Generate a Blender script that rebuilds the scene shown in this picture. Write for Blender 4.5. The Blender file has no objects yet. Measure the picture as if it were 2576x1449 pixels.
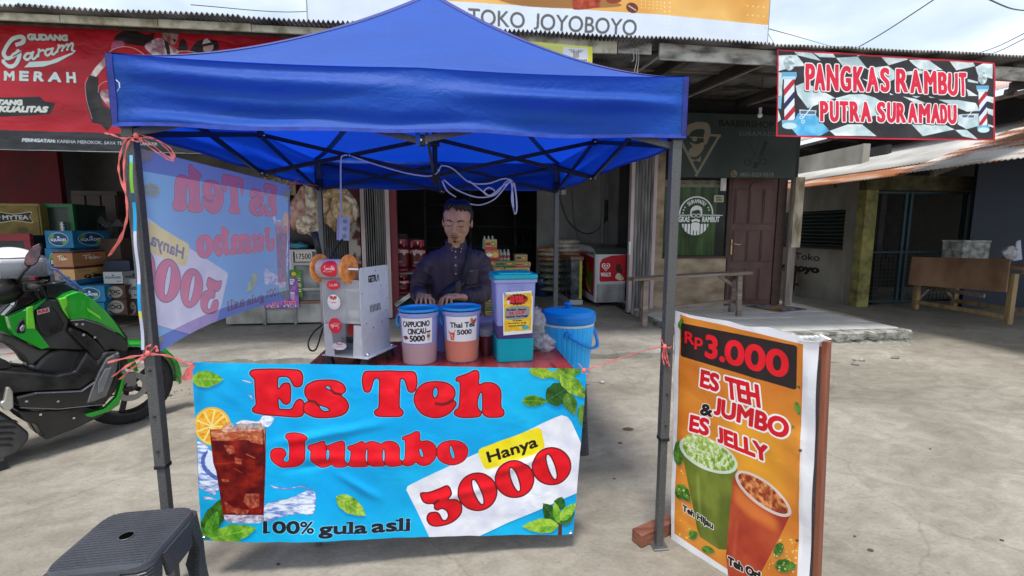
import bpy, bmesh, math, random
import numpy as np
from mathutils import Vector, Matrix
random.seed(7)
S = bpy.context.scene; COL = S.collection
# ---------------------------------------------------------------- camera
FPX, CPX, CPY, YAW, PIT, CAMH = 1160., 1288., 724.5, math.radians(6.7), math.radians(7.1), 1.42
cam = bpy.data.objects.new('camera', bpy.data.cameras.new('camera')); COL.objects.link(cam); S.camera = cam
cam.data.sensor_width = 36; cam.data.lens = FPX/2576*36; cam.data.clip_end = 600; cam.data.clip_start = .05
cam.location = (0, 0, CAMH); cam.rotation_euler = (math.radians(90)-PIT, 0, -YAW)
# ---------------------------------------------------------------- world: hazy overcast sky with some blue
W = bpy.data.worlds.new('World'); S.world = W; W.use_nodes = True
nt = W.node_tree; nt.nodes.clear(); N = nt.nodes.new; L = nt.links.new
wo = N('ShaderNodeOutputWorld'); bg = N('ShaderNodeBackground'); sky = N('ShaderNodeTexSky'); sky.sky_type = 'NISHITA'; sky.sun_disc = False
SUN_EL, SUN_AZ = math.radians(72), math.radians(200)
sky.sun_elevation = SUN_EL; sky.sun_rotation = SUN_AZ; sky.air_density = 1.2; sky.dust_density = 2.5
tc = N('ShaderNodeTexCoord'); mp = N('ShaderNodeMapping'); mp.inputs['Scale'].default_value = (1, 1, 2.6)
n1 = N('ShaderNodeTexNoise'); n1.inputs['Scale'].default_value = 2.1; n1.inputs['Detail'].default_value = 7; n1.inputs['Roughness'].default_value = .55
r1 = N('ShaderNodeValToRGB'); r1.color_ramp.elements[0].position = .40; r1.color_ramp.elements[1].position = .66
n2 = N('ShaderNodeTexNoise'); n2.inputs['Scale'].default_value = 4.5; n2.inputs['Detail'].default_value = 5
r2 = N('ShaderNodeValToRGB'); r2.color_ramp.elements[0].position = .35; r2.color_ramp.elements[1].position = .7
r2.color_ramp.elements[0].color = (4.3, 5.0, 5.9, 1); r2.color_ramp.elements[1].color = (7.5, 7.8, 8.0, 1)
mx = N('ShaderNodeMix'); mx.data_type = 'RGBA'
m2 = N('ShaderNodeMath'); m2.operation = 'MULTIPLY_ADD'; m2.inputs[1].default_value = .45; m2.inputs[2].default_value = .55
L(tc.outputs['Generated'], mp.inputs[0]); L(mp.outputs[0], n1.inputs[0]); L(mp.outputs[0], n2.inputs[0]); L(n1.outputs[0], r1.inputs[0]); L(n2.outputs[0], r2.inputs[0])
L(r1.outputs[0], m2.inputs[0]); L(m2.outputs[0], mx.inputs['Factor']); L(sky.outputs[0], mx.inputs['A']); L(r2.outputs[0], mx.inputs['B'])
L(mx.outputs['Result'], bg.inputs[0]); bg.inputs[1].default_value = .097; L(bg.outputs[0], wo.inputs[0])
sun = bpy.data.objects.new('sun', bpy.data.lights.new('sun', 'SUN')); COL.objects.link(sun)
sun.data.energy = 1.9; sun.data.angle = math.radians(11); sun.data.color = (1, .96, .9)
sun.rotation_euler = (math.radians(90)-SUN_EL, 0, math.radians(180)-SUN_AZ)
S.view_settings.view_transform = 'Standard'; S.view_settings.look = 'None'; S.view_settings.gamma = 1; S.view_settings.exposure = 1.05
S.view_settings.use_curve_mapping = False
S.cycles.max_bounces = 8; S.cycles.transparent_max_bounces = 12
# ---------------------------------------------------------------- flat print (lettering, posters): drawn into images made here, nothing is loaded
def _glyphs(s, cache={}):
    if s in cache: return cache[s]
    cu = bpy.data.curves.new('lettering', 'FONT'); cu.body = s; cu.resolution_u = 5
    ob = bpy.data.objects.new('lettering', cu); bpy.context.scene.collection.objects.link(ob)
    dg = bpy.context.evaluated_depsgraph_get(); me = ob.evaluated_get(dg).to_mesh()
    co = np.zeros(len(me.vertices)*3); me.vertices.foreach_get('co', co); co = co.reshape(-1, 3)[:, :2].copy()
    cnt = {}
    for p in me.polygons:
        for k in p.edge_keys: cnt[k] = cnt.get(k, 0)+1
    e = np.array([k for k, v in cnt.items() if v == 1], int)
    if 'J' in s and s.upper() == s and len(co):      # this face's capital J hangs under the line: set it on the line
        lab = list(range(len(co)))
        def fd(i):
            while lab[i] != i: lab[i] = lab[lab[i]]; i = lab[i]
            return i
        for a, b in e: lab[fd(int(a))] = fd(int(b))
        L = np.array([fd(i) for i in range(len(co))])
        for q in set(L.tolist()):
            m = L == q; y0, y1 = co[m, 1].min(), co[m, 1].max()
            if y0 < -.08 and y1 > .5: co[m, 1] = (co[m, 1]-y0)/(y1-y0)*y1; co[m, 0] += .03
    ob.evaluated_get(dg).to_mesh_clear(); bpy.data.objects.remove(ob); bpy.data.curves.remove(cu)
    cache[s] = (co, e); return cache[s]

def _cap(cache={}):
    if 'h' not in cache:
        co, e = _glyphs('H'); cache['h'] = float(co[:, 1].max())
    return cache['h']

def homog(src, dst):
    A = []
    for (x, y), (u, v) in zip(src, dst):
        A.append([x, y, 1, 0, 0, 0, -u*x, -u*y, -u]); A.append([0, 0, 0, x, y, 1, -v*x, -v*y, -v])
    return np.linalg.svd(np.array(A, float))[2][-1].reshape(3, 3)

def smooth_poly(pts, n=5):
    P = np.array(pts, float); N = len(P); out = []
    for i in range(N):
        a, b, c, d = P[i-1], P[i], P[(i+1) % N], P[(i+2) % N]
        for k in range(n):
            t = k/n
            out.append(.5*((2*b)+(-a+c)*t+(2*a-5*b+4*c-d)*t*t+(-a+3*b-3*c+d)*t**3))
    return np.array(out)

def fnoise(h, w, sx, sy=None, seed=0, octv=3):
    r = np.random.RandomState(seed); out = np.zeros((h, w), np.float32); amp = 1.; tot = 0
    sy = sy or sx
    for o in range(octv):
        gh, gw = max(2, int(h/sy)+2), max(2, int(w/sx)+2)
        g = r.rand(gh, gw).astype(np.float32)
        yy = np.linspace(0, gh-1.001, h); xx = np.linspace(0, gw-1.001, w)
        y0 = yy.astype(int); x0 = xx.astype(int); fy = (yy-y0)[:, None]; fx = (xx-x0)[None]
        fy = fy*fy*(3-2*fy); fx = fx*fx*(3-2*fx)
        v = (g[y0][:, x0]*(1-fy)+g[y0+1][:, x0]*fy)*(1-fx)+(g[y0][:, x0+1]*(1-fy)+g[y0+1][:, x0+1]*fy)*fx
        out += amp*v; tot += amp; amp *= .5; sx = max(1.5, sx/2); sy = max(1.5, sy/2)
    return out/tot

class Print:
    """A flat print: shapes are given in any coordinate frame (quad = its four corners TL TR BR BL) and drawn at w x h pixels."""
    def __init__(s, w, h, bg, quad=None, ss=2, clear=False):
        s.w, s.h, s.ss = w*ss, h*ss, ss
        s.a = np.empty((s.h, s.w, 3), np.float32); s.a[:] = bg
        s.clear = clear; s.al = np.full((s.h, s.w), 0. if clear else 1., np.float32)
        q = quad or [(0, 0), (w, 0), (w, h), (0, h)]
        s.H = homog(q, [(0, 0), (s.w, 0), (s.w, s.h), (0, s.h)])
        s.loc = (0, 0, 1.)
    def frame(s, ox, oy, k): s.loc = (ox, oy, k)       # following points are (x, y) -> (ox + k x, oy + k y)
    def T(s, pts):
        p = np.array(pts, float).reshape(-1, 2)*s.loc[2]+np.array(s.loc[:2])
        q = np.c_[p, np.ones(len(p))] @ s.H.T
        return q[:, :2]/q[:, 2:]
    def _fill(s, seg):                                   # seg: n x 4 in pixels -> (mask, x0, y0)
        x0 = int(max(0, math.floor(seg[:, [0, 2]].min())-2)); x1 = int(min(s.w, math.ceil(seg[:, [0, 2]].max())+3))
        y0 = int(max(0, math.floor(seg[:, [1, 3]].min())-2)); y1 = int(min(s.h, math.ceil(seg[:, [1, 3]].max())+3))
        if x1 <= x0 or y1 <= y0: return np.zeros((1, 1), np.float32), 0, 0
        m = np.zeros((y1-y0, x1-x0+1), np.int32)
        for ax, ay, bx, by in seg:
            if ay == by: continue
            if ay > by: ax, ay, bx, by = bx, by, ax, ay
            r0 = max(y0, math.ceil(ay-.5)); r1 = min(y1-1, math.ceil(by-.5)-1)
            if r1 < r0: continue
            rr = np.arange(r0, r1+1); xs = ax+(rr+.5-ay)*(bx-ax)/(by-ay)
            xi = np.clip(np.ceil(xs-.5).astype(int)-x0, 0, x1-x0)
            np.add.at(m, (rr-y0, xi), 1)
        return (np.cumsum(m, 1)[:, :-1] % 2).astype(np.float32), x0, y0
    def _segs(s, P):
        return np.c_[P, np.roll(P, -1, 0)]
    def poly(s, pts, holes=(), smooth=False):
        f = (lambda p: smooth_poly(p)) if smooth else (lambda p: np.array(p, float))
        seg = [s._segs(s.T(f(pts)))]+[s._segs(s.T(f(h))) for h in holes]
        return s._fill(np.concatenate(seg))
    def ell(s, cx, cy, rx, ry, rot=0, n=40):
        t = np.linspace(0, 2*math.pi, n, endpoint=False); c, q = math.cos(rot), math.sin(rot)
        X, Y = rx*np.cos(t), ry*np.sin(t)
        return np.c_[cx+X*c-Y*q, cy+X*q+Y*c]
    def line(s, pts, wd):
        """open polyline of width wd (in the current frame's units)"""
        P = np.array(pts, float); ms = []
        for a, b in zip(P[:-1], P[1:]):
            d = b-a; L = np.hypot(*d) or 1; n = np.array([-d[1], d[0]])/L*wd/2; e = d/L*wd*.25
            ms.append(s.poly([a+n-e, b+n+e, b-n+e, a-n-e]))
        X0 = min(m[1] for m in ms); Y0 = min(m[2] for m in ms)
        X1 = max(m[1]+m[0].shape[1] for m in ms); Y1 = max(m[2]+m[0].shape[0] for m in ms)
        M = np.zeros((Y1-Y0, X1-X0), np.float32)
        for m, x, y in ms:
            v = M[y-Y0:y-Y0+m.shape[0], x-X0:x-X0+m.shape[1]]; np.maximum(v, m, out=v)
        return M, X0, Y0
    def clip(s, m, k):
        """mask m inside mask k"""
        a, x, y = m; b, u, v = k; o = np.zeros_like(a)
        x0, y0 = max(x, u), max(y, v); x1, y1 = min(x+a.shape[1], u+b.shape[1]), min(y+a.shape[0], v+b.shape[0])
        if x1 > x0 and y1 > y0: o[y0-y:y1-y, x0-x:x1-x] = a[y0-y:y1-y, x0-x:x1-x]*b[y0-v:y1-v, x0-u:x1-u]
        return o, x, y
    def text(s, body, p0, p1, top, slant=0.):
        co, e = _glyphs(body)
        a, b, t = s.T([p0, p1, top])
        x0, x1 = co[:, 0].min(), co[:, 0].max()
        ux = (b-a)/(x1-x0); uy = (t-a)/_cap()
        P = a+np.outer(co[:, 0]-x0+slant*co[:, 1], ux)+np.outer(co[:, 1], uy)
        return s._fill(np.c_[P[e[:, 0]], P[e[:, 1]]])
    def grow(s, m, r):
        a, x0, y0 = m; r = r*s.ss; n = int(round(r))
        if n == 0: return m
        if n < 0:
            a = np.pad(1-a, 1, constant_values=1)
            k = -n
        else:
            a = np.pad(a, n+1); x0 -= n+1; y0 -= n+1; k = n
        for i in range(k):
            b = a.copy()
            b[1:] = np.maximum(b[1:], a[:-1]); b[:-1] = np.maximum(b[:-1], a[1:])
            c = b if i % 2 else b
            d = c.copy()
            d[:, 1:] = np.maximum(d[:, 1:], (c if i % 2 else a)[:, :-1]); d[:, :-1] = np.maximum(d[:, :-1], (c if i % 2 else a)[:, 1:])
            a = d
        if n < 0: a = 1-a[1:-1, 1:-1]
        return a, x0, y0
    def soft(s, m, r):
        a, x0, y0 = m; r = max(1, int(r*s.ss)); a = np.pad(a, 2*r); x0 -= 2*r; y0 -= 2*r
        for _ in range(2):
            for ax in (0, 1):
                c = np.cumsum(a, ax); a = (np.roll(c, -r, ax)-np.roll(c, r+1, ax))/(2*r+1)
                a = np.clip(a, 0, 1)
        return a, x0, y0
    def put(s, m, col, alpha=1., tex=None):
        a, x0, y0 = m; h, w = a.shape
        cx0, cy0 = max(0, -x0), max(0, -y0); cx1, cy1 = min(w, s.w-x0), min(h, s.h-y0)
        if cx1 <= cx0 or cy1 <= cy0: return
        a = a[cy0:cy1, cx0:cx1, None]*alpha; X, Y = x0+cx0, y0+cy0
        reg = s.a[Y:Y+a.shape[0], X:X+a.shape[1]]
        c = np.array(col, np.float32)
        if tex is not None: c = tex(X, Y, a.shape[1], a.shape[0])
        reg[:] = reg*(1-a)+c*a
        if s.clear:
            ra = s.al[Y:Y+a.shape[0], X:X+a.shape[1]]; ra[:] = ra*(1-a[..., 0])+a[..., 0]
    def ntex(s, c1, c2, sx=20, sy=None, seed=0, lo=.3, hi=.7, octv=3):
        def f(X, Y, w, h):
            n = np.clip((fnoise(h, w, sx*s.ss, (sy or sx)*s.ss, seed, octv)-lo)/(hi-lo), 0, 1)[..., None]
            return np.array(c1, np.float32)*(1-n)+np.array(c2, np.float32)*n
        return f
    def out(s):
        q = s.ss; return s.a.reshape(s.h//q, q, s.w//q, q, 3).mean((1, 3))
    def image(s, name):
        a = s.out(); h, w = a.shape[:2]
        im = bpy.data.images.new(name, w, h)
        px = np.ones((h, w, 4), np.float32); px[..., :3] = np.clip(a, 0, 1)[::-1]
        q = s.ss; px[..., 3] = s.al.reshape(s.h//q, q, s.w//q, q).mean((1, 3))[::-1]
        im.pixels.foreach_set(px.ravel()); im.update(); im.pack(); return im

RED = (.90, .06, .13); MAROON = (.45, .10, .13); CYAN = (.0, .68, .93)
def rrect(x0, y0, x1, y1, r, n=5):
    out = []
    for cx, cy, a0 in ((x1-r, y0+r, -90), (x1-r, y1-r, 0), (x0+r, y1-r, 90), (x0+r, y0+r, 180)):
        for k in range(n+1):
            a = math.radians(a0+90*k/n); out.append((cx+r*math.cos(a), cy+r*math.sin(a)))
    return out

def leaf(c, a, b, wd, dark=(.16, .36, .10), lite=(.55, .75, .20), seed=1, bend=.0):
    a, b = np.array(a, float), np.array(b, float); d = b-a; n = np.array([-d[1], d[0]])/np.hypot(*d)
    t = np.linspace(0, 1, 14); w = wd*np.sin(np.pi*t**.8)**.8/2
    w = w*(1+.06*np.sin(t*60)); mid = a+np.outer(t, d)+np.outer(bend*wd*np.sin(np.pi*t), n)
    P = np.r_[mid+w[:, None]*n, (mid-w[:, None]*n)[::-1]]
    c.put(c.soft(c.poly(P+np.array([wd*.03, wd*.16])), 5), (.0, .25, .5), .35)
    K = c.poly(P); c.put(K, dark, tex=c.ntex(dark, lite, 26, seed=seed, lo=.22, hi=.72))
    c.put(c.line(mid, wd*.035), tuple(.8*v+.2 for v in lite), .8)
    for k in range(2, 12, 2):
        for sg in (1, -1):
            c.put(c.clip(c.line([mid[k], mid[min(13, k+2)]+sg*w[k]*.85*n], wd*.02), K), tuple(v*.6 for v in dark), .6)

GL = dict(
 E=((960, 1440, 440/2576), [(90,150),(150,85),(300,62),(650,55),(1000,70),(1180,90),(1260,140),(1300,230),(1305,330),(1290,430),(1240,490),(1170,508),(1090,480),(1040,400),(1000,320),(940,270),(870,262),(780,268),(750,300),(745,400),(750,510),(800,440),(850,395),(930,380),(1000,400),(1030,470),(1038,600),(1035,800),(1000,870),(930,905),(850,880),(790,810),(755,780),(760,900),(770,975),(810,992),(1000,988),(1060,950),(1100,860),(1150,790),(1220,755),(1290,780),(1335,840),(1345,960),(1335,1100),(1270,1170),(1150,1190),(950,1185),(600,1160),(350,1130),(200,1090),(150,1030),(160,970),(210,920),(230,850),(212,600),(205,400),(190,310),(120,240),(90,190)], [], []),
 s=((960, 1440, 440/2576), [(1405,800),(1340,700),(1320,590),(1350,470),(1450,390),(1600,335),(1850,318),(2050,335),(2200,400),(2275,500),(2275,600),(2190,680),(2280,760),(2340,870),(2350,970),(2300,1080),(2200,1150),(2000,1200),(1750,1215),(1550,1190),(1420,1130),(1340,1080),(1300,1000),(1320,880),(1370,830)], [[(1815,495),(1860,482),(1895,500),(1915,550),(1860,535)], [(1685,937),(1760,955),(1850,990),(1880,1030),(1800,1040),(1730,1010)]], [[(1905,545),(2020,640),(2180,670)], [(1415,810),(1560,830),(1685,950)]]),
 T=((1400, 1440, 600/2576), [(40,240),(60,140),(110,92),(300,82),(700,85),(900,95),(960,140),(985,240),(978,360),(940,440),(880,468),(820,440),(790,360),(760,260),(720,232),(700,270),(690,500),(690,690),(730,740),(755,790),(740,840),(680,875),(500,880),(330,870),(265,840),(248,790),(270,745),(320,700),(325,500),(328,280),(310,232),(270,235),(240,290),(215,390),(180,450),(130,465),(75,430),(50,340)], [], []),
 e=((1400, 1440, 600/2576), [(915,600),(930,480),(985,380),(1080,300),(1200,270),(1350,268),(1480,290),(1580,350),(1630,430),(1632,520),(1605,585),(1645,620),(1650,680),(1600,760),(1520,840),(1400,890),(1280,905),(1150,880),(1040,820),(960,720)], [[(1290,385),(1318,430),(1315,500),(1275,550),(1255,500),(1260,430)]], [[(1290,650),(1400,672),(1500,650),(1600,590)]]),
 h=((1400, 1440, 600/2576), [(1625,240),(1650,195),(1720,165),(1850,120),(1930,80),(1990,75),(2035,110),(2045,200),(2040,310),(2130,285),(2250,285),(2350,330),(2410,410),(2425,500),(2425,700),(2470,760),(2475,830),(2440,875),(2350,895),(2200,895),(2120,860),(2090,820),(2060,870),(1980,895),(1800,905),(1680,890),(1610,850),(1600,800),(1630,755),(1675,715),(1690,600),(1695,310),(1640,280)], [[(2068,470),(2080,560),(2080,770),(2025,710),(2025,580)]], [[(2078,760),(2090,840)]]),
 J=((1040, 1680, 420/2576), [(110,640),(130,560),(210,500),(330,485),(430,510),(500,590),(505,660),(450,740),(445,790),(490,815),(545,790),(560,700),(545,340),(480,270),(465,190),(530,140),(700,125),(880,150),(990,195),(1020,240),(1000,285),(950,340),(955,700),(930,800),(850,890),(720,955),(560,970),(380,965),(220,870),(130,770)], [], []),
 u=((1040, 1680, 420/2576), [(990,470),(1030,420),(1200,370),(1350,325),(1410,350),(1440,430),(1600,385),(1760,335),(1830,340),(1880,400),(1890,600),(1895,780),(1950,850),(1940,930),(1850,970),(1700,970),(1620,950),(1570,910),(1480,950),(1380,975),(1270,965),(1150,900),(1080,800),(1065,700),(1065,570),(1010,530)], [[(1455,560),(1505,570),(1505,720),(1475,785),(1455,740)]], [[(1435,430),(1435,540)], [(1950,850),(1945,930)]]),
 m=((1440, 1680, 420/2576), [(-528,510),(-500,460),(-400,430),(-280,385),(-200,340),(-140,345),(-100,390),(0,350),(80,345),(200,370),(285,410),(360,365),(480,345),(600,370),(690,430),(740,540),(745,770),(795,820),(800,920),(750,955),(600,970),(480,965),(405,925),(350,960),(220,970),(90,965),(0,925),(-60,965),(-250,975),(-400,970),(-490,930),(-500,870),(-455,780),(-450,600),(-500,560)], [[(-53,540),(-45,650),(-45,830),(-70,740),(-68,600)], [(352,550),(370,640),(368,805),(338,780),(335,620)]], [[(-45,820),(0,930)], [(360,800),(405,930)]]),
 b=((1440, 1680, 420/2576), [(780,300),(800,260),(870,230),(1000,180),(1110,125),(1190,130),(1235,200),(1240,350),(1400,345),(1520,390),(1600,470),(1630,560),(1625,740),(1560,850),(1450,940),(1330,970),(1220,945),(1125,885),(1050,940),(920,970),(820,940),(790,890),(800,820),(850,750),(855,380),(800,350)], [[(1222,550),(1260,590),(1295,680),(1290,745),(1240,700),(1218,620)]], []),
 o=((1440, 1680, 420/2576), [(1620,640),(1640,520),(1740,410),(1880,360),(2030,340),(2180,365),(2310,430),(2390,530),(2405,640),(2370,770),(2270,880),(2120,945),(1970,960),(1820,925),(1700,850),(1640,760)], [[(1965,490),(2010,560),(2055,700),(2050,800),(2000,740),(1960,620)]], []),
)
def esteh_print():
    c = Print(1560, 720, CYAN, [(756, 1426), (2310, 1454), (2258, 2109), (799, 2124)])
    bg = c.ntex((.0, .66, .92), (.06, .74, .96), 300, 200, seed=3); c.a[:] = bg(0, 0, c.w, c.h)
    K = (740, 1440, 500/1035)                       # frame of the left part
    # water
    c.frame(*K)
    def water(P, seed):
        m = c.poly(P, smooth=True); c.put(m, (.8, .87, .97), tex=c.ntex((.42, .53, .82), (.93, .96, 1.), 30, 8, seed=seed, lo=.28, hi=.62, octv=4))
        e = c.grow(m, -1.5); a = m[0].copy(); a -= e[0]; c.put((np.clip(a, 0, 1), m[1], m[2]), (.25, .33, .62), .7)
    water([(60,640),(150,650),(230,760),(260,1000),(150,990),(80,900)], 4)
    m = c.poly([(150,700),(110,760),(130,850),(200,910),(240,930),(240,900),(160,840),(140,770),(165,700)], smooth=True); c.put(m, (.25, .35, .68), .8)
    m = c.poly([(160,720),(200,700),(230,800),(235,890),(170,840),(145,780)], smooth=True); c.put(m, (.9, .94, 1.), .9)
    water([(90,960),(180,980),(240,1020),(210,1050),(110,1000)], 5)
    water([(130,1060),(200,1065),(250,1085),(150,1085)], 6)
    water([(620,1120),(720,1080),(820,1060),(1008,1000),(1012,1185),(900,1190),(760,1210),(620,1250)], 7)
    water([(655,950),(700,965),(800,985),(900,965),(990,990),(880,980),(800,1000),(700,985)], 8)
    water([(380,470),(450,440),(560,450),(600,405),(690,425),(640,500),(560,470),(470,480)], 9)
    water([(420,115),(480,118),(520,145),(470,135)], 10); water([(470,232),(505,240),(525,290),(490,250)], 11)
    # orange slice
    c.put(c.poly(c.ell(200, 495, 148, 158)), (.95, .72, .22)); c.put(c.poly(c.ell(198, 497, 134, 144)), (.98, .88, .55))
    for k in range(9):
        a0, a1 = math.radians(k*40+4), math.radians(k*40+36)
        c.put(c.poly([(195+18*math.cos((a0+a1)/2), 495+18*math.sin((a0+a1)/2)), (195+126*math.cos(a0), 495+134*math.sin(a0)), (195+129*math.cos((a0+a1)/2), 495+138*math.sin((a0+a1)/2)), (195+126*math.cos(a1), 495+134*math.sin(a1))]), (0, 0, 0), tex=c.ntex((.90, .58, .08), (.99, .78, .25), 7, seed=k))
    # leaves under the glass
    leaf(c, (120, 1390), (330, 1050), 150, (.10, .30, .08), (.28, .52, .14), 21); 
    # glass of tea
    G = [(180,520),(622,510),(625,800),(615,1240),(580,1262),(330,1268),(296,1240),(235,860),(210,790),(195,680)]
    c.put(c.poly(G), (.42, .10, .07), tex=c.ntex((.33, .04, .05), (.58, .13, .09), 34, 30, seed=31, lo=.25, hi=.75, octv=3))
    c.put(c.poly([(184,525),(620,515),(610,640),(460,600),(360,612),(200,610)]), (.7, .35, .2), .8, tex=c.ntex((.62, .25, .12), (.90, .62, .42), 30, 14, seed=33))
    for k, P in enumerate([[(270,510),(330,455),(380,500),(420,460),(520,490),(580,455),(610,510),(600,540),(420,545),(300,560)], [(290,560),(430,560),(360,615)], [(470,560),(605,570),(600,640),(500,620)], [(290,640),(370,650),(380,710),(330,720)], [(380,740),(440,760),(430,800),(385,790)], [(470,1030),(580,1025),(580,1130),(500,1150),(450,1090)], [(300,1100),(350,1130),(420,1180),(320,1190)], [(380,1150),(500,1160),(480,1200),(390,1195)], [(270,920),(330,915),(340,940),(290,945)], [(210,560),(280,540),(300,590),(240,610)]]):
        c.put(c.poly(P), (0, 0, 0), .55, tex=c.ntex((.70, .26, .16), (.93, .68, .52), 10, seed=40+k))
    c.put(c.poly([(280,500),(340,460),(400,480),(500,465),(600,470),(605,520),(500,530),(300,540)], smooth=True), (0, 0, 0), .6, tex=c.ntex((.75, .45, .38), (.97, .86, .84), 9, seed=52, octv=4))
    c.put(c.line([(186,545),(300,560)], 4), (.95, .8, .75), .7); c.put(c.line([(600,520),(612,800),(604,1190)], 9), (.30, .06, .08), .8)
    c.put(c.line([(470,715),(540,745)], 8), (.85, .6, .4), .6); c.put(c.line([(215,800),(440,780)], 4), (.8, .4, .35), .5); c.put(c.line([(370,830),(440,870)], 5), (.8, .45, .3), .5)
    c.put(c.poly([(295,1205),(615,1195),(612,1245),(580,1262),(330,1268),(300,1240)]), (0, 0, 0), tex=c.ntex((.60, .55, .68), (.93, .92, .97), 14, 8, seed=55))
    leaf(c, (170, 1400), (245, 1180), 110, (.22, .50, .12), (.45, .72, .20), 22)
    leaf(c, (190, 1400), (560, 1300), 140, (.30, .58, .14), (.58, .80, .24), 23); c.put(c.line([(105,1410),(175,1395)], 10), (.2,.4,.1), .8)
    leaf(c, (105, 1300), (165, 1405), 40, (.15, .40, .10), (.3, .6, .2), 24)
    leaf(c, (30, 110), (285, 110), 140, (.32, .58, .12), (.66, .84, .28), 25)
    # middle leaf
    c.frame(700, 1380, 1700/2576); leaf(c, (930, 860), (1105, 980), 95, (.35, .55, .14), (.70, .84, .32), 26)
    # right leaves
    c.frame(2000, 1430, 340/704)
    leaf(c, (150,60),(400,110), 90, (.25,.48,.10),(.62,.75,.22),27); leaf(c, (340,110),(600,60), 110, (.20,.42,.10),(.50,.68,.20),28)
    leaf(c, (300,320),(520,180), 190, (.12,.30,.10),(.20,.40,.16),29); leaf(c, (410,100),(650,290), 130, (.30,.50,.12),(.66,.80,.28),30)
    leaf(c, (95,310),(310,320), 95, (.24,.46,.10),(.50,.70,.20),31); leaf(c, (470,250),(540,430), 110, (.20,.40,.12),(.42,.60,.24),32)
    leaf(c, (600,340),(600,520), 80, (.22,.42,.14),(.45,.62,.25),33)
    # white card
    c.frame(700, 1380, 1700/2576)
    card = [(1343,835),(1350,812),(1375,798),(2240,408),(2285,393),(2320,402),(2345,430),(2420,590),(2400,850),(1790,1108),(1760,1140),(1490,1140),(1475,1100)]
    c.put(c.soft(c.poly([(x+4, y+6) for x, y in card]), 3), (0, .3, .5), .3)
    c.put(c.poly(card), (.90, .91, .97), tex=c.ntex((.87, .88, .95), (.95, .96, .99), 60, seed=60))
    # bottom right sprig
    c.frame(2000, 1430, 340/704)
    leaf(c, (415,1330),(280,1150), 130, (.10,.28,.10),(.20,.42,.14),35); leaf(c, (400,1200),(440,1100), 100, (.12,.32,.12),(.24,.48,.16),36)
    leaf(c, (420,1320),(540,1200), 110, (.14,.34,.10),(.30,.52,.16),39)
    leaf(c, (415,1330),(105,1340), 120, (.42,.66,.16),(.70,.86,.30),37); leaf(c, (415,1310),(375,1140), 70, (.35,.60,.14),(.62,.82,.26),38); leaf(c, (420,1290),(555,1150), 90, (.40,.66,.16),(.68,.86,.30),40)
    c.put(c.poly([(410,1320),(440,1320),(440,1410),(405,1410)]), (.35, .20, .14))
    # words
    hal = (.80, .93, .99)
    todo = []
    for ch in 'EsTehJumbo':
        fr, P, holes, dk = GL[ch]; c.frame(*fr)
        todo.append((c.poly(P, holes, smooth=True), [c.line(d, 60 if ch in 's' else (50 if ch == 'e' else 32)) for d in dk], 5 if ch in 'EsTeh' else 3.6))
    for m, dk, w in todo: c.put(c.grow(m, 1.6), hal, .75)
    for m, dk, w in todo:
        c.put(m, MAROON)
        c.put(c.grow(m, -w), RED, tex=c.ntex((.86, .03, .12), (.97, .12, .18), 90, 60, seed=70))
    for m, dk, w in todo:
        for d in dk: c.put(c.clip(d, m), MAROON)
    c.frame(700, 1380, 1700/2576)
    c.put(c.poly([(1775,625),(1780,598),(1800,585),(2115,470),(2145,468),(2163,485),(2182,580),(2178,600),(2160,612),(1845,714),(1822,714),(1808,700)]), (.97, .90, .10), tex=c.ntex((.95, .87, .08), (.99, .93, .2), 60, seed=62))
    m = c.text('Hanya', (1842, 674), (2140, 578), (1825, 614)); c.put(c.grow(m, 2), (.13, .09, .08))
    c.frame(1600, 1720, 700/2576)
    P3 = [(145,850),(170,815),(280,810),(420,760),(530,715),(580,735),(615,810),(610,850),(575,905),(680,910),(750,970),(770,1040),(755,1130),(680,1220),(560,1280),(400,1310),(300,1290),(250,1230),(245,1160),(290,1105),(390,1095),(440,1130),(485,1205),(530,1205),(555,1150),(530,1090),(470,1060),(400,1080),(350,1050),(345,990),(250,985),(180,940)]
    ms = [c.poly(P3, smooth=True)]
    for (cx, cy), a, b in (((992, 812), (925, 645), (1067, 985)), ((1540, 627), (1480, 455), (1607, 800)), ((2090, 445), (2028, 275), (2152, 627))):
        a, b = np.array(a), np.array(b); mid = (a+b)/2; L = np.hypot(*(b-a))/2
        ms.append(c.poly(c.ell(cx, cy, 298, 279), [c.ell(mid[0], mid[1], L, 44, math.atan2(*(b-a)[::-1]))]))
    for m in ms: c.put(c.grow(m, 1.5), (.97, .97, 1.), .9)
    for m in ms:
        c.put(m, MAROON); c.put(c.grow(m, -6.0), RED, tex=c.ntex((.84, .03, .10), (.93, .08, .15), 90, 60, seed=71))
    c.put(c.line([(345,985),(420,925)], 34), MAROON)
    c.frame(1000, 2020, 640/2576)
    for s_, a, b, t in (('100', (150,268),(695,268),(150,95)), ('%', (715,270),(918,270),(715,100)), ('gula', (1005,288),(1740,290),(1005,120)), ('asli', (1825,285),(2415,275),(1825,98))):
        m = c.text(s_, a, b, t); c.put(c.grow(m, 5), hal, .7); c.put(c.grow(m, 2.8 if s_ != '%' else 1.4), (.10, .14, .20))
    for x, y in ((155,262),(1440,290),(1540,290),(2215,278),(2330,278),(2210,120),(1440,130)):
        c.put(c.poly([(x-5,y-12),(x+80,y-12),(x+85,y+8),(x-10,y+8)], smooth=True), (.10, .14, .20))
    c.frame(0, 0, 1)
    return c
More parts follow.
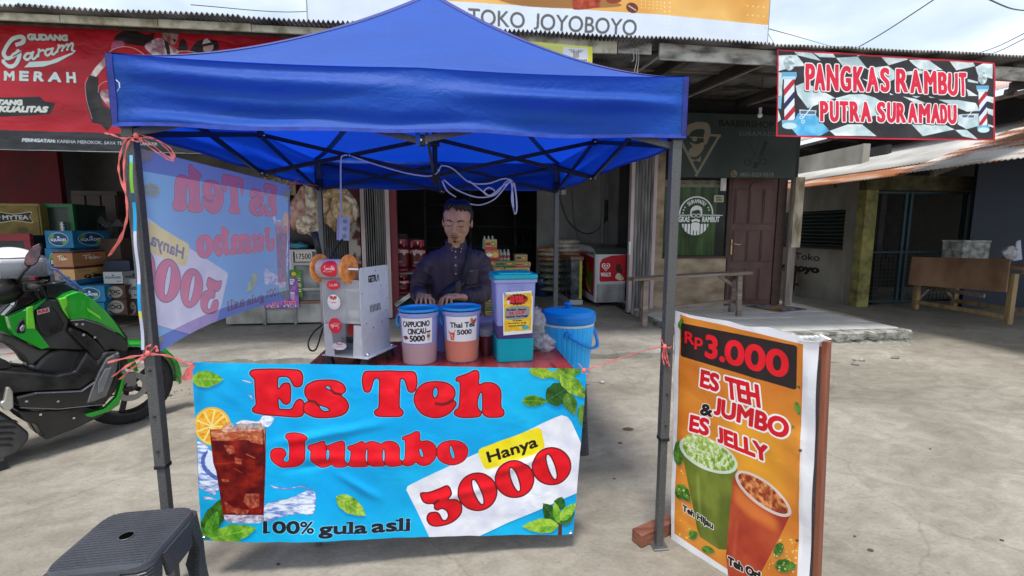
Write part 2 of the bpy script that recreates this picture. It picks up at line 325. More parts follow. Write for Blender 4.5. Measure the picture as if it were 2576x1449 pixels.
def words(c, s, a, b, t, col, grow=0, halo=None, hw=0, shadow=None, slant=0.):
    m = c.text(s, a, b, t, slant)
    if shadow: g = c.grow(m, hw+grow); c.put((g[0], g[1]+int(shadow[0]*c.ss), g[2]+int(shadow[1]*c.ss)), (.12, .12, .14))
    if halo: c.put(c.grow(m, hw+grow), halo)
    c.put(c.grow(m, grow) if grow else m, col)

def curve(pts, n=6):
    P = np.array(pts, float); P = np.r_[[2*P[0]-P[1]], P, [2*P[-1]-P[-2]]]; out = []
    for i in range(1, len(P)-2):
        a, b, c, d = P[i-1:i+3]
        for k in range(n):
            t = k/n; out.append(.5*((2*b)+(-a+c)*t+(2*a-5*b+4*c-d)*t*t+(-a+3*b-3*c+d)*t**3))
    out.append(P[-2]); return out

def poster_print(quad=None):
    c = Print(620, 1080, (.93, .93, .95), quad or [(2654, 1224), (3225, 1347), (3199, 2483), (2635, 2120)])
    c.frame(2500, 1180, .7512)
    ora = [(238,78),(885,235),(872,1000),(850,1560),(215,1262)]
    c.put(c.poly([(238,78),(885,232),(868,800),(848,1660),(205,1225)]), (.86, .53, .17), tex=c.ntex((.83, .48, .15), (.90, .58, .21), 200, 120, seed=3))
    c.put(c.soft(c.poly(c.ell(620, 850, 170, 300)), 60), (.96, .72, .15), .6)
    for p0, p1, w_, s_ in (((235,150),(250,95),30,1),((225,960),(290,1050),60,2),((230,860),(225,720),55,3),((240,1040),(225,960),40,4),((730,1385),(850,1380),70,5),((770,1260),(735,1340),50,6),((280,1240),(330,1220),50,7),((350,1300),(420,1320),40,8),((500,1400),(540,1449),40,9),((845,520),(865,590),26,10),((855,440),(866,455),12,11),((828,640),(836,660),12,12)):
        leaf(c, p0, p1, w_, (.15, .32, .10), (.40, .62, .18), 80+s_)
    for k in range(60):
        r = np.random.RandomState(k); x, y = (r.uniform(225, 330), r.uniform(880, 1330)) if k % 2 else (r.uniform(700, 850), r.uniform(1240, 1420))
        c.put(c.poly(c.ell(x, y, r.uniform(2, 7), r.uniform(2, 7), n=10)), (.88, .92, .55), .8)
    bx = [(243,128),(250,121),(845,237),(854,247),(848,452),(838,460),(247,290),(240,280)]
    c.put(c.poly(bx), (.16, .11, .11))
    words(c, 'Rp', (264,220), (358,240), (266,164), (.93, .07, .14), 2.2)
    words(c, '3.', (376,290), (474,316), (380,184), (.93, .07, .14), 4.5)
    words(c, '000', (482,320), (800,398), (486,208), (.93, .07, .14), 5)
    L = (('ES', (347,442), (438,470), (354,362)), ('TEH', (490,500), (660,548), (480,398)), ('JUMBO', (420,585), (800,708), (428,505)), ('ES', (290,672), (385,698), (296,596)), ('JELLY', (440,730), (700,835), (436,655)))
    ms = [c.text(*l) for l in L]
    for m in ms: c.put(c.grow(m, 11), (.97, .96, .97))
    for m in ms: c.put(c.grow(m, 4.5), (.85, .05, .12))
    words(c, '&', (345,590), (405,600), (350,535), (.10, .08, .08), 3, (.95, .93, .9), 3)
    # green tea cup
    c.put(c.poly([(235,745),(540,870),(528,1100),(515,1290),(500,1310),(440,1305),(340,1240),(325,1200),(300,1050)]), (.42, .52, .10), tex=c.ntex((.36, .42, .12), (.47, .52, .18), 70, 110, seed=91))
    c.put(c.poly(c.ell(388, 802, 165, 80, .42)), (.86, .90, .84)); c.put(c.poly(c.ell(388, 799, 148, 68, .42)), (0, 0, 0), tex=c.ntex((.45, .62, .12), (.93, .97, .80), 10, 16, seed=92, octv=4))
    c.put(c.poly(c.ell(360, 755, 105, 52, .42)), (0, 0, 0), .8, tex=c.ntex((.55, .70, .20), (.97, .99, .90), 9, 14, seed=93, octv=4))
    for k in range(16):
        r = np.random.RandomState(200+k); x, y = r.uniform(270, 500), 0; y = 735+(x-270)*.5+r.uniform(-30, 40); a = r.uniform(0, 3)
        c.put(c.line([(x, y), (x+26*math.cos(a), y+26*math.sin(a))], 6), (.95, .98, .88), .7)
    # red tea cup
    c.put(c.poly([(520,910),(820,1100),(760,1230),(650,1449),(640,1500),(490,1480),(478,1340),(500,1100)]), (.72, .20, .10), tex=c.ntex((.64, .19, .12), (.76, .31, .17), 90, 110, seed=94))
    c.put(c.poly(c.ell(676, 1002, 178, 64, .66)), (.88, .82, .80)); c.put(c.poly(c.ell(676, 1000, 160, 50, .66)), (0, 0, 0), tex=c.ntex((.55, .18, .08), (.92, .62, .36), 12, 16, seed=95, octv=4))
    c.put(c.soft(c.poly([(525,950),(640,1060),(760,1150),(740,1200),(600,1120),(520,1040)]), 12), (.93, .55, .22), .7)
    c.put(c.soft(c.line([(540,1150),(515,1400)], 12), 6), (.90, .45, .3), .5); c.put(c.soft(c.line([(330,900),(345,1180)], 12), 6), (.66, .74, .35), .5)
    words(c, 'Teh Hijau', (250,1098), (408,1196), (252,1068), (.08, .07, .07), 2.2, (.95, .94, .92), 3)
    words(c, 'Teh Ori', (488,1385), (655,1466), (490,1344), (.08, .07, .07), 3, (.95, .94, .92), 3)
    c.frame(0, 0, 1); return c

def pole_art(c, x, top, bot, sx=1.):
    """a striped barber pole drawn between top and bottom"""
    H = bot-top; R = lambda a, b, d, e: [(x+a*sx, top+b*H), (x+d*sx, top+b*H), (x+d*sx, top+e*H), (x+a*sx, top+e*H)]
    c.put(c.poly(c.ell(x, top+.09*H, 72*sx, .10*H)), (.72, .78, .80), tex=c.ntex((.55, .63, .66), (.90, .94, .95), 18, seed=5))
    c.put(c.poly(R(-95, .21, 95, .285)), (.40, .66, .80)); c.put(c.poly(R(-80, .27, 80, .31)), (.70, .86, .92))
    m = c.poly(R(-65, .31, 65, .87)); c.put(m, (.88, .92, .96))
    for k, col in enumerate(((.75, .12, .2), (.16, .14, .36), (.75, .12, .2), (.16, .14, .36))):
        y = top+(.30+.19*k)*H; q = c.poly([(x-66*sx, y+.15*H), (x+66*sx, y-.02*H), (x+66*sx, y+.07*H), (x-66*sx, y+.24*H)]); c.put(c.clip(q, m), col)
    c.put(c.poly(R(-95, .87, 95, .945)), (.45, .70, .82)); c.put(c.poly(c.ell(x, top+.95*H, 92*sx, .045*H)), (.78, .90, .94))

def pangkas_print():
    c = Print(980, 400, (.16, .15, .16), [(65, 35), (2515, 190), (2500, 1075), (40, 1010)])
    c.put(c.poly([(0,0),(2600,0),(2600,1100),(0,1100)]), (.16, .15, .16), tex=c.ntex((.13, .12, .13), (.20, .19, .20), 80, seed=2))
    W = [[(60,105),(200,98),(290,100),(390,220),(270,225),(75,275)], [(250,50),(460,65),(575,165),(300,105)], [(465,62),(700,72),(740,133),(560,125)], [(745,135),(880,130),(990,125),(1110,250),(830,230)], [(965,90),(1090,100),(990,122)], [(1245,110),(1525,125),(1560,155),(1350,215)], [(1570,158),(1790,152),(1945,275),(1690,265)], [(2010,165),(2270,183),(2300,230),(2095,275)], [(2300,240),(2380,200),(2490,200),(2480,370),(2330,330)],
         [(60,280),(130,300),(110,560),(60,555)], [(60,690),(100,820),(60,850)], [(275,440),(380,400),(600,500),(740,575),(415,690),(300,540)], [(740,575),(900,535),(1060,530),(1190,570),(1300,640),(1200,770),(1080,800),(820,700)], [(1100,250),(1340,220),(1440,300),(1690,270),(1820,300),(1500,330),(1300,420)], [(1500,560),(1640,585),(1760,640),(1650,640)], [(1600,555),(1700,560),(1650,580)], [(1780,560),(1860,580),(1800,580)], [(1890,600),(2100,605),(2300,640),(2340,730),(2200,740),(2040,660)], [(2200,480),(2330,560),(2220,560)], [(2220,370),(2330,400),(2330,420),(2220,400)],
         [(665,945),(880,870),(1040,870),(1205,1005),(730,1000)], [(1590,870),(1960,885),(2060,940),(1720,1010)], [(2060,945),(2190,945),(2320,1060),(2140,1020)], [(2110,770),(2330,760),(2330,900),(2190,940),(2100,880)], [(2420,560),(2500,580),(2500,650),(2420,620)], [(2420,700),(2500,720),(2490,790),(2430,760)], [(2430,880),(2500,910),(2500,930),(2430,905)], [(1040,360),(1110,380),(1100,400)], [(1350,520),(1400,540),(1360,545)]]
    for k, P in enumerate(W): c.put(c.poly(P), (.82, .88, .90), tex=c.ntex((.70, .80, .82), (.90, .93, .93), 45, seed=k))
    c.put(c.poly([(225,920),(270,800),(300,745),(500,760),(665,945),(560,1000),(290,1000)]), (.30, .68, .88), tex=c.ntex((.25, .62, .86), (.45, .78, .92), 50, seed=40))
    c.put(c.poly([(60,560),(110,560),(100,700),(60,690)]), (.45, .75, .86))
    pole_art(c, 200, 115, 930, .95); pole_art(c, 2378, 300, 985, .68)
    for x, y, k in ((415, 745, 1.), (2215, 795, .75)):
        c.put(c.poly([(x-100*k,y-40*k),(x+100*k,y-30*k),(x+90*k,y+25*k),(x-95*k,y+20*k)]), (.78, .86, .90)); c.put(c.poly([(x-88*k,y-28*k),(x+88*k,y-20*k),(x+80*k,y+14*k),(x-85*k,y+8*k)]), (.35, .42, .52))
        c.put(c.line([(x+60*k,y-90*k),(x-60*k,y+60*k)], 12*k), (.85, .92, .95))
        for dx, dy in ((-75, 48), (-55, 95)): c.put(c.poly(c.ell(x+dx*k, y+dy*k, 22*k, 22*k), [c.ell(x+dx*k, y+dy*k, 12*k, 12*k)]), (.82, .90, .94))
    T = (('P',395,475,205,500),('A',500,482,210,620),('N',640,485,215,775),('G',800,488,235,915),('K',945,492,240,1065),('A',1098,496,245,1225),('S',1255,498,255,1355),('R',1430,505,265,1560),('A',1590,515,275,1710),('M',1738,525,290,1870),('B',1890,532,305,1990),('U',2000,545,315,2110),('T',2125,550,310,2205),
         ('P',560,828,618,650),('U',675,830,618,775),('T',790,832,620,880),('R',900,832,622,1005),('A',1025,834,628,1140),('S',1210,838,632,1300),('U',1325,842,635,1420),('R',1430,845,640,1530),('A',1560,848,648,1660),('M',1680,852,655,1800),('A',1815,857,660,1910),('D',1915,860,665,1990),('U',2000,865,670,2090))
    T = [t if isinstance(t[4], int) and t[4] > t[1] else t for t in T]
    ms = [c.text(ch, (x0+8, yb), (x1-8, yb), (x0+8, yt)) if True else 0 for ch, x0, yb, yt, x1 in T]
    for m in ms: g = c.grow(m, 9); c.put((g[0], g[1]-3, g[2]+9), (.15, .14, .15))
    for m in ms: c.put(c.grow(m, 9), (.95, .95, .95))
    for m in ms: c.put(c.grow(m, 4.5), (.86, .10, .24))
    for P in ([(40,1010),(65,35)], [(65,35),(2515,190)], [(2515,190),(2500,1075)], [(2500,1075),(40,1010)]): c.put(c.line(P, 34), (.78, .08, .20))
    return c

def gudang_print(quad=None):
    c = Print(1200, 380, (.74, .08, .16), quad or [(-420, 22), (1260, 121), (1230, 612), (-420, 583)])
    c.a[:] = c.ntex((.68, .05, .13), (.84, .14, .22), 160, 60, seed=8, lo=.2, hi=.8)(0, 0, c.w, c.h)
    c.frame(0, 40, 900/2174)
    c.put(c.poly([(-1100,1110),(0,1135),(1140,1165),(3300,1200),(3300,1600),(-1100,1500)]), (.17, .18, .19), tex=c.ntex((.15, .16, .17), (.24, .25, .27), 60, 14, seed=9))
    c.put(c.poly([(-1100,1290),(0,1318),(1140,1335),(3300,1385),(3300,1500),(-1100,1400)]), (.75, .78, .80))
    words(c, 'PERINGATAN:', (216,1243), (528,1252), (217,1214), (.82, .85, .88), 1.2)
    words(c, 'KARENA MEROKOK, SAYA TERKENA KANKER', (548,1254), (1500,1280), (549,1226), (.75, .78, .80), .4)
    # brush patch with words
    c.put(c.poly([(-900,830),(0,830),(400,822),(440,865),(540,880),(515,920),(490,985),(300,1000),(0,1010),(-900,1005)]), (.16, .17, .18))
    words(c, 'TANG', (-20,895), (220,898), (-20,852), (.93, .94, .90), 2, slant=.15)
    words(c, 'BERKUALITAS', (-160,962), (458,966), (-160,912), (.93, .94, .90), 2.2, slant=.15)
    for P in ([(1090,280),(1110,240),(1200,190),(1300,200),(1400,235),(1470,215),(1450,300),(1410,340),(1260,330),(1150,300)], [(1700,380),(1720,290),(1760,280),(1790,370)], [(1820,400),(1850,330),(1900,290),(2000,280),(2070,300),(2080,380),(2000,430)]):
        c.put(c.poly(P, smooth=True), (.18, .14, .15))
    # plain generic figures (cap, face, shirt)
    c.put(c.poly([(1380,350),(1440,290),(1530,265),(1600,320),(1700,390),(1660,440),(1500,450)], smooth=True), (0, 0, 0), tex=c.ntex((.62, .45, .52), (.93, .86, .88), 14, seed=5)); c.put(c.poly([(1560,270),(1610,320),(1620,420),(1590,420)]), (.15, .1, .15))
    c.put(c.poly([(1540,200),(1600,170),(1690,200),(1700,260),(1665,330),(1620,320),(1560,270)], smooth=True), (0, 0, 0), tex=c.ntex((.52, .36, .34), (.78, .62, .58), 12, seed=6)); c.put(c.poly(c.ell(1664, 290, 11, 15)), (.2, .08, .08)); c.put(c.line([(1600,205),(1700,225)], 7), (.2, .12, .14))
    c.put(c.poly([(1525,190),(1540,140),(1610,124),(1680,150),(1718,190),(1640,190),(1550,215)], smooth=True), (.40, .38, .38))
    c.put(c.poly([(1940,340),(2020,320),(2030,370),(1990,400),(1940,390)], smooth=True), (.80, .68, .68)); c.put(c.poly([(1925,330),(1940,285),(1970,268),(2030,320),(1960,330)]), (.88, .86, .86)); c.put(c.poly([(1930,325),(2030,300),(2032,325),(1940,345)]), (.15, .12, .12))
    c.put(c.poly([(1060,380),(1070,310),(1120,290),(1175,300),(1185,350),(1100,355)], smooth=True), (.80, .42, .60))
    c.put(c.line(curve([(1030,415),(1080,370),(1180,350),(1290,370),(1390,440),(1450,540)]), 7), (.93, .85, .82)); c.put(c.line(curve([(1620,430),(1720,390),(1850,400),(1950,440)]), 7), (.93, .85, .82))
    c.put(c.poly([(870,620),(1000,440),(1050,432),(1040,490),(920,640)]), (0, 0, 0), tex=c.ntex((.70, .55, .55), (.97, .92, .90), 20, seed=9))
    c.put(c.poly([(870,620),(950,640),(940,720),(990,900),(1090,960),(1085,1060),(1020,1145),(960,1080),(880,1060),(830,900),(808,730)]), (.17, .16, .17), tex=c.ntex((.13, .12, .13), (.24, .22, .23), 40, seed=10))
    c.put(c.poly([(960,780),(1000,750),(1060,770),(1085,900),(1090,950),(1030,900),(970,830)], smooth=True), (0, 0, 0), tex=c.ntex((.55, .38, .40), (.92, .80, .80), 16, seed=11)); c.put(c.line(curve([(940,780),(950,720),(1000,680),(1060,672)]), 5), (.9, .8, .8))
    c.put(c.line(curve([(850,640),(815,720),(830,860),(880,1030)]), 5), (.85, .78, .78))
    # name
    wh = (.88, .96, .95); sh = (.45, .20, .25)
    def W(m, g=0):
        m = c.grow(m, g) if g else m; c.put((m[0], m[1]+4, m[2]+5), sh, .8); c.put(m, wh)
    W(c.text('GUDANG', (272,282), (640,288), (272,232)), 1.8)
    for ch, x0, x1 in zip('MERAH', (46, 203, 340, 475, 640), (140, 283, 425, 580, 722)): W(c.text(ch, (x0,660+x0*.03), (x1,660+x1*.03), (x0,580+x0*.02)), 2.2)
    for pts, w_ in (([(165,330),(215,310),(232,270),(200,255),(130,280),(70,350),(50,420),(90,460),(150,430),(185,390)], 36), ([(192,392),(190,450),(160,520),(100,535),(50,500),(48,480)], 34), ([(130,425),(190,385)], 22),
                    ([(300,410),(260,415),(240,450),(265,470),(300,440),(320,395)], 22), ([(318,398),(310,450),(330,462),(360,430)], 20), ([(370,370),(375,390),(365,440)], 22), ([(372,400),(400,380),(425,385)], 18),
                    ([(495,370),(450,375),(435,410),(460,430),(495,400),(510,360)], 20), ([(508,362),(500,410),(520,420),(545,395)], 18), ([(560,330),(565,345),(552,400)], 20), ([(560,365),(590,335),(605,345),(598,390)], 18), ([(604,362),(635,325),(652,335),(645,380)], 18), ([(650,350),(680,315),(695,325),(690,375),(715,390)], 18)):
        W(c.line(curve(pts), w_), .6)
    W(c.poly([(240,545),(285,490),(480,480),(600,440),(725,390),(700,420),(560,495),(420,535)]))
    c.frame(0, 0, 1); return c

def billboard_print(quad):
    c = Print(1000, 400, (.86, .90, .96), quad)
    c.put(c.poly([(1700,-900),(4000,-900),(4000,175),(3010,97),(2600,57),(1749,2),(1700,0)]), (.88, .64, .30), tex=c.ntex((.86, .60, .26), (.94, .74, .42), 120, seed=3))
    c.frame(1200, 0, 1400/2576)
    c.put(c.poly([(1300,-80),(1950,-40),(2300,40),(1900,60),(1500,30)], smooth=True), (.50, .32, .16), .7)
    c.put(c.poly([(1945,-200),(2140,-150),(2140,30),(2110,55),(1960,70),(1940,20)], smooth=True), (0, 0, 0), tex=c.ntex((.50, .14, .06), (.75, .30, .14), 14, seed=4)); c.put(c.poly([(2180,-100),(2290,-80),(2290,10),(2190,15)], smooth=True), (.55, .22, .10))
    c.put(c.poly(c.ell(2372, 57, 45, 36, .5)), (.40, .18, .10)); c.put(c.line([(2345,40),(2400,75)], 8), (.85, .8, .75))
    for k in range(24):
        c.put(c.poly(c.ell(2440+28*(k % 6), 55-(k//6)*24+1.5*(k % 6), 4, 4, n=8)), (.97, .90, .7))
    c.frame(2600, 0, 1432/2576)
    for k in range(24): c.put(c.poly(c.ell(618+38*(k % 4), 42+64*(k//4-1)+3*(k % 4), 5, 5, n=8)), (.98, .92, .78)); c.put(c.poly(c.ell(30+38*(k % 2), 50+30*(k//2-5), 5, 5, n=8)), (.98, .92, .78))
    c.frame(1200, 0, 1400/2576)
    words(c, 'TOKO', (1186,172), (1592,205), (1186,60), (.36, .36, .37), .6); words(c, 'JOYOBOYO', (1660,212), (2400,258), (1665,98), (.36, .36, .37), .6)
    c.frame(0, 0, 1); return c

def barber_sign_print(quad):
    c = Print(560, 300, (.10, .15, .145), quad)
    c.a[:] = c.ntex((.17, .22, .21), (.22, .27, .26), 120, seed=4)(0, 0, c.w, c.h)
    c.frame(2650, 440, 500/1249)
    words(c, 'BARBERSHOP', (455,140), (990,158), (456,80), (.07, .07, .07), 1.2)
    for k in range(10): pass
    words(c, 'S.U.R.A.M.A.D.U', (650,234), (1015,240), (652,192), (.42, .47, .46), .2)
    words(c, '0831-5227-9319', (660,635), (985,638), (662,600), (.45, .48, .47), .4)
    c.put(c.poly(c.ell(600, 610, 32, 36)), (.48, .45, .38)); c.put(c.line(curve([(585,592),(588,615),(612,630)]), 9), (.15, .17, .17))
    g = (.52, .50, .44)
    for P in ([(85,225),(130,222)], [(370,230),(465,235)], [(452,238),(225,630)], [(235,600),(85,300)]): c.put(c.line(P, 24), g)
    c.put(c.poly([(135,220),(140,140),(200,110),(250,98),(340,112),(368,170),(365,230),(335,310),(310,320),(300,250),(310,180),(250,170),(190,190),(150,235)], smooth=True), g)
    c.put(c.poly([(165,300),(230,320),(300,300),(305,350),(260,420),(200,445),(155,420),(160,370),(190,345)], smooth=True), g); c.put(c.poly(c.ell(212, 268, 26, 25)), g); c.put(c.line([(165,250),(300,255)], 10), g)
    c.put(c.poly([(175,460),(215,475),(255,460),(275,430),(270,495),(225,480),(185,495)]), g)
    d = (.11, .14, .14)
    c.put(c.line([(740,295),(800,400),(870,490)], 7), d); c.put(c.line([(855,280),(810,400),(750,500)], 7), d)
    for x, y in ((735, 500), (885, 490)): c.put(c.poly(c.ell(x, y, 38, 34), [c.ell(x, y, 26, 23)]), d)
    c.put(c.poly([(900,275),(935,295),(880,440),(845,430)]), d); c.put(c.poly([(800,490),(850,500),(820,560),(780,550)]), d)
    c.frame(0, 0, 1); return c

def window_logo_print():
    c = Print(360, 300, (1, 1, 1), [(-40, 800), (520, 800), (520, 1240), (-40, 1240)], clear=True)   # crop frame 2650,440
    w = (.93, .95, .94)
    t = np.linspace(math.pi, 2*math.pi, 40)
    c.put(c.line([(226+168*math.cos(a), 1005+165*math.sin(a)) for a in t], 13), w)
    for k, ch in enumerate('SURAMADU'):
        a = math.radians(-90-38+76*k/7); ux, uy = math.cos(a), math.sin(a); R0, R1 = 112, 148; n = (-uy, ux)
        p0 = (226+R0*ux-11*n[0], 1010+R0*uy-11*n[1]); p1 = (226+R0*ux+11*n[0], 1010+R0*uy+11*n[1]); pt = (226+R1*ux-11*n[0], 1010+R1*uy-11*n[1])
        c.put(c.grow(c.text(ch, p0, p1, pt), .8), w)
    for x, y in ((110, 943), (97, 968), (92, 998), (347, 943), (357, 968)):
        c.put(c.poly([(x+(12 if k % 2 == 0 else 5)*math.sin(k*math.pi/5), y-(12 if k % 2 == 0 else 5)*math.cos(k*math.pi/5)) for k in range(10)]), w)
    c.put(c.line([(-30,1018),(165,1018)], 8), w); c.put(c.line([(290,1016),(498,1019)], 8), w)
    words(c, 'PANGKAS', (-38,1084), (160,1084), (-38,1032), w, 1.6); words(c, 'RAMBUT', (292,1084), (468,1084), (292,1032), w, 1.6)
    m = c.poly(c.ell(222, 1080, 140, 136))
    for k in range(9):
        x = 92+k*33; q = c.clip(c.poly([(x-12,1103),(x+12,1103),(x+12,1220),(x-12,1220)]), m)
        c.put(q, w)
    # the bearded head: dark ground cut out of the glass is not drawn, only the white shapes
    c.put(c.poly([(165,1010),(170,960),(200,930),(240,925),(280,945),(288,1000),(275,1040),(268,985),(245,965),(195,975),(180,990),(180,1040)], smooth=True), w)
    for x in (203, 249): c.put(c.poly(c.ell(x, 1022, 22, 19), [c.ell(x, 1022, 15, 12)]), w)
    c.put(c.poly([(180,1065),(205,1058),(225,1050),(245,1058),(268,1065),(262,1085),(225,1075),(190,1085)], smooth=True), w)
    c.put(c.poly([(185,1095),(225,1088),(262,1095),(262,1140),(225,1180),(188,1140)], smooth=True), w)
    return c

def plain(w, h, bg, fn, **k):
    c = Print(w, h, bg, **k); fn(c); return c

def squades_print():
    def f(c):
        c.a[:] = c.ntex((.06, .42, .62), (.12, .52, .72), 80, seed=1)(0, 0, c.w, c.h)
        c.put(c.poly(c.ell(96, 60, 72, 48)), (.80, .90, .85)); c.put(c.poly(c.ell(96, 60, 68, 44)), (.07, .28, .48))
        leaf(c, (30,50), (70,28), 22, (.2,.45,.1), (.5,.7,.2), 3); leaf(c, (120,90), (158,74), 22, (.2,.45,.1), (.5,.7,.2), 4)
        words(c, 'SQUADES', (38,72), (152,72), (38,55), (.93,.96,.97), 1.2); c.put(c.poly([(96,34),(84,50),(108,50)]), (.9,.95,.97))
    return plain(200, 120, (.08, .48, .68), f)
def squades_grey_print():
    def f(c):
        words(c, 'SQUADES', (14,66), (150,66), (14,48), (.10,.14,.16), 1.2); c.put(c.poly([(84,26),(70,42),(98,42)]), (.15,.18,.2)); c.put(c.poly([(110,92),(150,92),(150,104),(110,104)]), (.5,.5,.5))
    return plain(168, 120, (.68, .70, .72), f)
def teh_box_print():
    def f(c):
        c.put(c.poly([(0,0),(200,0),(200,14),(0,14)]), (.38,.10,.12)); c.put(c.poly([(0,126),(200,126),(200,140),(0,140)]), (.38,.10,.12))
        for P in ([(50,40),(90,34)], [(68,38),(66,70)], [(80,60),(92,48),(96,62),(84,70),(104,68)], [(110,44),(112,70),(124,54),(130,70),(146,60)]): c.put(c.line(curve(P), 7), (.93,.90,.84))
        c.put(c.line([(116,44),(136,36)], 8), (.75,.15,.12)); c.put(c.line([(0,76),(200,76)], 1.5), (.45,.30,.2))
        for k in range(3): c.put(c.line([(40,90+10*k),(90,90+10*k)], 2), (.5,.35,.25))
    return plain(200, 140, (.70, .50, .34), f)
def qbic_print():
    def f(c):
        c.put(c.poly([(0,100),(200,100),(200,140),(0,140)]), (.12,.45,.68)); words(c, 'Q-Bic', (46,92), (150,92), (46,64), (.07,.09,.12), 3)
        leaf(c, (85,60), (112,52), 12, (.2,.45,.1), (.5,.7,.2), 4)
        for k in range(3): c.put(c.line([(12,14+8*k),(80,14+8*k)], 3), (.6,.5,.35))
    return plain(200, 140, (.84, .66, .42), f)
def dc_print():
    def f(c):
        c.put(c.poly(c.ell(70, 60, 52, 52)), (.62,.60,.56)); words(c, 'DC', (38,72), (104,72), (38,44), (.20,.15,.14), 2.4); c.put(c.line(curve([(40,80),(70,88),(100,76)]), 4), (.2,.15,.14))
    return plain(140, 120, (.30, .19, .14), f)
def mytea_print():
    def f(c):
        c.a[:] = c.ntex((.42,.34,.08), (.55,.46,.12), 50, seed=2)(0, 0, c.w, c.h)
        c.put(c.poly([(30,36),(110,50),(190,36),(180,70),(190,106),(110,94),(30,106),(40,70)], smooth=True), (.80,.76,.66)); c.put(c.poly([(34,41),(110,54),(186,41),(177,70),(186,101),(110,89),(34,101),(44,70)], smooth=True), (.05,.05,.06))
        words(c, 'MYTEA', (54,84), (172,84), (54,60), (.80,.80,.78), 1.6); c.put(c.poly(c.ell(140, 150, 26, 18)), (.32,.25,.08)); leaf(c, (40,240), (180,200), 60, (.35,.3,.06), (.5,.45,.1), 5)
    return plain(220, 300, (.5, .42, .1), f)
def capp_print():
    def f(c):
        words(c, 'CAPPUCINO', (12,43), (130,38), (12,17), (.06,.06,.07), 1.1); words(c, 'CINCAU', (36,78), (114,74), (36,51), (.06,.06,.07), 1.1); words(c, '5000', (44,113), (108,110), (44,86), (.06,.06,.07), 1.3)
        c.put(c.poly([(118,70),(134,68),(131,110),(122,111)]), (.80,.74,.68)); c.put(c.poly([(118,84),(134,82),(132,96),(120,97)]), (.50,.32,.20)); c.put(c.poly([(116,64),(136,62),(135,70),(117,71)]), (.25,.2,.2))
        for x, y, r in ((14, 96, .2), (22, 102, -.4), (30, 97, .5), (24, 92, 0)): c.put(c.poly(c.ell(x, y, 8, 5, r)), (.40,.14,.10)); c.put(c.line([(x-5,y),(x+5,y+1)], 1.2), (.75,.4,.3))
    return plain(144, 124, (.93, .93, .95), f)
def thai_print():
    def f(c):
        words(c, 'Thai Tea', (22,53), (128,49), (22,29), (.10,.08,.08), 1.1); words(c, '5000', (52,86), (112,84), (52,64), (.10,.08,.08), 1.1)
        leaf(c, (118,34), (110,6), 14, (.6,.2,.1), (.9,.45,.2), 4); leaf(c, (120,34), (138,12), 14, (.6,.2,.1), (.9,.45,.2), 5)
        c.put(c.poly([(18,78),(42,78),(38,114),(22,114)]), (.85,.30,.18)); c.put(c.poly([(10,70),(20,78),(14,84)]), (.6,.2,.15)); c.put(c.line([(36,80),(46,64)], 3), (.75,.3,.2)); c.put(c.poly(c.ell(28,92,5,6)), (.98,.75,.6)); c.put(c.poly(c.ell(32,104,4,4)), (.98,.75,.6))
    return plain(140, 120, (.93, .93, .95), f)
def cuma_print():
    c = Print(260, 400, (.95, .95, .95), [(238, 278), (618, 272), (612, 858), (250, 880)])
    c.put(c.poly([(252,310),(605,300),(598,822),(262,828)]), (.95, .76, .12), tex=c.ntex((.92, .70, .08), (.98, .84, .25), 40, seed=2))
    c.put(c.poly([(238,278),(270,280),(300,345),(290,365),(260,330)]), (.62, .60, .82)); c.put(c.poly([(600,280),(620,270),(618,360),(604,350)]), (.55, .55, .78))
    t = [(422+(140 if k % 2 else 122)*math.cos(k*math.pi/18), 388+(84 if k % 2 else 72)*math.sin(k*math.pi/18)) for k in range(36)]
    c.put(c.poly(t), (.36, .07, .07)); words(c, 'CUMA', (330,378), (496,378), (330,338), (.93,.14,.22), 3); words(c, '500 RIBU', (296,430), (532,430), (296,388), (.93,.14,.22), 3)
    c.put(c.poly([(290,400),(330,398),(318,450),(300,460)]), (.9,.9,.93))
    c.put(c.poly([(272,540),(290,500),(430,480),(560,495),(578,540),(572,610),(540,650),(400,668),(290,660),(268,620)], smooth=True), (.58,.60,.62))
    words(c, 'Sudah dapat', (290,542), (532,540), (290,518), (.10,.12,.18), 1.6); words(c, '35 CUP', (322,598), (516,590), (322,562), (.90,.08,.20), 2.6); words(c, 'untuk berbagi', (282,638), (550,632), (282,612), (.10,.12,.18), 1.6)
    words(c, 'Di bulan', (366,692), (480,690), (366,674), (.25,.20,.05), 1.2); words(c, 'ramadhan yang', (312,724), (532,722), (312,706), (.25,.20,.05), 1.2); words(c, 'penuh berkah', (318,762), (522,758), (318,742), (.25,.20,.05), 1.2)
    c.put(c.poly(c.ell(528, 780, 46, 28)), (.25,.70,.72)); return c
def heart(c, cx, cy, k, col):
    def P(s_): return [(cx+s_*k*16*math.sin(t)**3, cy-s_*k*(13*math.cos(t)-5*math.cos(2*t)-2*math.cos(3*t)-math.cos(4*t))*.8) for t in np.linspace(0, 2*math.pi, 40, endpoint=False)]
    c.put(c.poly(P(1.), [P(.74)]), col); c.put(c.poly(P(.52), [P(.26)]), col)
def freezer_print():
    def f(c):
        c.put(c.poly([(12,60),(30,30),(110,8),(230,2),(240,2),(240,172),(20,176),(12,166)]), (.78,.05,.13))
        heart(c, 66, 78, 2.3, (.96,.95,.95)); words(c, "WALL'S", (24,140), (108,140), (24,118), (.96,.95,.95), 2.2)
        leaf(c, (160,60), (205,130), 46, (.16,.06,.05), (.35,.16,.10), 5); c.put(c.poly([(150,150),(170,120),(200,130),(225,160),(190,168)], smooth=True), (.93,.88,.80)); c.put(c.line([(196,132),(214,164)], 8), (.85,.7,.45))
    return plain(240, 180, (.84, .85, .87), f)
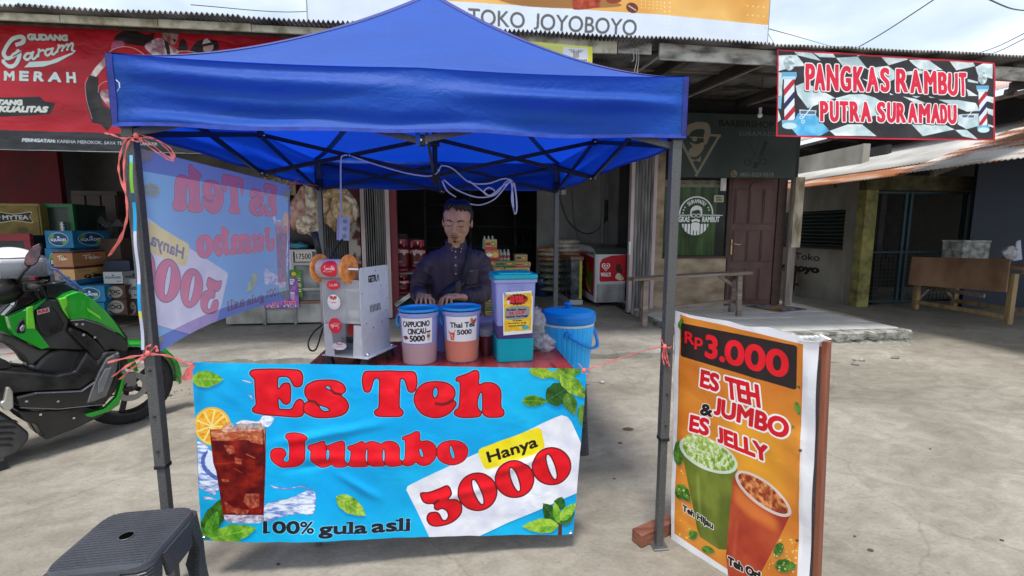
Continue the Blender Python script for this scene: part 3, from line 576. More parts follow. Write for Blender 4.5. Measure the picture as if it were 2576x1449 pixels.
def freezer_side_print():
    def f(c):
        c.put(c.poly([(4,30),(16,14),(96,20),(96,236),(12,216),(4,200)]), (.66,.04,.11)); heart(c, 28, 96, 1.0, (.90,.85,.85)); words(c, "WALL'S", (12,128), (44,130), (12,118), (.9,.85,.85), .8)
        c.put(c.poly([(52,60),(66,60),(78,150),(84,210),(66,205),(56,150)], smooth=True), (.55,.45,.10)); c.put(c.poly([(64,110),(88,110),(84,170),(70,190)], smooth=True), (.30,.45,.12)); c.put(c.line(curve([(50,150),(60,190),(80,220)]), 6), (.9,.85,.8))
    return plain(100, 250, (.80, .81, .84), f)
def smile_print(kind=0):
    def f(c):
        if kind == 0: c.put(c.poly(c.ell(60, 60, 57, 57)), (.88,.16,.26)); w_ = (.98,.86,.86)
        else: c.put(c.poly(c.ell(60, 60, 57, 57)), (.93,.92,.93)); w_ = (.80,.15,.24)
        if kind == 0:
            for P in ([(34,40),(26,48),(36,60),(30,76),(20,72)], [(42,66),(46,54),(50,66),(56,54),(60,66)], [(66,66),(67,54)], [(72,66),(78,40),(76,66)], [(82,66),(88,40),(86,66)], [(90,62),(98,56),(92,54),(92,66),(100,64)]): c.put(c.line(curve(P), 3.4), w_)
            c.put(c.line([(38,78),(80,76)], 2.5), w_)
        else:
            for x in (38, 72): c.put(c.poly([(x-12,16),(x+14,16),(x+14,34),(x+6,34),(x+6,42),(x+1,42),(x+1,34),(x-4,34),(x-4,42),(x-9,42),(x-9,34),(x-12,34)]), w_)
            c.put(c.poly(c.ell(56, 36, 9, 9)), w_); words(c, 'I gurbur', (34,68), (84,68), (34,58), w_, .6)
            for k in range(9): a = math.radians(-20+25*k); c.put(c.poly(c.ell(60+44*math.cos(a), 60+44*math.sin(a), 3.4, 3, n=8)), w_)
    return plain(120, 120, (1, 1, 1), f, clear=True)
def getra_print():
    def f(c):
        words(c, 'GET', (4,40), (58,40), (4,6), (.10,.11,.13), 2); words(c, 'R', (62,40), (80,40), (62,6), (.10,.11,.13), 2); c.put(c.line([(86,42),(98,4),(110,42)], 6), (.10,.11,.13))
    return plain(116, 48, (1, 1, 1), f, clear=True)
def gas_print():
    def f(c):
        c.a[:] = c.ntex((.24,.02,.05), (.36,.05,.08), 60, seed=5)(0, 0, c.w, c.h)
        for x in (92,): words(c, 'brightgas', (x+20,74), (x+140,74), (x+20,46), (.75,.62,.62), 1.6); words(c, 'untuk', (x+60,110), (x+95,110), (x+60,102), (.8,.7,.7)); words(c, 'rumah tangga', (x+50,124), (x+115,124), (x+50,116), (.8,.7,.7))
    return plain(344, 160, (.4, .04, .08), f)
def price_print():
    return plain(120, 76, (.80, .76, .72), lambda c: words(c, '17500', (10,58), (110,58), (10,18), (.12,.10,.10), .6))
def purple_print():
    def f(c):
        c.a[:] = c.ntex((.50,.30,.66), (.72,.50,.80), 40, seed=1)(0, 0, c.w, c.h)
        words(c, 'CHOCO', (20,30), (100,30), (20,12), (.96,.93,.97), 2, (.25,.1,.35), 2); words(c, 'SNOW', (30,52), (92,52), (30,36), (.96,.93,.97), 2, (.25,.1,.35), 2)
        for x, y in ((40, 110), (82, 140)): c.put(c.poly([(x-16,y-26),(x+16,y-26),(x+11,y+26),(x-11,y+26)]), (.84,.66,.84)); c.put(c.poly(c.ell(x,y-26,17,7)), (.95,.86,.95)); c.put(c.line([(x+2,y-30),(x+9,y-52)], 3), (.3,.15,.45))
        words(c, 'THE FUN', (28,196), (98,196), (28,180), (.95,.15,.45), 2, (.98,.95,.98), 2); c.put(c.poly(rrect(20,204,104,220,7)), (.96,.94,.97)); words(c, 'Rp 2.500', (30,217), (94,217), (30,207), (.3,.1,.4), .8)
    return plain(120, 230, (.6, .4, .74), f)
def green_print():
    def f(c):
        c.a[:] = c.ntex((.25,.48,.14), (.42,.64,.22), 30, seed=1)(0, 0, c.w, c.h)
        for y in (60, 100, 140): c.put(c.poly([(30,y),(90,y),(90,y+22),(30,y+22)]), (.90,.88,.84)); c.put(c.line([(34,y+11),(86,y+11)], 6), (.80,.12,.12))
        c.put(c.poly(c.ell(40, 30, 18, 14)), (.95,.75,.25)); words(c, 'MILO', (60,36), (96,36), (60,22), (.95,.95,.9), 1) if False else None
    return plain(100, 200, (.3, .5, .18), f)
def note_print():
    def f(c):
        for k in range(12): c.put(c.line(curve([(14,18+15*k),(24,12+15*k),(34,20+15*k),(46,13+15*k)]), 2), (.15,.13,.13))
    return plain(60, 200, (.82, .82, .80), f)
def tempo_print():
    def f(c):
        c.put(c.poly([(0,0),(240,0),(240,16),(0,16)]), (.84,.86,.45)); c.put(c.poly([(226,0),(240,0),(240,120),(226,120)]), (.86,.84,.25)); c.put(c.poly([(0,16),(150,16),(150,120),(0,120)]), (.80,.82,.42))
        g = (.38,.36,.30)
        for dx in (-6, 0, 6): c.put(c.line([(190+dx,34),(190+dx,78)], 3), g)
        for k in range(3):
            c.put(c.line([(168+k*4,30+k*7),(184,30+k*7)], 3.4), g); c.put(c.line([(196,30+k*7),(212-k*4,30+k*7)], 3.4), g)
        words(c, 'TEMPO SCAN', (156,102), (222,102), (156,90), g, .6); words(c, 'ORANGIN', (10,70), (130,70), (10,40), (.75,.75,.4), 1) if False else None
    return plain(240, 120, (.84, .86, .88), f)
def toko_print():
    def f(c):
        words(c, 'Toko', (60,44), (150,46), (60,10), (.16,.12,.12), .3); words(c, 'joyoboyo', (-40,106), (150,106), (-40,72), (.10,.08,.08), 3.2)
    return plain(160, 130, (1, 1, 1), f, clear=True)
def buka_print():
    return plain(100, 80, (.72, .72, .62), lambda c: (words(c, 'BUKA', (20,36), (82,36), (20,14), (.15,.15,.15), 1), words(c, 'OPEN', (20,68), (82,68), (20,46), (.15,.15,.15), 1)))
def mat_print():
    def f(c):
        c.put(c.poly([(60,6),(150,6),(150,54),(60,54)]), (.60,.45,.30))
        for x in (0, 150): c.put(c.poly(rrect(x+4,6,x+56,54,12)), (.12,.22,.42)); c.put(c.poly(rrect(x+12,16,x+48,44,10)), (.55,.62,.70)); c.put(c.poly(rrect(x+18,24,x+40,36,6)), (.12,.22,.42))
    return plain(210, 60, (.48, .34, .24), f)
def noodle_print(k=0):
    bg = ((.62,.55,.38), (.70,.62,.45), (.45,.52,.25), (.70,.45,.35))[k % 4]
    def f(c):
        c.put(c.poly([(0,44),(120,44),(120,60),(0,60)]), ((.55,.45,.3), (.75,.25,.2), (.2,.4,.15), (.6,.15,.15))[k % 4])
        c.put(c.poly(c.ell(84, 26, 26, 14)), ((.75,.3,.15), (.3,.45,.2), (.70,.35,.2), (.85,.75,.3))[k % 4]); c.put(c.poly(c.ell(84, 26, 16, 8)), (.80,.70,.35))
        words(c, ('mie', 'snack', 'mie', 'ale')[k % 4], (8,34), (54,34), (8,14), ((.12,.25,.12), (.7,.1,.1), (.15,.2,.35), (.95,.9,.85))[k % 4], 2)
    return plain(120, 60, bg, f)
# ---------------------------------------------------------------- helpers
def ray(px, py):
    x = (px-CPX)/FPX; y = -(py-CPY)/FPX; c, s = math.cos(PIT), math.sin(PIT)
    fy, fz = c+y*s, -s+y*c; cy, sy = math.cos(YAW), math.sin(YAW)
    return (x*cy+fy*sy, -x*sy+fy*cy, fz)
def at(px, py, Y): r = ray(px, py); t = Y/r[1]; return (r[0]*t, Y, CAMH+r[2]*t)          # the place on the wall plane y = Y
def atz(px, py, Z=0.): r = ray(px, py); t = (Z-CAMH)/r[2]; return (r[0]*t, r[1]*t, Z)     # the place on the level z = Z
def proj(X, Y, Z):
    Z -= CAMH; cy, sy = math.cos(YAW), math.sin(YAW); x = X*cy-Y*sy; f = X*sy+Y*cy; c, s = math.cos(PIT), math.sin(PIT)
    d = f*c-Z*s; u = f*s+Z*c; return ((CPX+FPX*x/d)*4032/2576, (CPY-FPX*u/d)*4032/2576)

def node_mat(name):
    m = bpy.data.materials.new(name); m.use_nodes = True; nt = m.node_tree; b = nt.nodes['Principled BSDF']; return m, nt, b
def pm(name, col, rough=.6, metal=0., var=.15, vs=5., bump=.0, bs=40., st=(1, 1, 1), col2=None, coat=0., trans=0., alpha=1., spec=.5, lo=.35, hi=.65, detail=4., bd=.01, rv=.1, translu=0., ior=1.45):
    m, nt, b = node_mat(name); N = nt.nodes.new; L = nt.links.new
    tc = N('ShaderNodeTexCoord'); mp = N('ShaderNodeMapping'); mp.inputs['Scale'].default_value = st; L(tc.outputs['Object'], mp.inputs[0])
    n = N('ShaderNodeTexNoise'); n.inputs['Scale'].default_value = vs; n.inputs['Detail'].default_value = detail; L(mp.outputs[0], n.inputs[0])
    r = N('ShaderNodeValToRGB'); r.color_ramp.elements[0].position = lo; r.color_ramp.elements[1].position = hi
    r.color_ramp.elements[0].color = (*[c*(1-var) for c in col], 1); r.color_ramp.elements[1].color = (*(col2 or [min(1, c*(1+var)) for c in col]), 1)
    L(n.outputs[0], r.inputs[0]); L(r.outputs[0], b.inputs['Base Color'])
    b.inputs['Roughness'].default_value = rough; b.inputs['Metallic'].default_value = metal; b.inputs['Coat Weight'].default_value = coat
    b.inputs['Transmission Weight'].default_value = trans; b.inputs['Alpha'].default_value = alpha; b.inputs['Specular IOR Level'].default_value = spec; b.inputs['IOR'].default_value = ior
    if rv:
        q = N('ShaderNodeMapRange'); q.inputs['To Min'].default_value = max(0, rough-rv); q.inputs['To Max'].default_value = min(1, rough+rv); L(n.outputs[0], q.inputs[0]); L(q.outputs[0], b.inputs['Roughness'])
    if bump:
        n3 = N('ShaderNodeTexNoise'); n3.inputs['Scale'].default_value = bs; n3.inputs['Detail'].default_value = 5; L(mp.outputs[0], n3.inputs[0])
        bp = N('ShaderNodeBump'); bp.inputs['Strength'].default_value = bump; bp.inputs['Distance'].default_value = bd; L(n3.outputs[0], bp.inputs['Height']); L(bp.outputs[0], b.inputs['Normal'])
    if translu:
        t = N('ShaderNodeBsdfTranslucent'); L(r.outputs[0], t.inputs[0]); mxs = N('ShaderNodeMixShader'); mxs.inputs[0].default_value = translu
        L(b.outputs[0], mxs.inputs[1]); L(t.outputs[0], mxs.inputs[2]); L(mxs.outputs[0], nt.nodes['Material Output'].inputs[0])
    return m
def wood(name, c1, c2, axis=2, sc=14., rough=.75, bump=.25):
    st = [1, 1, 1]; st[axis] = .08
    return pm(name, c1, rough, var=.25, vs=sc, col2=c2, st=st, bump=bump, bs=sc*2.5, detail=8, lo=.3, hi=.7)
def imgmat(name, c, rough=.55, bump=.0, bs=8., translu=0., back=None, fade=0., bd=.02, st=(1, 1, 1), coat=0., spec=.4):
    m, nt, b = node_mat(name); N = nt.nodes.new; L = nt.links.new
    im = c.image(name) if isinstance(c, Print) else c
    t = N('ShaderNodeTexImage'); t.image = im; t.interpolation = 'Linear'; t.extension = 'EXTEND'
    uv = N('ShaderNodeTexCoord'); L(uv.outputs['UV'], t.inputs[0])
    n = N('ShaderNodeTexNoise'); n.inputs['Scale'].default_value = 3; n.inputs['Detail'].default_value = 5; L(uv.outputs['Object'], n.inputs[0])
    mr = N('ShaderNodeMapRange'); mr.inputs['To Min'].default_value = .82; mr.inputs['To Max'].default_value = 1.1; L(n.outputs[0], mr.inputs[0])
    mu = N('ShaderNodeMix'); mu.data_type = 'RGBA'; mu.blend_type = 'MULTIPLY'; mu.inputs['Factor'].default_value = 1
    L(t.outputs[0], mu.inputs['A']); L(mr.outputs[0], mu.inputs['B']); L(mu.outputs['Result'], b.inputs['Base Color'])
    b.inputs['Roughness'].default_value = rough; b.inputs['Specular IOR Level'].default_value = spec; b.inputs['Coat Weight'].default_value = coat
    if isinstance(c, Print) and c.clear: L(t.outputs['Alpha'], b.inputs['Alpha'])
    if bump:
        mp = N('ShaderNodeMapping'); mp.inputs['Scale'].default_value = st; L(uv.outputs['Object'], mp.inputs[0])
        n3 = N('ShaderNodeTexNoise'); n3.inputs['Scale'].default_value = bs; n3.inputs['Detail'].default_value = 6; n3.inputs['Distortion'].default_value = .8; L(mp.outputs[0], n3.inputs[0])
        bp = N('ShaderNodeBump'); bp.inputs['Strength'].default_value = bump; bp.inputs['Distance'].default_value = bd; L(n3.outputs[0], bp.inputs['Height']); L(bp.outputs[0], b.inputs['Normal'])
    last = b.outputs[0]; out = nt.nodes['Material Output'].inputs[0]
    if translu:
        tr = N('ShaderNodeBsdfTranslucent'); L(mu.outputs['Result'], tr.inputs[0]); mxs = N('ShaderNodeMixShader'); mxs.inputs[0].default_value = translu
        L(last, mxs.inputs[1]); L(tr.outputs[0], mxs.inputs[2]); last = mxs.outputs[0]; L(last, out)
    if back:
        # the unprinted reverse: pale weave with the print showing through, a double layer at the hems
        mb = N('ShaderNodeMix'); mb.data_type = 'RGBA'; mb.inputs['Factor'].default_value = fade; L(t.outputs[0], mb.inputs['A']); mb.inputs['B'].default_value = (*back, 1)
        sx = N('ShaderNodeSeparateXYZ'); L(uv.outputs['UV'], sx.inputs[0])
        def band(o, op, v): q = N('ShaderNodeMath'); q.operation = op; q.inputs[1].default_value = v; L(o, q.inputs[0]); return q.outputs[0]
        def mxx(a, c_): q = N('ShaderNodeMath'); q.operation = 'MAXIMUM'; L(a, q.inputs[0]); L(c_, q.inputs[1]); return q.outputs[0]
        e = mxx(mxx(band(sx.outputs[1], 'GREATER_THAN', .895), band(sx.outputs[1], 'LESS_THAN', .075)), band(sx.outputs[0], 'LESS_THAN', .022))
        ds = N('ShaderNodeMix'); ds.data_type = 'RGBA'; ds.blend_type = 'MULTIPLY'; L(e, ds.inputs['Factor']); L(mb.outputs['Result'], ds.inputs['A']); ds.inputs['B'].default_value = (.62, .50, .74, 1)
        df = N('ShaderNodeBsdfDiffuse'); L(ds.outputs['Result'], df.inputs[0]); tr2 = N('ShaderNodeBsdfTranslucent'); L(ds.outputs['Result'], tr2.inputs[0])
        m3 = N('ShaderNodeMixShader'); m3.inputs[0].default_value = .5; L(df.outputs[0], m3.inputs[1]); L(tr2.outputs[0], m3.inputs[2])
        ge = N('ShaderNodeNewGeometry'); m4 = N('ShaderNodeMixShader'); L(ge.outputs['Backfacing'], m4.inputs[0]); L(last, m4.inputs[1]); L(m3.outputs[0], m4.inputs[2]); L(m4.outputs[0], out)
    return m

class MB:
    def __init__(s): s.v = []; s.f = []; s.uv = None; s.M = None
    def add(s, v, f):
        o = len(s.v)
        if s.M is not None: v = [tuple(s.M @ Vector(p)) for p in v]
        s.v += [tuple(p) for p in v]; s.f += [tuple(i+o for i in q) for q in f]; return s
    def hexa(s, b, t):   # bottom 4 and top 4 corners, counter-clockwise
        return s.add(list(b)+list(t), [(3, 2, 1, 0), (4, 5, 6, 7), (0, 1, 5, 4), (1, 2, 6, 5), (2, 3, 7, 6), (3, 0, 4, 7)])
    def box(s, x0, x1, y0, y1, z0, z1):
        return s.hexa([(x0, y0, z0), (x1, y0, z0), (x1, y1, z0), (x0, y1, z0)], [(x0, y0, z1), (x1, y0, z1), (x1, y1, z1), (x0, y1, z1)])
    def bar(s, a, b, w, h=None, up=(0, 0, 1), w2=None, h2=None):
        a, b = Vector(a), Vector(b); d = (b-a).normalized(); u = Vector(up)
        if abs(d.dot(u)) > .98: u = Vector((0, 1, 0))
        x = d.cross(u).normalized(); y = x.cross(d); h = h or w; w2 = w2 or w; h2 = h2 or h
        c = lambda p, w, h: [p-x*w/2-y*h/2, p+x*w/2-y*h/2, p+x*w/2+y*h/2, p-x*w/2+y*h/2]
        return s.hexa(c(a, w, h), c(b, w2, h2))
    def tube(s, pts, r, n=8, cap=True, flat=1.):
        P = [Vector(p) for p in pts]; R = r if isinstance(r, (list, tuple)) else [r]*len(P); V = []; F = []
        pu = None
        for i, p in enumerate(P):
            d = (P[min(i+1, len(P)-1)]-P[max(i-1, 0)]).normalized()
            u = Vector((0, 0, 1)) if pu is None else pu
            if pu is None and abs(d.z) > .95: u = Vector((0, 1, 0))
            x = d.cross(u).normalized(); y = x.cross(d).normalized(); pu = y
            for k in range(n):
                a = 2*math.pi*k/n; V.append(p+x*R[i]*math.cos(a)+y*R[i]*flat*math.sin(a))
        for i in range(len(P)-1):
            for k in range(n): F.append((i*n+k, i*n+(k+1) % n, (i+1)*n+(k+1) % n, (i+1)*n+k))
        if cap: F += [tuple(range(n))[::-1], tuple((len(P)-1)*n+k for k in range(n))]
        return s.add(V, F)
    def lathe(s, prof, c=(0, 0, 0), n=28, axis=2, close=True):
        V = []; F = []
        for r, z in prof:
            for k in range(n):
                a = 2*math.pi*k/n; q = (r*math.cos(a), r*math.sin(a), z)
                q = q if axis == 2 else ((q[2], q[0], q[1]) if axis == 0 else (q[1], q[2], q[0]))
                V.append((c[0]+q[0], c[1]+q[1], c[2]+q[2]))
        for i in range(len(prof)-1):
            for k in range(n): F.append((i*n+k, i*n+(k+1) % n, (i+1)*n+(k+1) % n, (i+1)*n+k))
        if close: F += [tuple(range(n))[::-1], tuple((len(prof)-1)*n+k for k in range(n))]
        return s.add(V, F)
    def prism(s, poly, a, b):
        """poly: list of 3D-able functions; a, b: maps (u, v) -> 3D for the two ends"""
        n = len(poly); V = [a(*p) for p in poly]+[b(*p) for p in poly]
        return s.add(V, [tuple(range(n))[::-1], tuple(range(n, 2*n))]+[(i, (i+1) % n, n+(i+1) % n, n+i) for i in range(n)])
    def ball(s, c, r, n=12, m=8):
        r = r if isinstance(r, (list, tuple)) else (r, r, r); V = []; F = []
        for i in range(m+1):
            t = math.pi*i/m
            for k in range(n): a = 2*math.pi*k/n; V.append((c[0]+r[0]*math.sin(t)*math.cos(a), c[1]+r[1]*math.sin(t)*math.sin(a), c[2]+r[2]*math.cos(t)))
        for i in range(m):
            for k in range(n): F.append((i*n+(k+1) % n, i*n+k, (i+1)*n+k, (i+1)*n+(k+1) % n))
        return s.add(V, F)
    def build(s, name, m, parent=None, smooth=False, bev=0., world=True, seg=2, tri=False, solid=0., sub=0):
        off = Vector((0, 0, 0))
        if parent is not None and world:
            q = parent
            while q is not None: off += q.location; q = q.parent
        me = bpy.data.meshes.new(name); me.from_pydata([Vector(p)-off for p in s.v], [], s.f); me.update()
        bm = bmesh.new(); bm.from_mesh(me); bmesh.ops.remove_doubles(bm, verts=bm.verts, dist=1e-5)
        if not s.uv: bmesh.ops.recalc_face_normals(bm, faces=bm.faces)
        bm.to_mesh(me); bm.free()
        ob = bpy.data.objects.new(name, me); COL.objects.link(ob); me.materials.append(m)
        if parent is not None: ob.parent = parent
        if smooth:
            for p in me.polygons: p.use_smooth = True
        if bev:
            q = ob.modifiers.new('bevel', 'BEVEL'); q.width = bev; q.segments = seg; q.limit_method = 'ANGLE'; q.angle_limit = math.radians(35); 
        if solid: q = ob.modifiers.new('solid', 'SOLIDIFY'); q.thickness = solid; q.offset = 0
        if sub: q = ob.modifiers.new('sub', 'SUBSURF'); q.levels = q.render_levels = sub
        return ob
def sheet(name, fn, nu, nv, m, parent=None, smooth=True, off=None, solid=0.):
    """fn(u, v) -> point; u to the right, v upward; keeps a 0..1 uv map"""
    o = Vector((0, 0, 0)); q = parent
    while q is not None: o += q.location; q = q.parent
    V = [Vector(fn(i/nu, j/nv))-o for j in range(nv+1) for i in range(nu+1)]
    F = [(j*(nu+1)+i, j*(nu+1)+i+1, (j+1)*(nu+1)+i+1, (j+1)*(nu+1)+i) for j in range(nv) for i in range(nu)]
    me = bpy.data.meshes.new(name); me.from_pydata(V, [], F); uv = me.uv_layers.new(name='UVMap')
    for p in me.polygons:
        for li, vi in zip(p.loop_indices, p.vertices): uv.data[li].uv = ((vi % (nu+1))/nu, (vi//(nu+1))/nv)
        p.use_smooth = smooth
    ob = bpy.data.objects.new(name, me); COL.objects.link(ob); me.materials.append(m); ob.parent = parent
    if solid: q = ob.modifiers.new('solid', 'SOLIDIFY'); q.thickness = solid; q.offset = -1
    return ob
def quad(name, p00, p10, p11, p01, m, parent=None, n=1, lift=0.):
    a, b, c, d = [Vector(p) for p in (p00, p10, p11, p01)]; nn = (b-a).cross(d-a).normalized()*lift
    return sheet(name, lambda u, v: (a*(1-u)+b*u)*(1-v)+(d*(1-u)+c*u)*v+nn, n, n, m, parent, smooth=False)
def thing(name, label, cat, loc=(0, 0, 0), group=None, rz=0.):
    o = bpy.data.objects.new(name, None); COL.objects.link(o); o.location = loc; o.rotation_euler = (0, 0, rz); o.empty_display_size = .1
    o['label'] = label; o['category'] = cat
    if group: o['group'] = group
    return o
def tag(o, label, cat, group=None):
    o['label'] = label; o['category'] = cat
    if group: o['group'] = group
    return o
def setting(o, kind='structure'): o['kind'] = kind; return o
def dup(root, loc=None, rz=None, label=None):
    r = root.copy(); COL.objects.link(r)
    if loc is not None: r.location = loc
    if rz is not None: r.rotation_euler = (0, 0, rz)
    if label: r['label'] = label
    for ch in root.children:
        c = ch.copy(); COL.objects.link(c); c.parent = r
        for g in ch.children: d = g.copy(); COL.objects.link(d); d.parent = c
    return r
def nz(x, y=0., s=0):
    """small smooth value noise for crumpled cloth"""
    def h(i, j): return ((math.sin(i*127.1+j*311.7+s*74.7)*43758.5453) % 1)
    i, j = math.floor(x), math.floor(y); a, b = x-i, y-j; a = a*a*(3-2*a); b = b*b*(3-2*b)
    return (h(i, j)*(1-a)+h(i+1, j)*a)*(1-b)+(h(i, j+1)*(1-a)+h(i+1, j+1)*a)*b-.5
def rope(pts, n=8): return [tuple(p) for p in curve3(pts, n)]
def curve3(pts, n=6):
    P = np.array(pts, float); P = np.r_[[2*P[0]-P[1]], P, [2*P[-1]-P[-2]]]; out = []
    for i in range(1, len(P)-2):
        a, b, c, d = P[i-1:i+3]
        for k in range(n):
            t = k/n; out.append(.5*((2*b)+(-a+c)*t+(2*a-5*b+4*c-d)*t*t+(-a+3*b-3*c+d)*t**3))
    out.append(P[-2]); return out
# ---------------------------------------------------------------- shared materials
M = {}
M['steel'] = pm('grey_steel', (.35, .36, .37), .35, .9, bump=.05)
M['chrome'] = pm('bright_metal', (.75, .76, .78), .2, 1.)
M['black'] = pm('black_plastic', (.018, .018, .02), .45)
M['white'] = pm('white_paint', (.72, .73, .74), .5)
M['dark'] = pm('dark_paint', (.03, .03, .035), .6)
M['wire'] = pm('black_wire', (.02, .02, .02), .5)
M['pink'] = pm('pink_raffia', (.80, .21, .20), .45, var=.25, vs=30, translu=.3)
M['weathered'] = wood('weathered_wood', (.14, .105, .085), (.30, .24, .20), 0)
M['oldboard'] = pm('peeling_board', (.17, .16, .15), .85, var=.3, vs=7, col2=(.50, .49, .45), st=(.6, 1, 1.6), bump=.3, bs=30, lo=.35, hi=.6, detail=8)
# ---------------------------------------------------------------- ground
def concrete(name, c, c2, vs=1.2, streak=(1, 1.6, 1)):
    m, nt, b = node_mat(name); N = nt.nodes.new; L = nt.links.new
    tc = N('ShaderNodeTexCoord'); mp = N('ShaderNodeMapping'); mp.inputs['Scale'].default_value = streak; L(tc.outputs['Object'], mp.inputs[0])
    def noise(s, d=6, dist=0.): n = N('ShaderNodeTexNoise'); n.inputs['Scale'].default_value = s; n.inputs['Detail'].default_value = d; n.inputs['Distortion'].default_value = dist; L(mp.outputs[0], n.inputs[0]); return n.outputs[0]
    def ramp(o, p0, p1, c0, c1): r = N('ShaderNodeValToRGB'); r.color_ramp.elements[0].position = p0; r.color_ramp.elements[1].position = p1; r.color_ramp.elements[0].color = (*c0, 1); r.color_ramp.elements[1].color = (*c1, 1); L(o, r.inputs[0]); return r.outputs[0]
    def mix(a, b_, f, mode='MULTIPLY', fac=1.): q = N('ShaderNodeMix'); q.data_type = 'RGBA'; q.blend_type = mode; q.inputs['Factor'].default_value = fac; L(a, q.inputs['A']); L(b_, q.inputs['B']); (L(f, q.inputs['Factor']) if f is not None else 0); return q.outputs['Result']
    base = ramp(noise(vs, 8, .6), .3, .7, c, c2)
    mot = ramp(noise(4.5, 9, 1.4), .32, .68, (.82, .805, .78), (1.10, 1.10, 1.09)); base = mix(base, mot, None)
    fine = ramp(noise(45, 9, .6), .40, .6, (.93, .925, .915), (1.04, 1.04, 1.04)); base = mix(base, fine, None)
    spots = ramp(noise(28, 4), .62, .72, (1, 1, 1), (.80, .77, .73)); base = mix(base, spots, None)
    v = N('ShaderNodeTexVoronoi'); v.feature = 'DISTANCE_TO_EDGE'; v.inputs['Scale'].default_value = .55
    dn = N('ShaderNodeMix'); dn.data_type = 'VECTOR'; dn.inputs['Factor'].default_value = .22; nv = N('ShaderNodeTexNoise'); nv.inputs['Scale'].default_value = 3; nv.inputs['Detail'].default_value = 8; L(tc.outputs['Object'], nv.inputs[0])
    L(tc.outputs['Object'], dn.inputs['A']); L(nv.outputs['Color'], dn.inputs['B']); L(dn.outputs['Result'], v.inputs['Vector'])
    crack = ramp(v.outputs['Distance'], .0, .004, (.42, .38, .34), (1, 1, 1)); base = mix(base, crack, None, fac=.3)
    L(base, b.inputs['Base Color']); b.inputs['Roughness'].default_value = .88; b.inputs['Specular IOR Level'].default_value = .25
    bp = N('ShaderNodeBump'); bp.inputs['Strength'].default_value = .35; bp.inputs['Distance'].default_value = .012; L(noise(30, 12, .8), bp.inputs['Height']); L(bp.outputs[0], b.inputs['Normal'])
    return m
M['ground'] = concrete('bare_concrete', (.195, .177, .146), (.335, .312, .270), .7, streak=(1, 1.4, 1))
M['walk'] = concrete('verandah_concrete', (.20, .19, .17), (.36, .34, .31), 1.0)
M['edge'] = pm('broken_concrete_edge', (.16, .155, .14), .95, var=.3, vs=9, col2=(.42, .41, .37), bump=.9, bs=18, bd=.03, detail=9)
g = MB(); g.add([(-300, -300, 0), (300, -300, 0), (300, 300, 0), (-300, 300, 0)], [(0, 1, 2, 3)]); setting(g.build('ground', M['ground']))
def slab(name, pts, z0, z1, m, jag=.03, seed=0, n=60):
    """a slab with a broken, uneven front edge running through pts (x, y), back at y = 15"""
    P = np.array(pts, float); s_ = np.r_[0, np.cumsum(np.hypot(*np.diff(P, axis=0).T))]; t = np.linspace(0, s_[-1], n)
    X = np.interp(t, s_, P[:, 0]); Y = np.interp(t, s_, P[:, 1]); r = np.random.RandomState(seed); b = MB(); V = []; F = []
    j1 = np.cumsum(r.uniform(-1, 1, n)); j1 -= np.linspace(j1[0], j1[-1], n); j1 = j1/max(1, abs(j1).max())*jag*2+r.uniform(-jag, jag, n)*.5
    for i in range(n):
        V += [(X[i], 15, z1), (X[i], Y[i]+.05+j1[i], z1), (X[i], Y[i]+j1[i], z1-.02-.02*r.rand()), (X[i], Y[i]+j1[i]*1.3-.02*r.rand(), z0)]
    for i in range(n-1):
        for k in range(3): F.append((4*i+k, 4*i+k+1, 4*i+4+k+1, 4*i+4+k))
    b.add(V, F); return setting(b.build(name, m))
slab('verandah_floor', [(-14, 5.25), (-3.0, 4.95), (-1.5, 4.9), (0, 4.82), (2.1, 4.72), (2.7, 4.9), (2.7, 14)][:6], 0, .12, M['walk'], .035, 3, 150)
slab('lower_step', [(-14, 4.55), (-2.6, 4.30), (-1, 4.22), (.8, 4.1), (1.85, 4.02), (4.5, 4.5), (5.0, 4.62), (5.9, 5.3)], 0, .035, M['ground'], .05, 5, 170)
# broken lumps along the worn edges
rr = random.Random(4); b = MB()
for k in range(46):
    x = rr.uniform(-3, 5.2); y = np.interp(x, [-3, 2.1, 4.5, 5.2], [4.28, 4.03, 4.47, 4.72])+rr.uniform(-.12, .05); r_ = rr.uniform(.006, .028)
    b.ball((x, y, r_*.5), (r_*rr.uniform(1, 2), r_*rr.uniform(.6, 1.4), r_*.7), 6, 4)
setting(b.build('rubble', M['edge']), 'stuff')
# floors of the shops and the yard on the right
# tiled platform in front of the barber shop
pf = thing('tiled_platform', 'raised platform of pale floor tiles before the brown door', 'platform', (4.1, 6, 0))
b = MB(); n = 44; V = []; F = []; r = np.random.RandomState(9)
for i in range(n+1):
    x = 2.72+(5.60-2.72)*i/n; jj = .012*r.randn()
    V += [(x, 7.0, .188), (x, 5.03+.004*r.randn(), .188), (x, 5.01+jj, .165), (x, 5.02+jj, .09+.012*r.randn()), (x, 5.055, .08+.01*r.randn()), (x, 5.03+jj, .05), (x, 5.01+jj, 0)]
for i in range(n):
    for k in range(6): F.append((7*i+k, 7*i+k+1, 7*i+7+k+1, 7*i+7+k))
b.add(V, F); b.box(5.56, 5.62, 5.03, 7.0, 0, .187); b.box(2.69, 2.73, 5.04, 7.0, 0, .187); b.build('slab', M['edge'], pf)
M['tile'] = pm('pale_tile', (.60, .595, .58), .35, var=.1, vs=3, bump=.04, bs=8, coat=.15)
tm = MB().box(-.194, .194, -.194, .194, 0, .010); t0 = None; k = 0
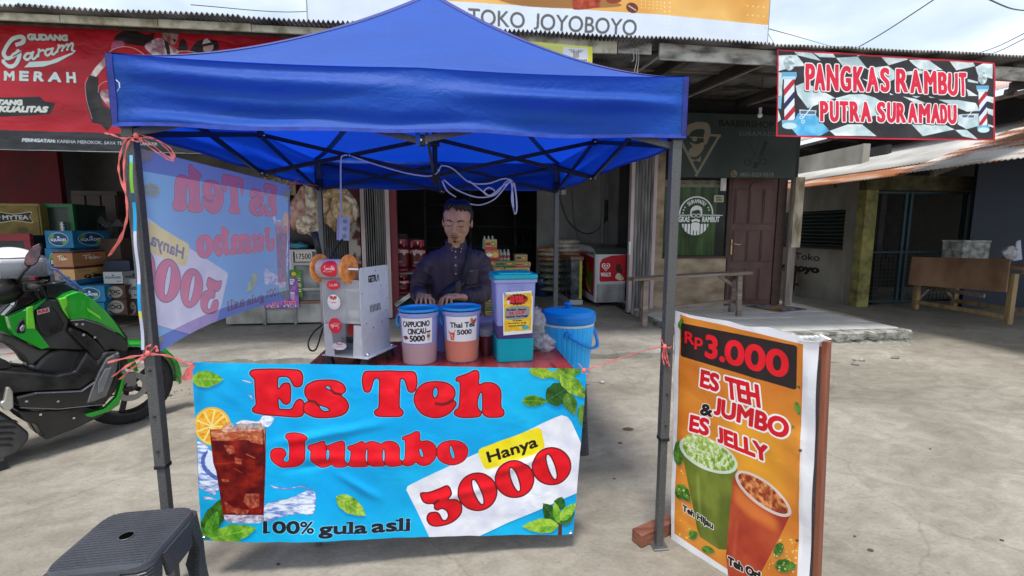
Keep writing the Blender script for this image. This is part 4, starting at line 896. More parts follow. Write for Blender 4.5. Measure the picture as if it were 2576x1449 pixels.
for i in range(7):
    for j in range(5):
        x, y = 2.93+.4*i, 5.32+.4*j-.0
        if t0 is None: t0 = MB().box(-.196, .196, -.196, .196, 0, .012).build('tile', M['tile'], pf, bev=.002, world=False); o = t0
        else: o = t0.copy(); COL.objects.link(o); o.parent = pf
        o.location = (x-pf.location.x-.002*(k % 3), y-pf.location.y, .190+.0015*math.sin(k*2.3)); k += 1
# ---------------------------------------------------------------- building: walls
FY = 7.0
M['wall_grey'] = pm('grey_shop_wall', (.22, .215, .205), .9, var=.2, vs=1.4, col2=(.33, .325, .31), bump=.1, bs=20, detail=7)
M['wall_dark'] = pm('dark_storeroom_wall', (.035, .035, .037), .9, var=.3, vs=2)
M['wall_red'] = pm('dark_red_wall', (.12, .008, .012), .8, var=.3, vs=2)
M['shopfloor'] = pm('shop_floor_tiles', (.20, .185, .165), .5, var=.2, vs=2, col2=(.30, .28, .25))
def wallbox(name, *a, m=None): return setting(MB().box(*a).build(name, m or M['wall_grey']))
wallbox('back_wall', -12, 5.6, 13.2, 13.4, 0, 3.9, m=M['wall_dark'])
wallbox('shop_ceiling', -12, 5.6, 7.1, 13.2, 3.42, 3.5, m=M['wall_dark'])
wallbox('shop_wall_left', -3.05, -2.95, 8.6, 13.2, .12, 3.42)
wallbox('partition_wall', -1.25, -1.17, 7.3, 9.4, .12, 3.42)
wallbox('shop_wall_right', 3.10, 3.22, 7.05, 13.2, .12, 3.42)
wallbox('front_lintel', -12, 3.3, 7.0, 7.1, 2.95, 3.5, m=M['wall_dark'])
a = at(1355, 470, 9.4); b_ = at(1415, 470, 9.4)
wallbox('inner_wall', 1.62, 3.10, 9.4, 9.5, .12, 3.42)
xr_ = at(150, 450, 8.4)[0]
wallbox('side_wall_red', -12, xr_, 8.4, 8.5, .12, 3.42, m=M['wall_red'])
wallbox('inner_wall_left', xr_-.5, -3.05, 9.6, 9.7, .12, 3.42)
# ---------------------------------------------------------------- corrugated roof, rafters, fascia
def roof_z(y): return 3.285+.077*(y-4.6)
M['zinc'] = pm('weathered_zinc', (.10, .095, .085), .6, .6, var=.4, vs=3, col2=(.26, .25, .24), bump=.2, bs=10, detail=8)
rf = thing('corrugated_roof', 'long low roof of grey corrugated zinc sheets over the row of shops', 'roof', (0, 5.5, 3.3))
def zinc_sheet(x0, x1, y0, y1, lift, seed, parent, pitch=.042, amp=.015, zf=roof_z, nm='zinc_sheet', m=None, ys=4):
    rnd = random.Random(seed); n = int((x1-x0)/pitch*6); V = []; F = []
    y0 += rnd.uniform(-.03, .03)
    for j in range(ys+1):
        y = y0+(y1-y0)*j/ys
        for i in range(n+1):
            x = x0+(x1-x0)*i/n; V.append((x, y, zf(y)+lift+amp*math.sin(2*math.pi*x/pitch)+.006*math.sin(x*3+seed)))
    for j in range(ys):
        for i in range(n): q = j*(n+1)+i; F.append((q, q+1, q+n+2, q+n+1))
    b = MB(); b.add(V, F); o = b.build(nm, m or M['zinc'], parent, smooth=True); q = o.modifiers.new('s', 'SOLIDIFY'); q.thickness = .003; return o
x = -9.5; k = 0
while x < 8.6:
    zinc_sheet(x, x+.92, 4.56, 13.6 if x < 5.0 else 5.5, .002*(k % 2), k, rf, ys=2); x += .84; k += 1
fr = thing('roof_frame', 'dark rafters and battens under the corrugated roof edge', 'roof frame', (2, 5.5, 3.2))
M['rafter'] = wood('old_rafter', (.045, .035, .03), (.11, .09, .075), 1)
for x in (-8, -6.6, -5.2, -3.8, -2.4, -1, .4, 1.2, 2.4, 3.24, 4.4, 5.4, 6.2, 7.2):
    ye = 7.1 if x < 5.5 else 5.5
    ys_ = 5.12 if x < .3 else 4.72
    MB().bar((x, ys_, roof_z(ys_)-.075), (x, ye, roof_z(ye)-.075), .05, .11).build('rafter', M['rafter'], fr)
M['paleline'] = pm('pale_edge', (.40, .38, .35), .8)
for y in (4.95, 5.6, 6.3, 6.95): MB().box(-9, 5.5 if y > 5.5 else 7.6, y-.022, y+.022, roof_z(y)-.036, roof_z(y)-.015).build('batten', M['rafter'] if y != 5.6 else M['weathered'], fr)
for x in (2.05, 3.265, 4.46):
    MB().bar((x, 4.7, roof_z(4.7)-.128), (x+.02, 6.95, roof_z(6.95)-.128), .02, .02).build('pale_strip', M['paleline'], fr)  # thin pale strips laid along the rafter undersides
# fascia boards
fb = thing('fascia', 'row of peeling whitewashed boards hanging under the roof edge', 'fascia', (0, 4.68, 3.2))
M['fasc_y'] = pm('yellowed_board', (.36, .33, .20), .8, var=.35, vs=8, col2=(.62, .60, .47), bump=.2, lo=.3, hi=.55, detail=8)
for i in range(10):
    x0 = -6.5+.78*i; MB().box(x0+.004, x0+.776, 4.66, 4.682, 3.205, 3.262+.004*(i % 3)).build('board', M['fasc_y'], fb)
def brd(px0, py0, px1, py1, h, m, Y=4.67, th=.025):
    a, c = at(px0, py0, Y), at(px1, py1, Y); MB().hexa([(a[0], Y, a[2]-h), (c[0], Y, c[2]-h*.9), (c[0], Y+th, c[2]-h*.9), (a[0], Y+th, a[2]-h)], [(a[0], Y, a[2]), (c[0], Y, c[2]), (c[0], Y+th, c[2]), (a[0], Y+th, a[2])]).build('board', m, fb, bev=.003)
brd(1300, 84, 1553, 98, .15, M['fasc_y']); brd(1555, 100, 1640, 108, .12, M['oldboard'], 4.70)
brd(1660, 107, 1957, 128, .16, M['oldboard']); brd(1960, 130, 2600, 172, .15, M['oldboard'])
a = at(1598, 108, 4.66)
for dx, l in ((0, .22), (.02, .3), (-.03, .12)): MB().tube(rope([(a[0]+dx, 4.64, 3.2), (a[0]+dx+.01, 4.63, 3.1), (a[0]+dx-.01, 4.64, 3.2-l)], 4), .004, 5).build('hanging_string', M['paleline'], fb)
MB().tube(rope([at(1580, 108, 4.5), at(1610, 130, 4.5), at(1665, 152, 4.5)], 3), [.004]*7, 5).build('stick', wood('straw', (.5, .4, .25), (.6, .5, .3)), fb) if False else None
# ---------------------------------------------------------------- billboard on the roof
Yb_ = 6.2
a = at(778, 100, Yb_); c = at(1930, 100, Yb_); X0, X1 = a[0], c[0]
bb = thing('billboard', 'large pale billboard with TOKO JOYOBOYO in grey letters standing on the roof', 'billboard', ((X0+X1)/2, Yb_, 3.5))
Z0, Z1 = 3.48, 6.2
bp_ = billboard_print([proj(X0, Yb_, Z1), proj(X1, Yb_, Z1), proj(X1, Yb_, Z0), proj(X0, Yb_, Z0)])
quad('panel', (X0, Yb_, Z0), (X1, Yb_, Z0), (X1, Yb_, Z1), (X0, Yb_, Z1), imgmat('billboard_print', bp_, .6, bump=.1, bs=2), bb, 4)
for s_ in (X0, X1): MB().box(s_-.02, s_+.02, Yb_+.01, Yb_+.05, Z0-.1, Z1).build('frame', M['steel'], bb)
for k in range(5): x = X0+(X1-X0)*(k+.5)/5; MB().bar((x, Yb_+.06, 3.4), (x, Yb_+.06, Z1), .04).build('post', M['steel'], bb)
# ---------------------------------------------------------------- banners under the eave
def banner(name, label, P, corners, m, nu=40, nv=14, amp=.012, seed=1, cat='banner'):
    a, b, c, d = [Vector(p) for p in corners]   # BL BR TR TL
    def fn(u, v):
        p = (a*(1-u)+b*u)*(1-v)+(d*(1-u)+c*u)*v
        w = amp*(nz(u*9, v*3, seed)*1.6+nz(u*22+v*6, v*9, seed+1)*.8+nz(u*3+v*7, v*14, seed+2)*.5)
        return p+Vector((0, -abs(w)*1.2, -.01*math.sin(math.pi*u)*(1-v)+w*.1))
    return tag(sheet(name, fn, nu, nv, m), label, cat)
Yg = 5.0
gx0, gx1 = at(-270, 300, Yg)[0], at(800, 300, Yg)[0]; gz1, gz0 = at(0, 34, Yg)[2], at(0, 375, Yg)[2]
gp = gudang_print([proj(gx0, Yg, gz1), proj(gx1, Yg, gz1), proj(gx1, Yg, gz0), proj(gx0, Yg, gz0)])
banner('red_banner', 'big red cigarette banner with white GUDANG Garam MERAH lettering hanging from the roof edge', gp, [(gx0, Yg, gz0), (gx1, Yg, gz0), (gx1, Yg, gz1), (gx0, Yg, gz1)], imgmat('red_banner_print', gp, .45, bump=.5, bs=5, bd=.03, st=(1, 1, 2)), 70, 24, .022)
pk = [at(1952, 343, 4.62), at(2502, 354, 4.55), at(2502, 158, 4.55), at(1955, 124, 4.62)]
banner('barber_banner', 'chequered banner with red PANGKAS RAMBUT PUTRA SURAMADU lettering and two barber poles', None, pk, imgmat('barber_banner_print', pangkas_print(), .45, bump=.35, bs=5, bd=.02), 40, 16, .012, 4)
tp = [at(1290, 160, 4.62), at(1490, 160, 4.62), at(1490, 118, 4.62), at(1290, 100, 4.62)]
banner('yellow_banner', 'small yellow and white banner with a TEMPO SCAN emblem beside the tent peak', None, tp, imgmat('yellow_banner_print', tempo_print(), .5, bump=.2), 12, 6, .006, 6)
# ---------------------------------------------------------------- power lines
M['cable'] = pm('overhead_cable', (.05, .05, .06), .6)
for k, (p, q, Y0, Y1, w) in enumerate((((1925, 70), (2150, 118), 6.2, 30, .006), ((1925, 74), (1960, 112), 6.3, 30, .005), ((2360, -8), (2100, 150), 22, 30, .03), ((2480, -5), (2600, 28), 18, 22, .03), ((2600, 72), (2440, 140), 22, 30, .025), ((2600, 85), (2455, 147), 22, 30, .025), ((480, 12), (900, 18), 12, 16, .01))):
    a, c = at(*p, Y0), at(*q, Y1); mid = [(a[i]+c[i])/2 for i in range(3)]; mid[2] -= .15
    tag(MB().tube(rope([a, mid, c], 6), w, 5).build('power_line', M['cable']), ('thin black wire running from the billboard edge towards the right', 'short stay wire leaving the billboard edge just above the roof', 'overhead wire crossing the sky steeply above the barber banner', 'overhead wire in the top right corner of the sky', 'upper of two close overhead wires at the far right', 'lower of two close overhead wires at the far right', 'overhead wire low over the roof behind the red banner')[k], 'wire', 'overhead wires')
# ---------------------------------------------------------------- folded roller shutters (vertical metal folds)
M['shut'] = pm('grimy_shutter', (.33, .32, .31), .5, .3, var=.3, vs=5, col2=(.55, .54, .53), st=(3, 3, .4), detail=6)
M['shutframe'] = pm('pinkish_shutter_frame', (.44, .36, .36), .55, .2, var=.2, vs=4, st=(1, 1, .3))
def shutter(label, x0, x1, z1, n, Y=6.95, frame_l=True, frame_r=True, depth=.07):
    t = thing('folding_shutter', label, 'shutter', ((x0+x1)/2, Y, .12), 'folded metal shutters')
    st_ = (x1-x0)/n
    for k in range(n):
        x = x0+k*st_; MB().hexa([(x, Y, .14), (x+st_*.55, Y-depth, .14), (x+st_*.72, Y-depth+.01, .14), (x+st_*.2, Y+.02, .14)], [(x, Y, z1), (x+st_*.55, Y-depth, z1), (x+st_*.72, Y-depth+.01, z1), (x+st_*.2, Y+.02, z1)]).build('fold', M['shut'], t)
    if frame_l: MB().box(x0-.06, x0-.005, Y-.06, Y+.03, .12, z1).build('frame', M['shutframe'], t)
    if frame_r: MB().box(x1+.005, x1+.06, Y-.06, Y+.03, .12, z1).build('frame', M['shutframe'], t)
    MB().box(x0-.06, x1+.06, Y-.09, Y+.06, .115, .14).build('track', M['dark'], t)
    return t
xs = [at(p, 600, 6.95)[0] for p in (812, 893, 922, 972, 1578, 1640)]
shutter('folded shutter behind the tent pole left of the peeling strip of wall', xs[0], xs[1]-.1, 2.95, 11, frame_r=False)
shutter('folded shutter between the peeling wall strip and the gas cylinders', xs[2], xs[3], 2.95, 9)
s3 = shutter('folded shutter with a white handle right of the ice cream freezer', xs[4]+.08, xs[5]-.03, 2.95, 6, depth=.09)
MB().box(xs[4]+.0, xs[4]+.03, 6.86, 6.9, 1.05, 1.25).build('handle', M['white'], s3, bev=.004)
wallbox('wall_strip', xs[1]-.08, xs[2]-.08, 6.9, 7.0, .12, 2.95, m=pm('peeling_red_grey_paint', (.13, .03, .03), .8, var=.3, vs=6, col2=(.36, .33, .28), lo=.45, hi=.55, detail=8))
wallbox('wall_strip_red', xs[3]+.07, xs[3]+.16, 6.93, 7.0, .12, 2.95, m=pm('dark_red_strip', (.16, .02, .03), .6))
# ---------------------------------------------------------------- barber shop front
bx0, bx1 = at(1640, 600, FY)[0], at(1999, 600, FY)[0]
M['ply'] = pm('stained_plywood', (.28, .20, .125), .8, var=.3, vs=2.5, col2=(.46, .36, .25), st=(1, 1, 1.8), bump=.15, bs=20, detail=8)
M['frame_b'] = pm('brown_frame', (.055, .026, .022), .5, var=.3, vs=6)
zt, zs = at(1750, 448, FY)[2], at(1750, 645, FY)[2]
bs_ = thing('barber_shop_front', 'plywood shop front with a curtained window beside the brown door', 'shop front', ((bx0+bx1)/2, FY, .12))
xw0, xw1, xd0, xd1, xp = at(1700, 600, FY)[0], at(1832, 600, FY)[0], at(1832, 600, FY)[0], at(1950, 600, FY)[0], at(1975, 600, FY)[0]
xw0b = at(1668, 600, FY)[0]
MB().box(xw0b, xw1-.01, FY+.01, FY+.05, .12, zs-.03).build('plywood_panel', M['ply'], bs_)
MB().box(bx0, xw0b-.004, FY, FY+.06, .12, 2.9).build('wall_board', M['ply'], bs_)
MB().box(xw0b, xw1-.01, FY-.02, FY+.06, zs-.03, zs).build('sill', M['frame_b'], bs_)
MB().box(xw1-.04, xw1+.03, FY-.01, FY+.06, zs, 2.6).build('post', M['frame_b'], bs_)
MB().box(bx0, bx1, FY+.03, FY+.1, zt, 3.35).build('wall', M['wall_dark'], bs_)
gl = pm('window_glass', (.02, .03, .025), .06, alpha=.22, spec=.9, rv=0)
quad('pane', (xw0b, FY+.02, zs), (xw1-.04, FY+.02, zs), (xw1-.04, FY+.02, zt), (xw0b, FY+.02, zt), gl, bs_)
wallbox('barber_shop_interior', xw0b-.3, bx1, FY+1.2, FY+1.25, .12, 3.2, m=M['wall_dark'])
cur = thing('curtain', 'green curtain with eyelets behind the barber window', 'curtain', ((xw0b+xw1)/2, FY+.12, zs))
xc1 = at(1800, 600, FY+.12)[0]
M['curtain'] = pm('green_cloth', (.05, .13, .03), .8, var=.35, vs=3, col2=(.12, .25, .06), st=(3, 1, .4), translu=.2)
sheet('cloth', lambda u, v: (xw0b-.05+(xc1-xw0b+.05)*u, FY+.13+.03*math.sin(u*34+v)+.01*math.sin(u*70), zs+.01+(zt-zs-.06)*v), 60, 6, M['curtain'], cur)
MB().tube([(xw0b-.05, FY+.12, zt-.07), (xw1, FY+.12, zt-.07)], .012, 8).build('rod', wood('rod_wood', (.3, .2, .1), (.4, .3, .15), 0), cur)
sheet('header', lambda u, v: (xw0b-.05+(xc1-xw0b+.1)*u, FY+.10+.02*math.sin(u*34+1), zt-.13+.11*v), 60, 1, pm('cream_cloth', (.35, .33, .26), .8), cur)
lg = lambda x, y: at((2650+x*500/1249)/1.5652, (440+y*500/1249)/1.5652, FY+.012)
L0, L1 = lg(-40, 1240), lg(520, 800)
tag(quad('window_logo', (L0[0], FY+.012, L0[2]), (L1[0], FY+.012, L0[2]), (L1[0], FY+.012, L1[2]), (L0[0], FY+.012, L1[2]), imgmat('window_logo_print', window_logo_print(), .5)), 'round white bearded-head sticker reading SURAMADU PANGKAS RAMBUT on the window', 'sticker')
a, c = lg(396, 890), lg(496, 822)
bo = thing('open_sign', 'small cream BUKA OPEN plate hanging in the barber window', 'sign', (a[0], FY-.01, a[2]))
MB().box(a[0], c[0], FY-.002, FY+.008, a[2], c[2]).build('plate', pm('cream_plate', (.5, .5, .4), .5), bo, bev=.003)
quad('lettering', (a[0]+.005, FY-.004, a[2]+.005), (c[0]-.005, FY-.004, a[2]+.005), (c[0]-.005, FY-.004, c[2]-.005), (a[0]+.005, FY-.004, c[2]-.005), imgmat('buka_print', buka_print(), .5), bo)
a, c = lg(462, 778), lg(522, 655)
tag(MB().box(a[0], c[0], FY-.0, FY+.008, a[2], c[2]).build('paper_note', M['white']), 'blank white paper taped to the top corner of the barber window', 'paper')
# door
zb = .2
dr = thing('door', 'brown panelled wooden door with a brass lever handle', 'door', ((xd0+xd1)/2, FY, zb))
M['door'] = pm('brown_door_paint', (.085, .036, .032), .42, var=.15, vs=5, col2=(.12, .055, .05), st=(1, 1, .4), bump=.06, bs=30)
MB().box(xd0+.035, xd1, FY+.02, FY+.055, zb, zt+.02).build('leaf', M['door'], dr)
DH = zt-zb; dx = (xd1-xd0-.035)
rows = ((.02, .30), (.335, .60), (.635, .925))
for j, (f0, f1) in enumerate(rows):
    for i in range(3):
        cx = xd0+.035+dx*(.19+.31*i); w_ = dx*.105
        z0_, z1_ = zb+DH*f0+.05, zb+DH*f1-.02
        arch = j == 2 and i == 1
        MB().box(cx-w_-.02, cx+w_+.02, FY+.008, FY+.021, z0_-.02, z1_+.02).build('moulding', M['door'], dr, bev=.006)
        MB().box(cx-w_, cx+w_, FY-.002, FY+.0075, z0_, z1_).build('panel', M['door'], dr, bev=.007)
        if arch: MB().lathe([(w_+.02, 0), (w_+.02, .02)], (cx, FY-.0, z1_+.015), 20, axis=1).build('arch', M['door'], dr)
hx, hz = lg(570, 1300)[0], lg(570, 1300)[2]
hd = MB().box(hx-.012, hx+.012, FY-.008, FY+.02, hz-.17, hz+.07).build('handle_plate', pm('old_brass', (.45, .33, .16), .4, .8), dr)
MB().tube(rope([(hx, FY-.01, hz), (hx+.02, FY-.05, hz), (hx+.10, FY-.05, hz-.012), (hx+.13, FY-.045, hz+.002)], 4), .009, 8).build('handle', pm('pale_brass', (.6, .5, .35), .35, .8), dr, smooth=True)
for x in (xd0, xd1+.005): MB().box(x, x+.035 if x == xd0 else xp-.02, FY-.0, FY+.08, zb-.08, zt+.03).build('jamb', M['frame_b'], dr)
pz = zt+.02
po = thing('corner_post', 'peeling timber corner post right of the brown door', 'post', (bx1-.05, 6.93, .12))
MB().box(xp, bx1-.045, 6.90, 6.96, .12, pz).build('post', wood('bare_post', (.20, .16, .14), (.36, .31, .27), 2), po)
MB().box(xp+.01, bx1-.005, 6.86, 6.898, 1.15, pz).build('board', pm('peeling_yellow_board', (.30, .22, .12), .8, var=.3, vs=6, col2=(.58, .52, .42), st=(1, 1, .35), bump=.3, lo=.4, hi=.6, detail=8), po)
# shop sign above the door
sg = thing('barber_sign', 'dark green BARBERSHOP SURAMADU sign board with a bearded head', 'sign', ((bx0+bx1)/2, 6.75, 2.2))
Ys = 6.72; sx0, sx1 = at(1690, 400, Ys)[0], at(2003, 400, Ys)[0]; sz0, sz1 = at(1850, 447, Ys)[2], at(1850, 287, Ys)[2]
sp = barber_sign_print([proj(sx0, Ys, sz1), proj(sx1, Ys, sz1), proj(sx1, Ys, sz0), proj(sx0, Ys, sz0)])
MB().box(sx0, sx1, Ys+.002, Ys+.05, sz0, sz1).build('backing', M['dark'], sg)
quad('face', (sx0, Ys, sz0), (sx1, Ys, sz0), (sx1, Ys, sz1), (sx0, Ys, sz1), imgmat('barber_sign_print', sp, .5, bump=.15, bs=3), sg, 6)
# bulb
a = at(1912, 290, 5.6)
bu = thing('light_bulb', 'white bulb hanging under the roof beside the barber banner', 'bulb', a)
MB().ball(a, (.03, .03, .032), 14, 10).build('glass', pm('white_bulb', (.75, .75, .75), .25), bu, smooth=True); MB().lathe([(.016, .028), (.018, .07), (.02, .09)], a, 12).build('socket', M['white'], bu)
MB().tube([(a[0], a[1], a[2]+.09), (a[0], a[1], roof_z(5.6)-.04)], .004, 5).build('flex', M['wire'], bu)
# door mat
c = [atz(1875, 771, .204), atz(1965, 786, .204), atz(2030, 779, .204), atz(1942, 766, .204)]
dm = thing('door_mat', 'brown and blue door mat lying before the brown door', 'mat', c[0])
cc = [Vector(p) for p in (c[0], c[1], c[2], c[3])]
MB().hexa([p+Vector((0, 0, .003)) for p in cc], [p+Vector((0, 0, .011)) for p in cc]).build('mat_body', pm('mat_brown', (.2, .13, .08), .9), dm)
quad('pattern', cc[0]+Vector((0, 0, .0135)), cc[1]+Vector((0, 0, .0135)), cc[2]+Vector((0, 0, .0135)), cc[3]+Vector((0, 0, .0135)), imgmat('mat_print', mat_print(), .9), dm)
# bench
be = thing('bench', 'long rough wooden bench in front of the barber window', 'bench', (3.1, 6.2, .12), )
bxl, bxr = at(1588, 700, 6.0), at(1884, 692, 6.25)
MB().hexa([(bxl[0], 5.92, .745), (bxr[0], 6.16, .79), (bxr[0], 6.40, .79), (bxl[0], 6.16, .735)], [(bxl[0], 5.92, .78), (bxr[0], 6.16, .835), (bxr[0], 6.40, .835), (bxl[0], 6.16, .78)]).build('seat', M['weathered'], be, bev=.004)
for cx, cy, z0_, zt_ in ((bxl[0]+.22, 6.08, .12, .745), (bxr[0]-.18, 6.26, .203, .79)):
    for s_ in (-1, 1): MB().bar((cx+.05*s_, cy+.17*s_, z0_), (cx+.02*s_, cy+.09*s_, zt_), .07, .05).build('leg', M['weathered'], be, bev=.003)
    MB().bar((cx-.04, cy-.15, z0_+.18), (cx+.04, cy+.15, z0_+.18), .035, .05).build('crossbar', M['weathered'], be)
    MB().bar((cx-.03, cy-.13, zt_-.06), (cx+.03, cy+.13, zt_-.06), .04, .06).build('crossbar', M['weathered'], be)
MB().bar((bxl[0]+.24, 6.09, .30), (bxr[0]-.18, 6.27, .40), .03, .05).build('stretcher', M['weathered'], be)
MB().bar((bxr[0]-.50, 6.2, .78), (bxr[0]-.2, 6.25, .60), .03, .045).build('brace', M['weathered'], be)
# ---------------------------------------------------------------- right hand building
WX = 7.42; GY = 7.82
M['cream'] = pm('stained_cream_wall', (.30, .28, .235), .85, var=.25, vs=1.5, col2=(.43, .41, .36), bump=.1, bs=20, detail=7, st=(1, 1, .7))
M['yellow'] = pm('mossy_yellow_paint', (.15, .145, .06), .8, var=.3, vs=5, col2=(.36, .33, .11), detail=7, lo=.3, hi=.6)
rb = thing('cream_building', 'cream walled building with a louvred window and a painted shop name beyond the door', 'building', (WX, GY, 0))
yw = lambda px, py: atx(px, py)
def atx(px, py, X=WX): r = ray(px, py); t = X/r[0]; return (X, r[1]*t, CAMH+r[2]*t)
wz0, wz1, wy0, wy1 = atx(2120, 625)[2], atx(2120, 527)[2], atx(2124, 570)[1], atx(1960, 570)[1]
MB().box(WX, WX+.12, GY+.06, 12.6, 0, wz0).build('wall', M['cream'], rb)
MB().box(WX, WX+.12, GY+.06, 12.6, wz1, 3.0).build('wall', M['cream'], rb)
MB().box(WX, WX+.12, GY+.06, wy0, wz0, wz1).build('wall', M['cream'], rb)
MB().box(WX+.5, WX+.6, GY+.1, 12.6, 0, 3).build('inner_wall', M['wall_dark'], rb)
MB().box(WX-.03, WX, wy0-.01, 12.0, wz0-.03, wz0+.01).build('sill', M['frame_b'], rb)
M['louv'] = pm('green_louvre', (.035, .07, .06), .5)
for k in range(10):
    z = wz0+.04+(wz1-wz0-.05)*k/9.5; MB().hexa([(WX+.01, wy0+.02, z), (WX+.07, wy0+.02, z+.02), (WX+.07, 12, z+.02), (WX+.01, 12, z)], [(WX+.01, wy0+.02, z+.012), (WX+.07, wy0+.02, z+.032), (WX+.07, 12, z+.032), (WX+.01, 12, z+.012)]).build('slat', M['louv'], rb)
MB().box(WX-.015, WX+.01, GY+.25, GY+.31, .05, wz0-.03).build('pilaster', M['cream'], rb)
MB().box(WX-.02, WX, GY+.06, GY+.10, 0, 3).build('pilaster', M['cream'], rb)
MB().box(WX-.04, WX+.20, GY-.12, GY+.055, 0, 2.15).build('pillar', M['yellow'], rb)
MB().box(WX-.04, 13.5, GY-.10, GY+.05, 2.155, 2.42).build('beam', pm('dark_yellow_beam', (.05, .045, .02), .9, var=.3, vs=4, col2=(.12, .11, .05)), rb)  # beam in a darker, browner yellow than the pillar
tk = lambda x, y: atx((3000+x*.552)/1.5652, (600+y*.552)/1.5652, WX-.004)
A_, B_ = tk(415, 900), tk(230, 740)
dy = A_[1]-B_[1]
quad('lettering', (WX-.005, B_[1]+.45, .45), (WX-.005, A_[1]-.02, .45), (WX-.005, A_[1]-.02, .98), (WX-.005, B_[1]+.45, .98), imgmat('toko_print', toko_print(), .8), rb)
# mesh gate
gt = thing('mesh_gate', 'dark wire mesh gate in blue frames under the low awning', 'gate', (9, GY, 0))
M['blue'] = pm('faded_blue_frame', (.016, .05, .07), .55)
gx0_, gx1_ = WX+.22, at(2540, 600, GY)[0]+.6
for x in (gx0_, at(2262, 600, GY)[0], at(2275, 600, GY)[0], at(2410, 600, GY)[0], gx1_): MB().box(x, x+.05, GY-.05, GY, .06, 2.13).build('frame_post', M['blue'], gt)
for z in (.07, 1.0, 2.1): MB().box(gx0_+.05, gx1_, GY-.045, GY-.005, z, z+.035).build('frame_rail', M['blue'], gt)
M['meshw'] = pm('gate_wire', (.06, .06, .055), .6, .2)
b = MB()
for k in range(44): x = gx0_+.06+(gx1_-gx0_-.06)*k/44; b.box(x, x+.006, GY-.03, GY-.024, .1, 1.0)
for k in range(12): z = .12+.075*k; b.box(gx0_+.05, gx1_, GY-.024, GY-.018, z, z+.006)
o = b.build('wire', M['meshw'], gt); o['kind'] = 'stuff'
b = MB()
for k in range(90): x = gx0_+.06+(gx1_-gx0_-.06)*k/90; b.box(x, x+.003, GY-.03, GY-.027, 1.04, 2.1)
for k in range(16): z = 1.07+.068*k; b.box(gx0_+.05, gx1_, GY-.027, GY-.024, z, z+.003)
o = b.build('fine_wire', M['meshw'], gt); o['kind'] = 'stuff'
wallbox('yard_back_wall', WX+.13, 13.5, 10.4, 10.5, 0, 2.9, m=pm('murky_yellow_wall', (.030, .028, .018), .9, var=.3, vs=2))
b = MB()
for k in range(9):
    for j in range(6): b.lathe([(.13, -.01), (.13, 0)], (WX+.6+.33*k+.1*(j % 2), 10.39, .6+.28*j), 8, axis=1)
tag(b.build('vent_block', M['wall_dark']), 'round dark openings in the wall behind the mesh gate', 'vent')['kind'] = 'stuff'
bwx = at(2445, 560, 7.3)[0]
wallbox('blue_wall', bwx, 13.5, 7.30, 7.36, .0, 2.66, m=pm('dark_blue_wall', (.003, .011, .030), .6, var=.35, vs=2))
wallbox('yard_shade_cover', 8.1, 15, 3.4, 10.5, 2.72, 2.78, m=M['wall_dark'])  # unseen cover, widened to keep daylight out of the yard
# awnings of rusty zinc: the eave runs towards the viewer, the sheets rise to the right
M['rust'] = pm('rusty_zinc', (.36, .13, .05), .75, .2, var=.3, vs=2.2, col2=(.62, .60, .57), st=(1.5, .5, 1), bump=.15, bs=12, lo=.46, hi=.60, detail=9)
M['rust2'] = pm('orange_rust', (.42, .15, .05), .8, .1, var=.3, vs=3, col2=(.50, .40, .33), st=(1.5, .5, 1), bump=.15, bs=12, lo=.48, hi=.72, detail=9)
M['palezinc'] = pm('pale_zinc', (.36, .35, .33), .7, .2, var=.2, vs=1.3, col2=(.50, .49, .47), detail=7)
aw = thing('zinc_awning', 'rust streaked zinc awning sloping over the mesh gate', 'awning', (6.2, 6, 2.1))
def slope(name, m, x0, z0, x1, z1, ya, yb, parent, pitch=.06, amp=.008):
    n = int(abs(yb-ya)/pitch*6); V = []; F = []
    for i in range(n+1):
        y = ya+(yb-ya)*i/n; w = amp*math.sin(2*math.pi*y/pitch)
        for k in range(4): t = k/3; V.append((x0+(x1-x0)*t, y, z0+(z1-z0)*t+w))
    for i in range(n):
        for k in range(3): F.append((4*i+k, 4*i+k+1, 4*i+5+k, 4*i+4+k))
    b = MB(); b.add(V, F); o = b.build(name, m, parent, smooth=True); q = o.modifiers.new('s', 'SOLIDIFY'); q.thickness = .003; return o
slope('lower_sheet', M['rust2'], 6.2, 2.19, 6.75, 2.39, 5.9, 9.6, aw)
slope('upper_sheet', M['palezinc'], 6.68, 2.385, 8.9, 3.15, 5.9, 9.6, aw)
slope('near_sheet', M['rust'], 6.2, 2.215, 8.9, 3.19, 3.2, 6.05, aw)
for y in (4.2, 5.6, 7.2, 8.8): MB().bar((6.3, y, 2.17), (8.9, y, 3.08), .05, .08).build('rafter', M['rafter'], aw)
for y in (3.4, 6.9): MB().box(7.0, 7.06, y, y+.06, 0, 2.4).build('support_post', M['rafter'], aw) if y < 0 else None
ur = thing('upper_roof', 'faded pink zinc roof edge with dark rafters showing behind the barber banner', 'roof', (9, 7, 3))
e0, e1 = atx(2507, 226, 8.0), atx(2012, 372, 8.0)
slope('zinc_sheet', pm('faded_pink_zinc', (.50, .36, .32), .7, var=.15, vs=3), 8.0, e0[2], 9.2, e0[2]+.62, 2.5, 13, ur)
MB().box(8.9, 9.0, 2.5, 13, 2.6, e0[2]+.1).build('wall', M['wall_dark'], ur)  # dark sheet standing in for the shaded gap below the upper roof
for k in range(8): y = 4+1.1*k; MB().bar((8.05, y, e0[2]-.05), (9.1, y, e0[2]+.1-.3), .05, .07).build('rafter', M['rafter'], ur)
MB().box(8.15, 8.19, 2.5, 13, e0[2]-.12, e0[2]-.06).build('batten', M['weathered'], ur)
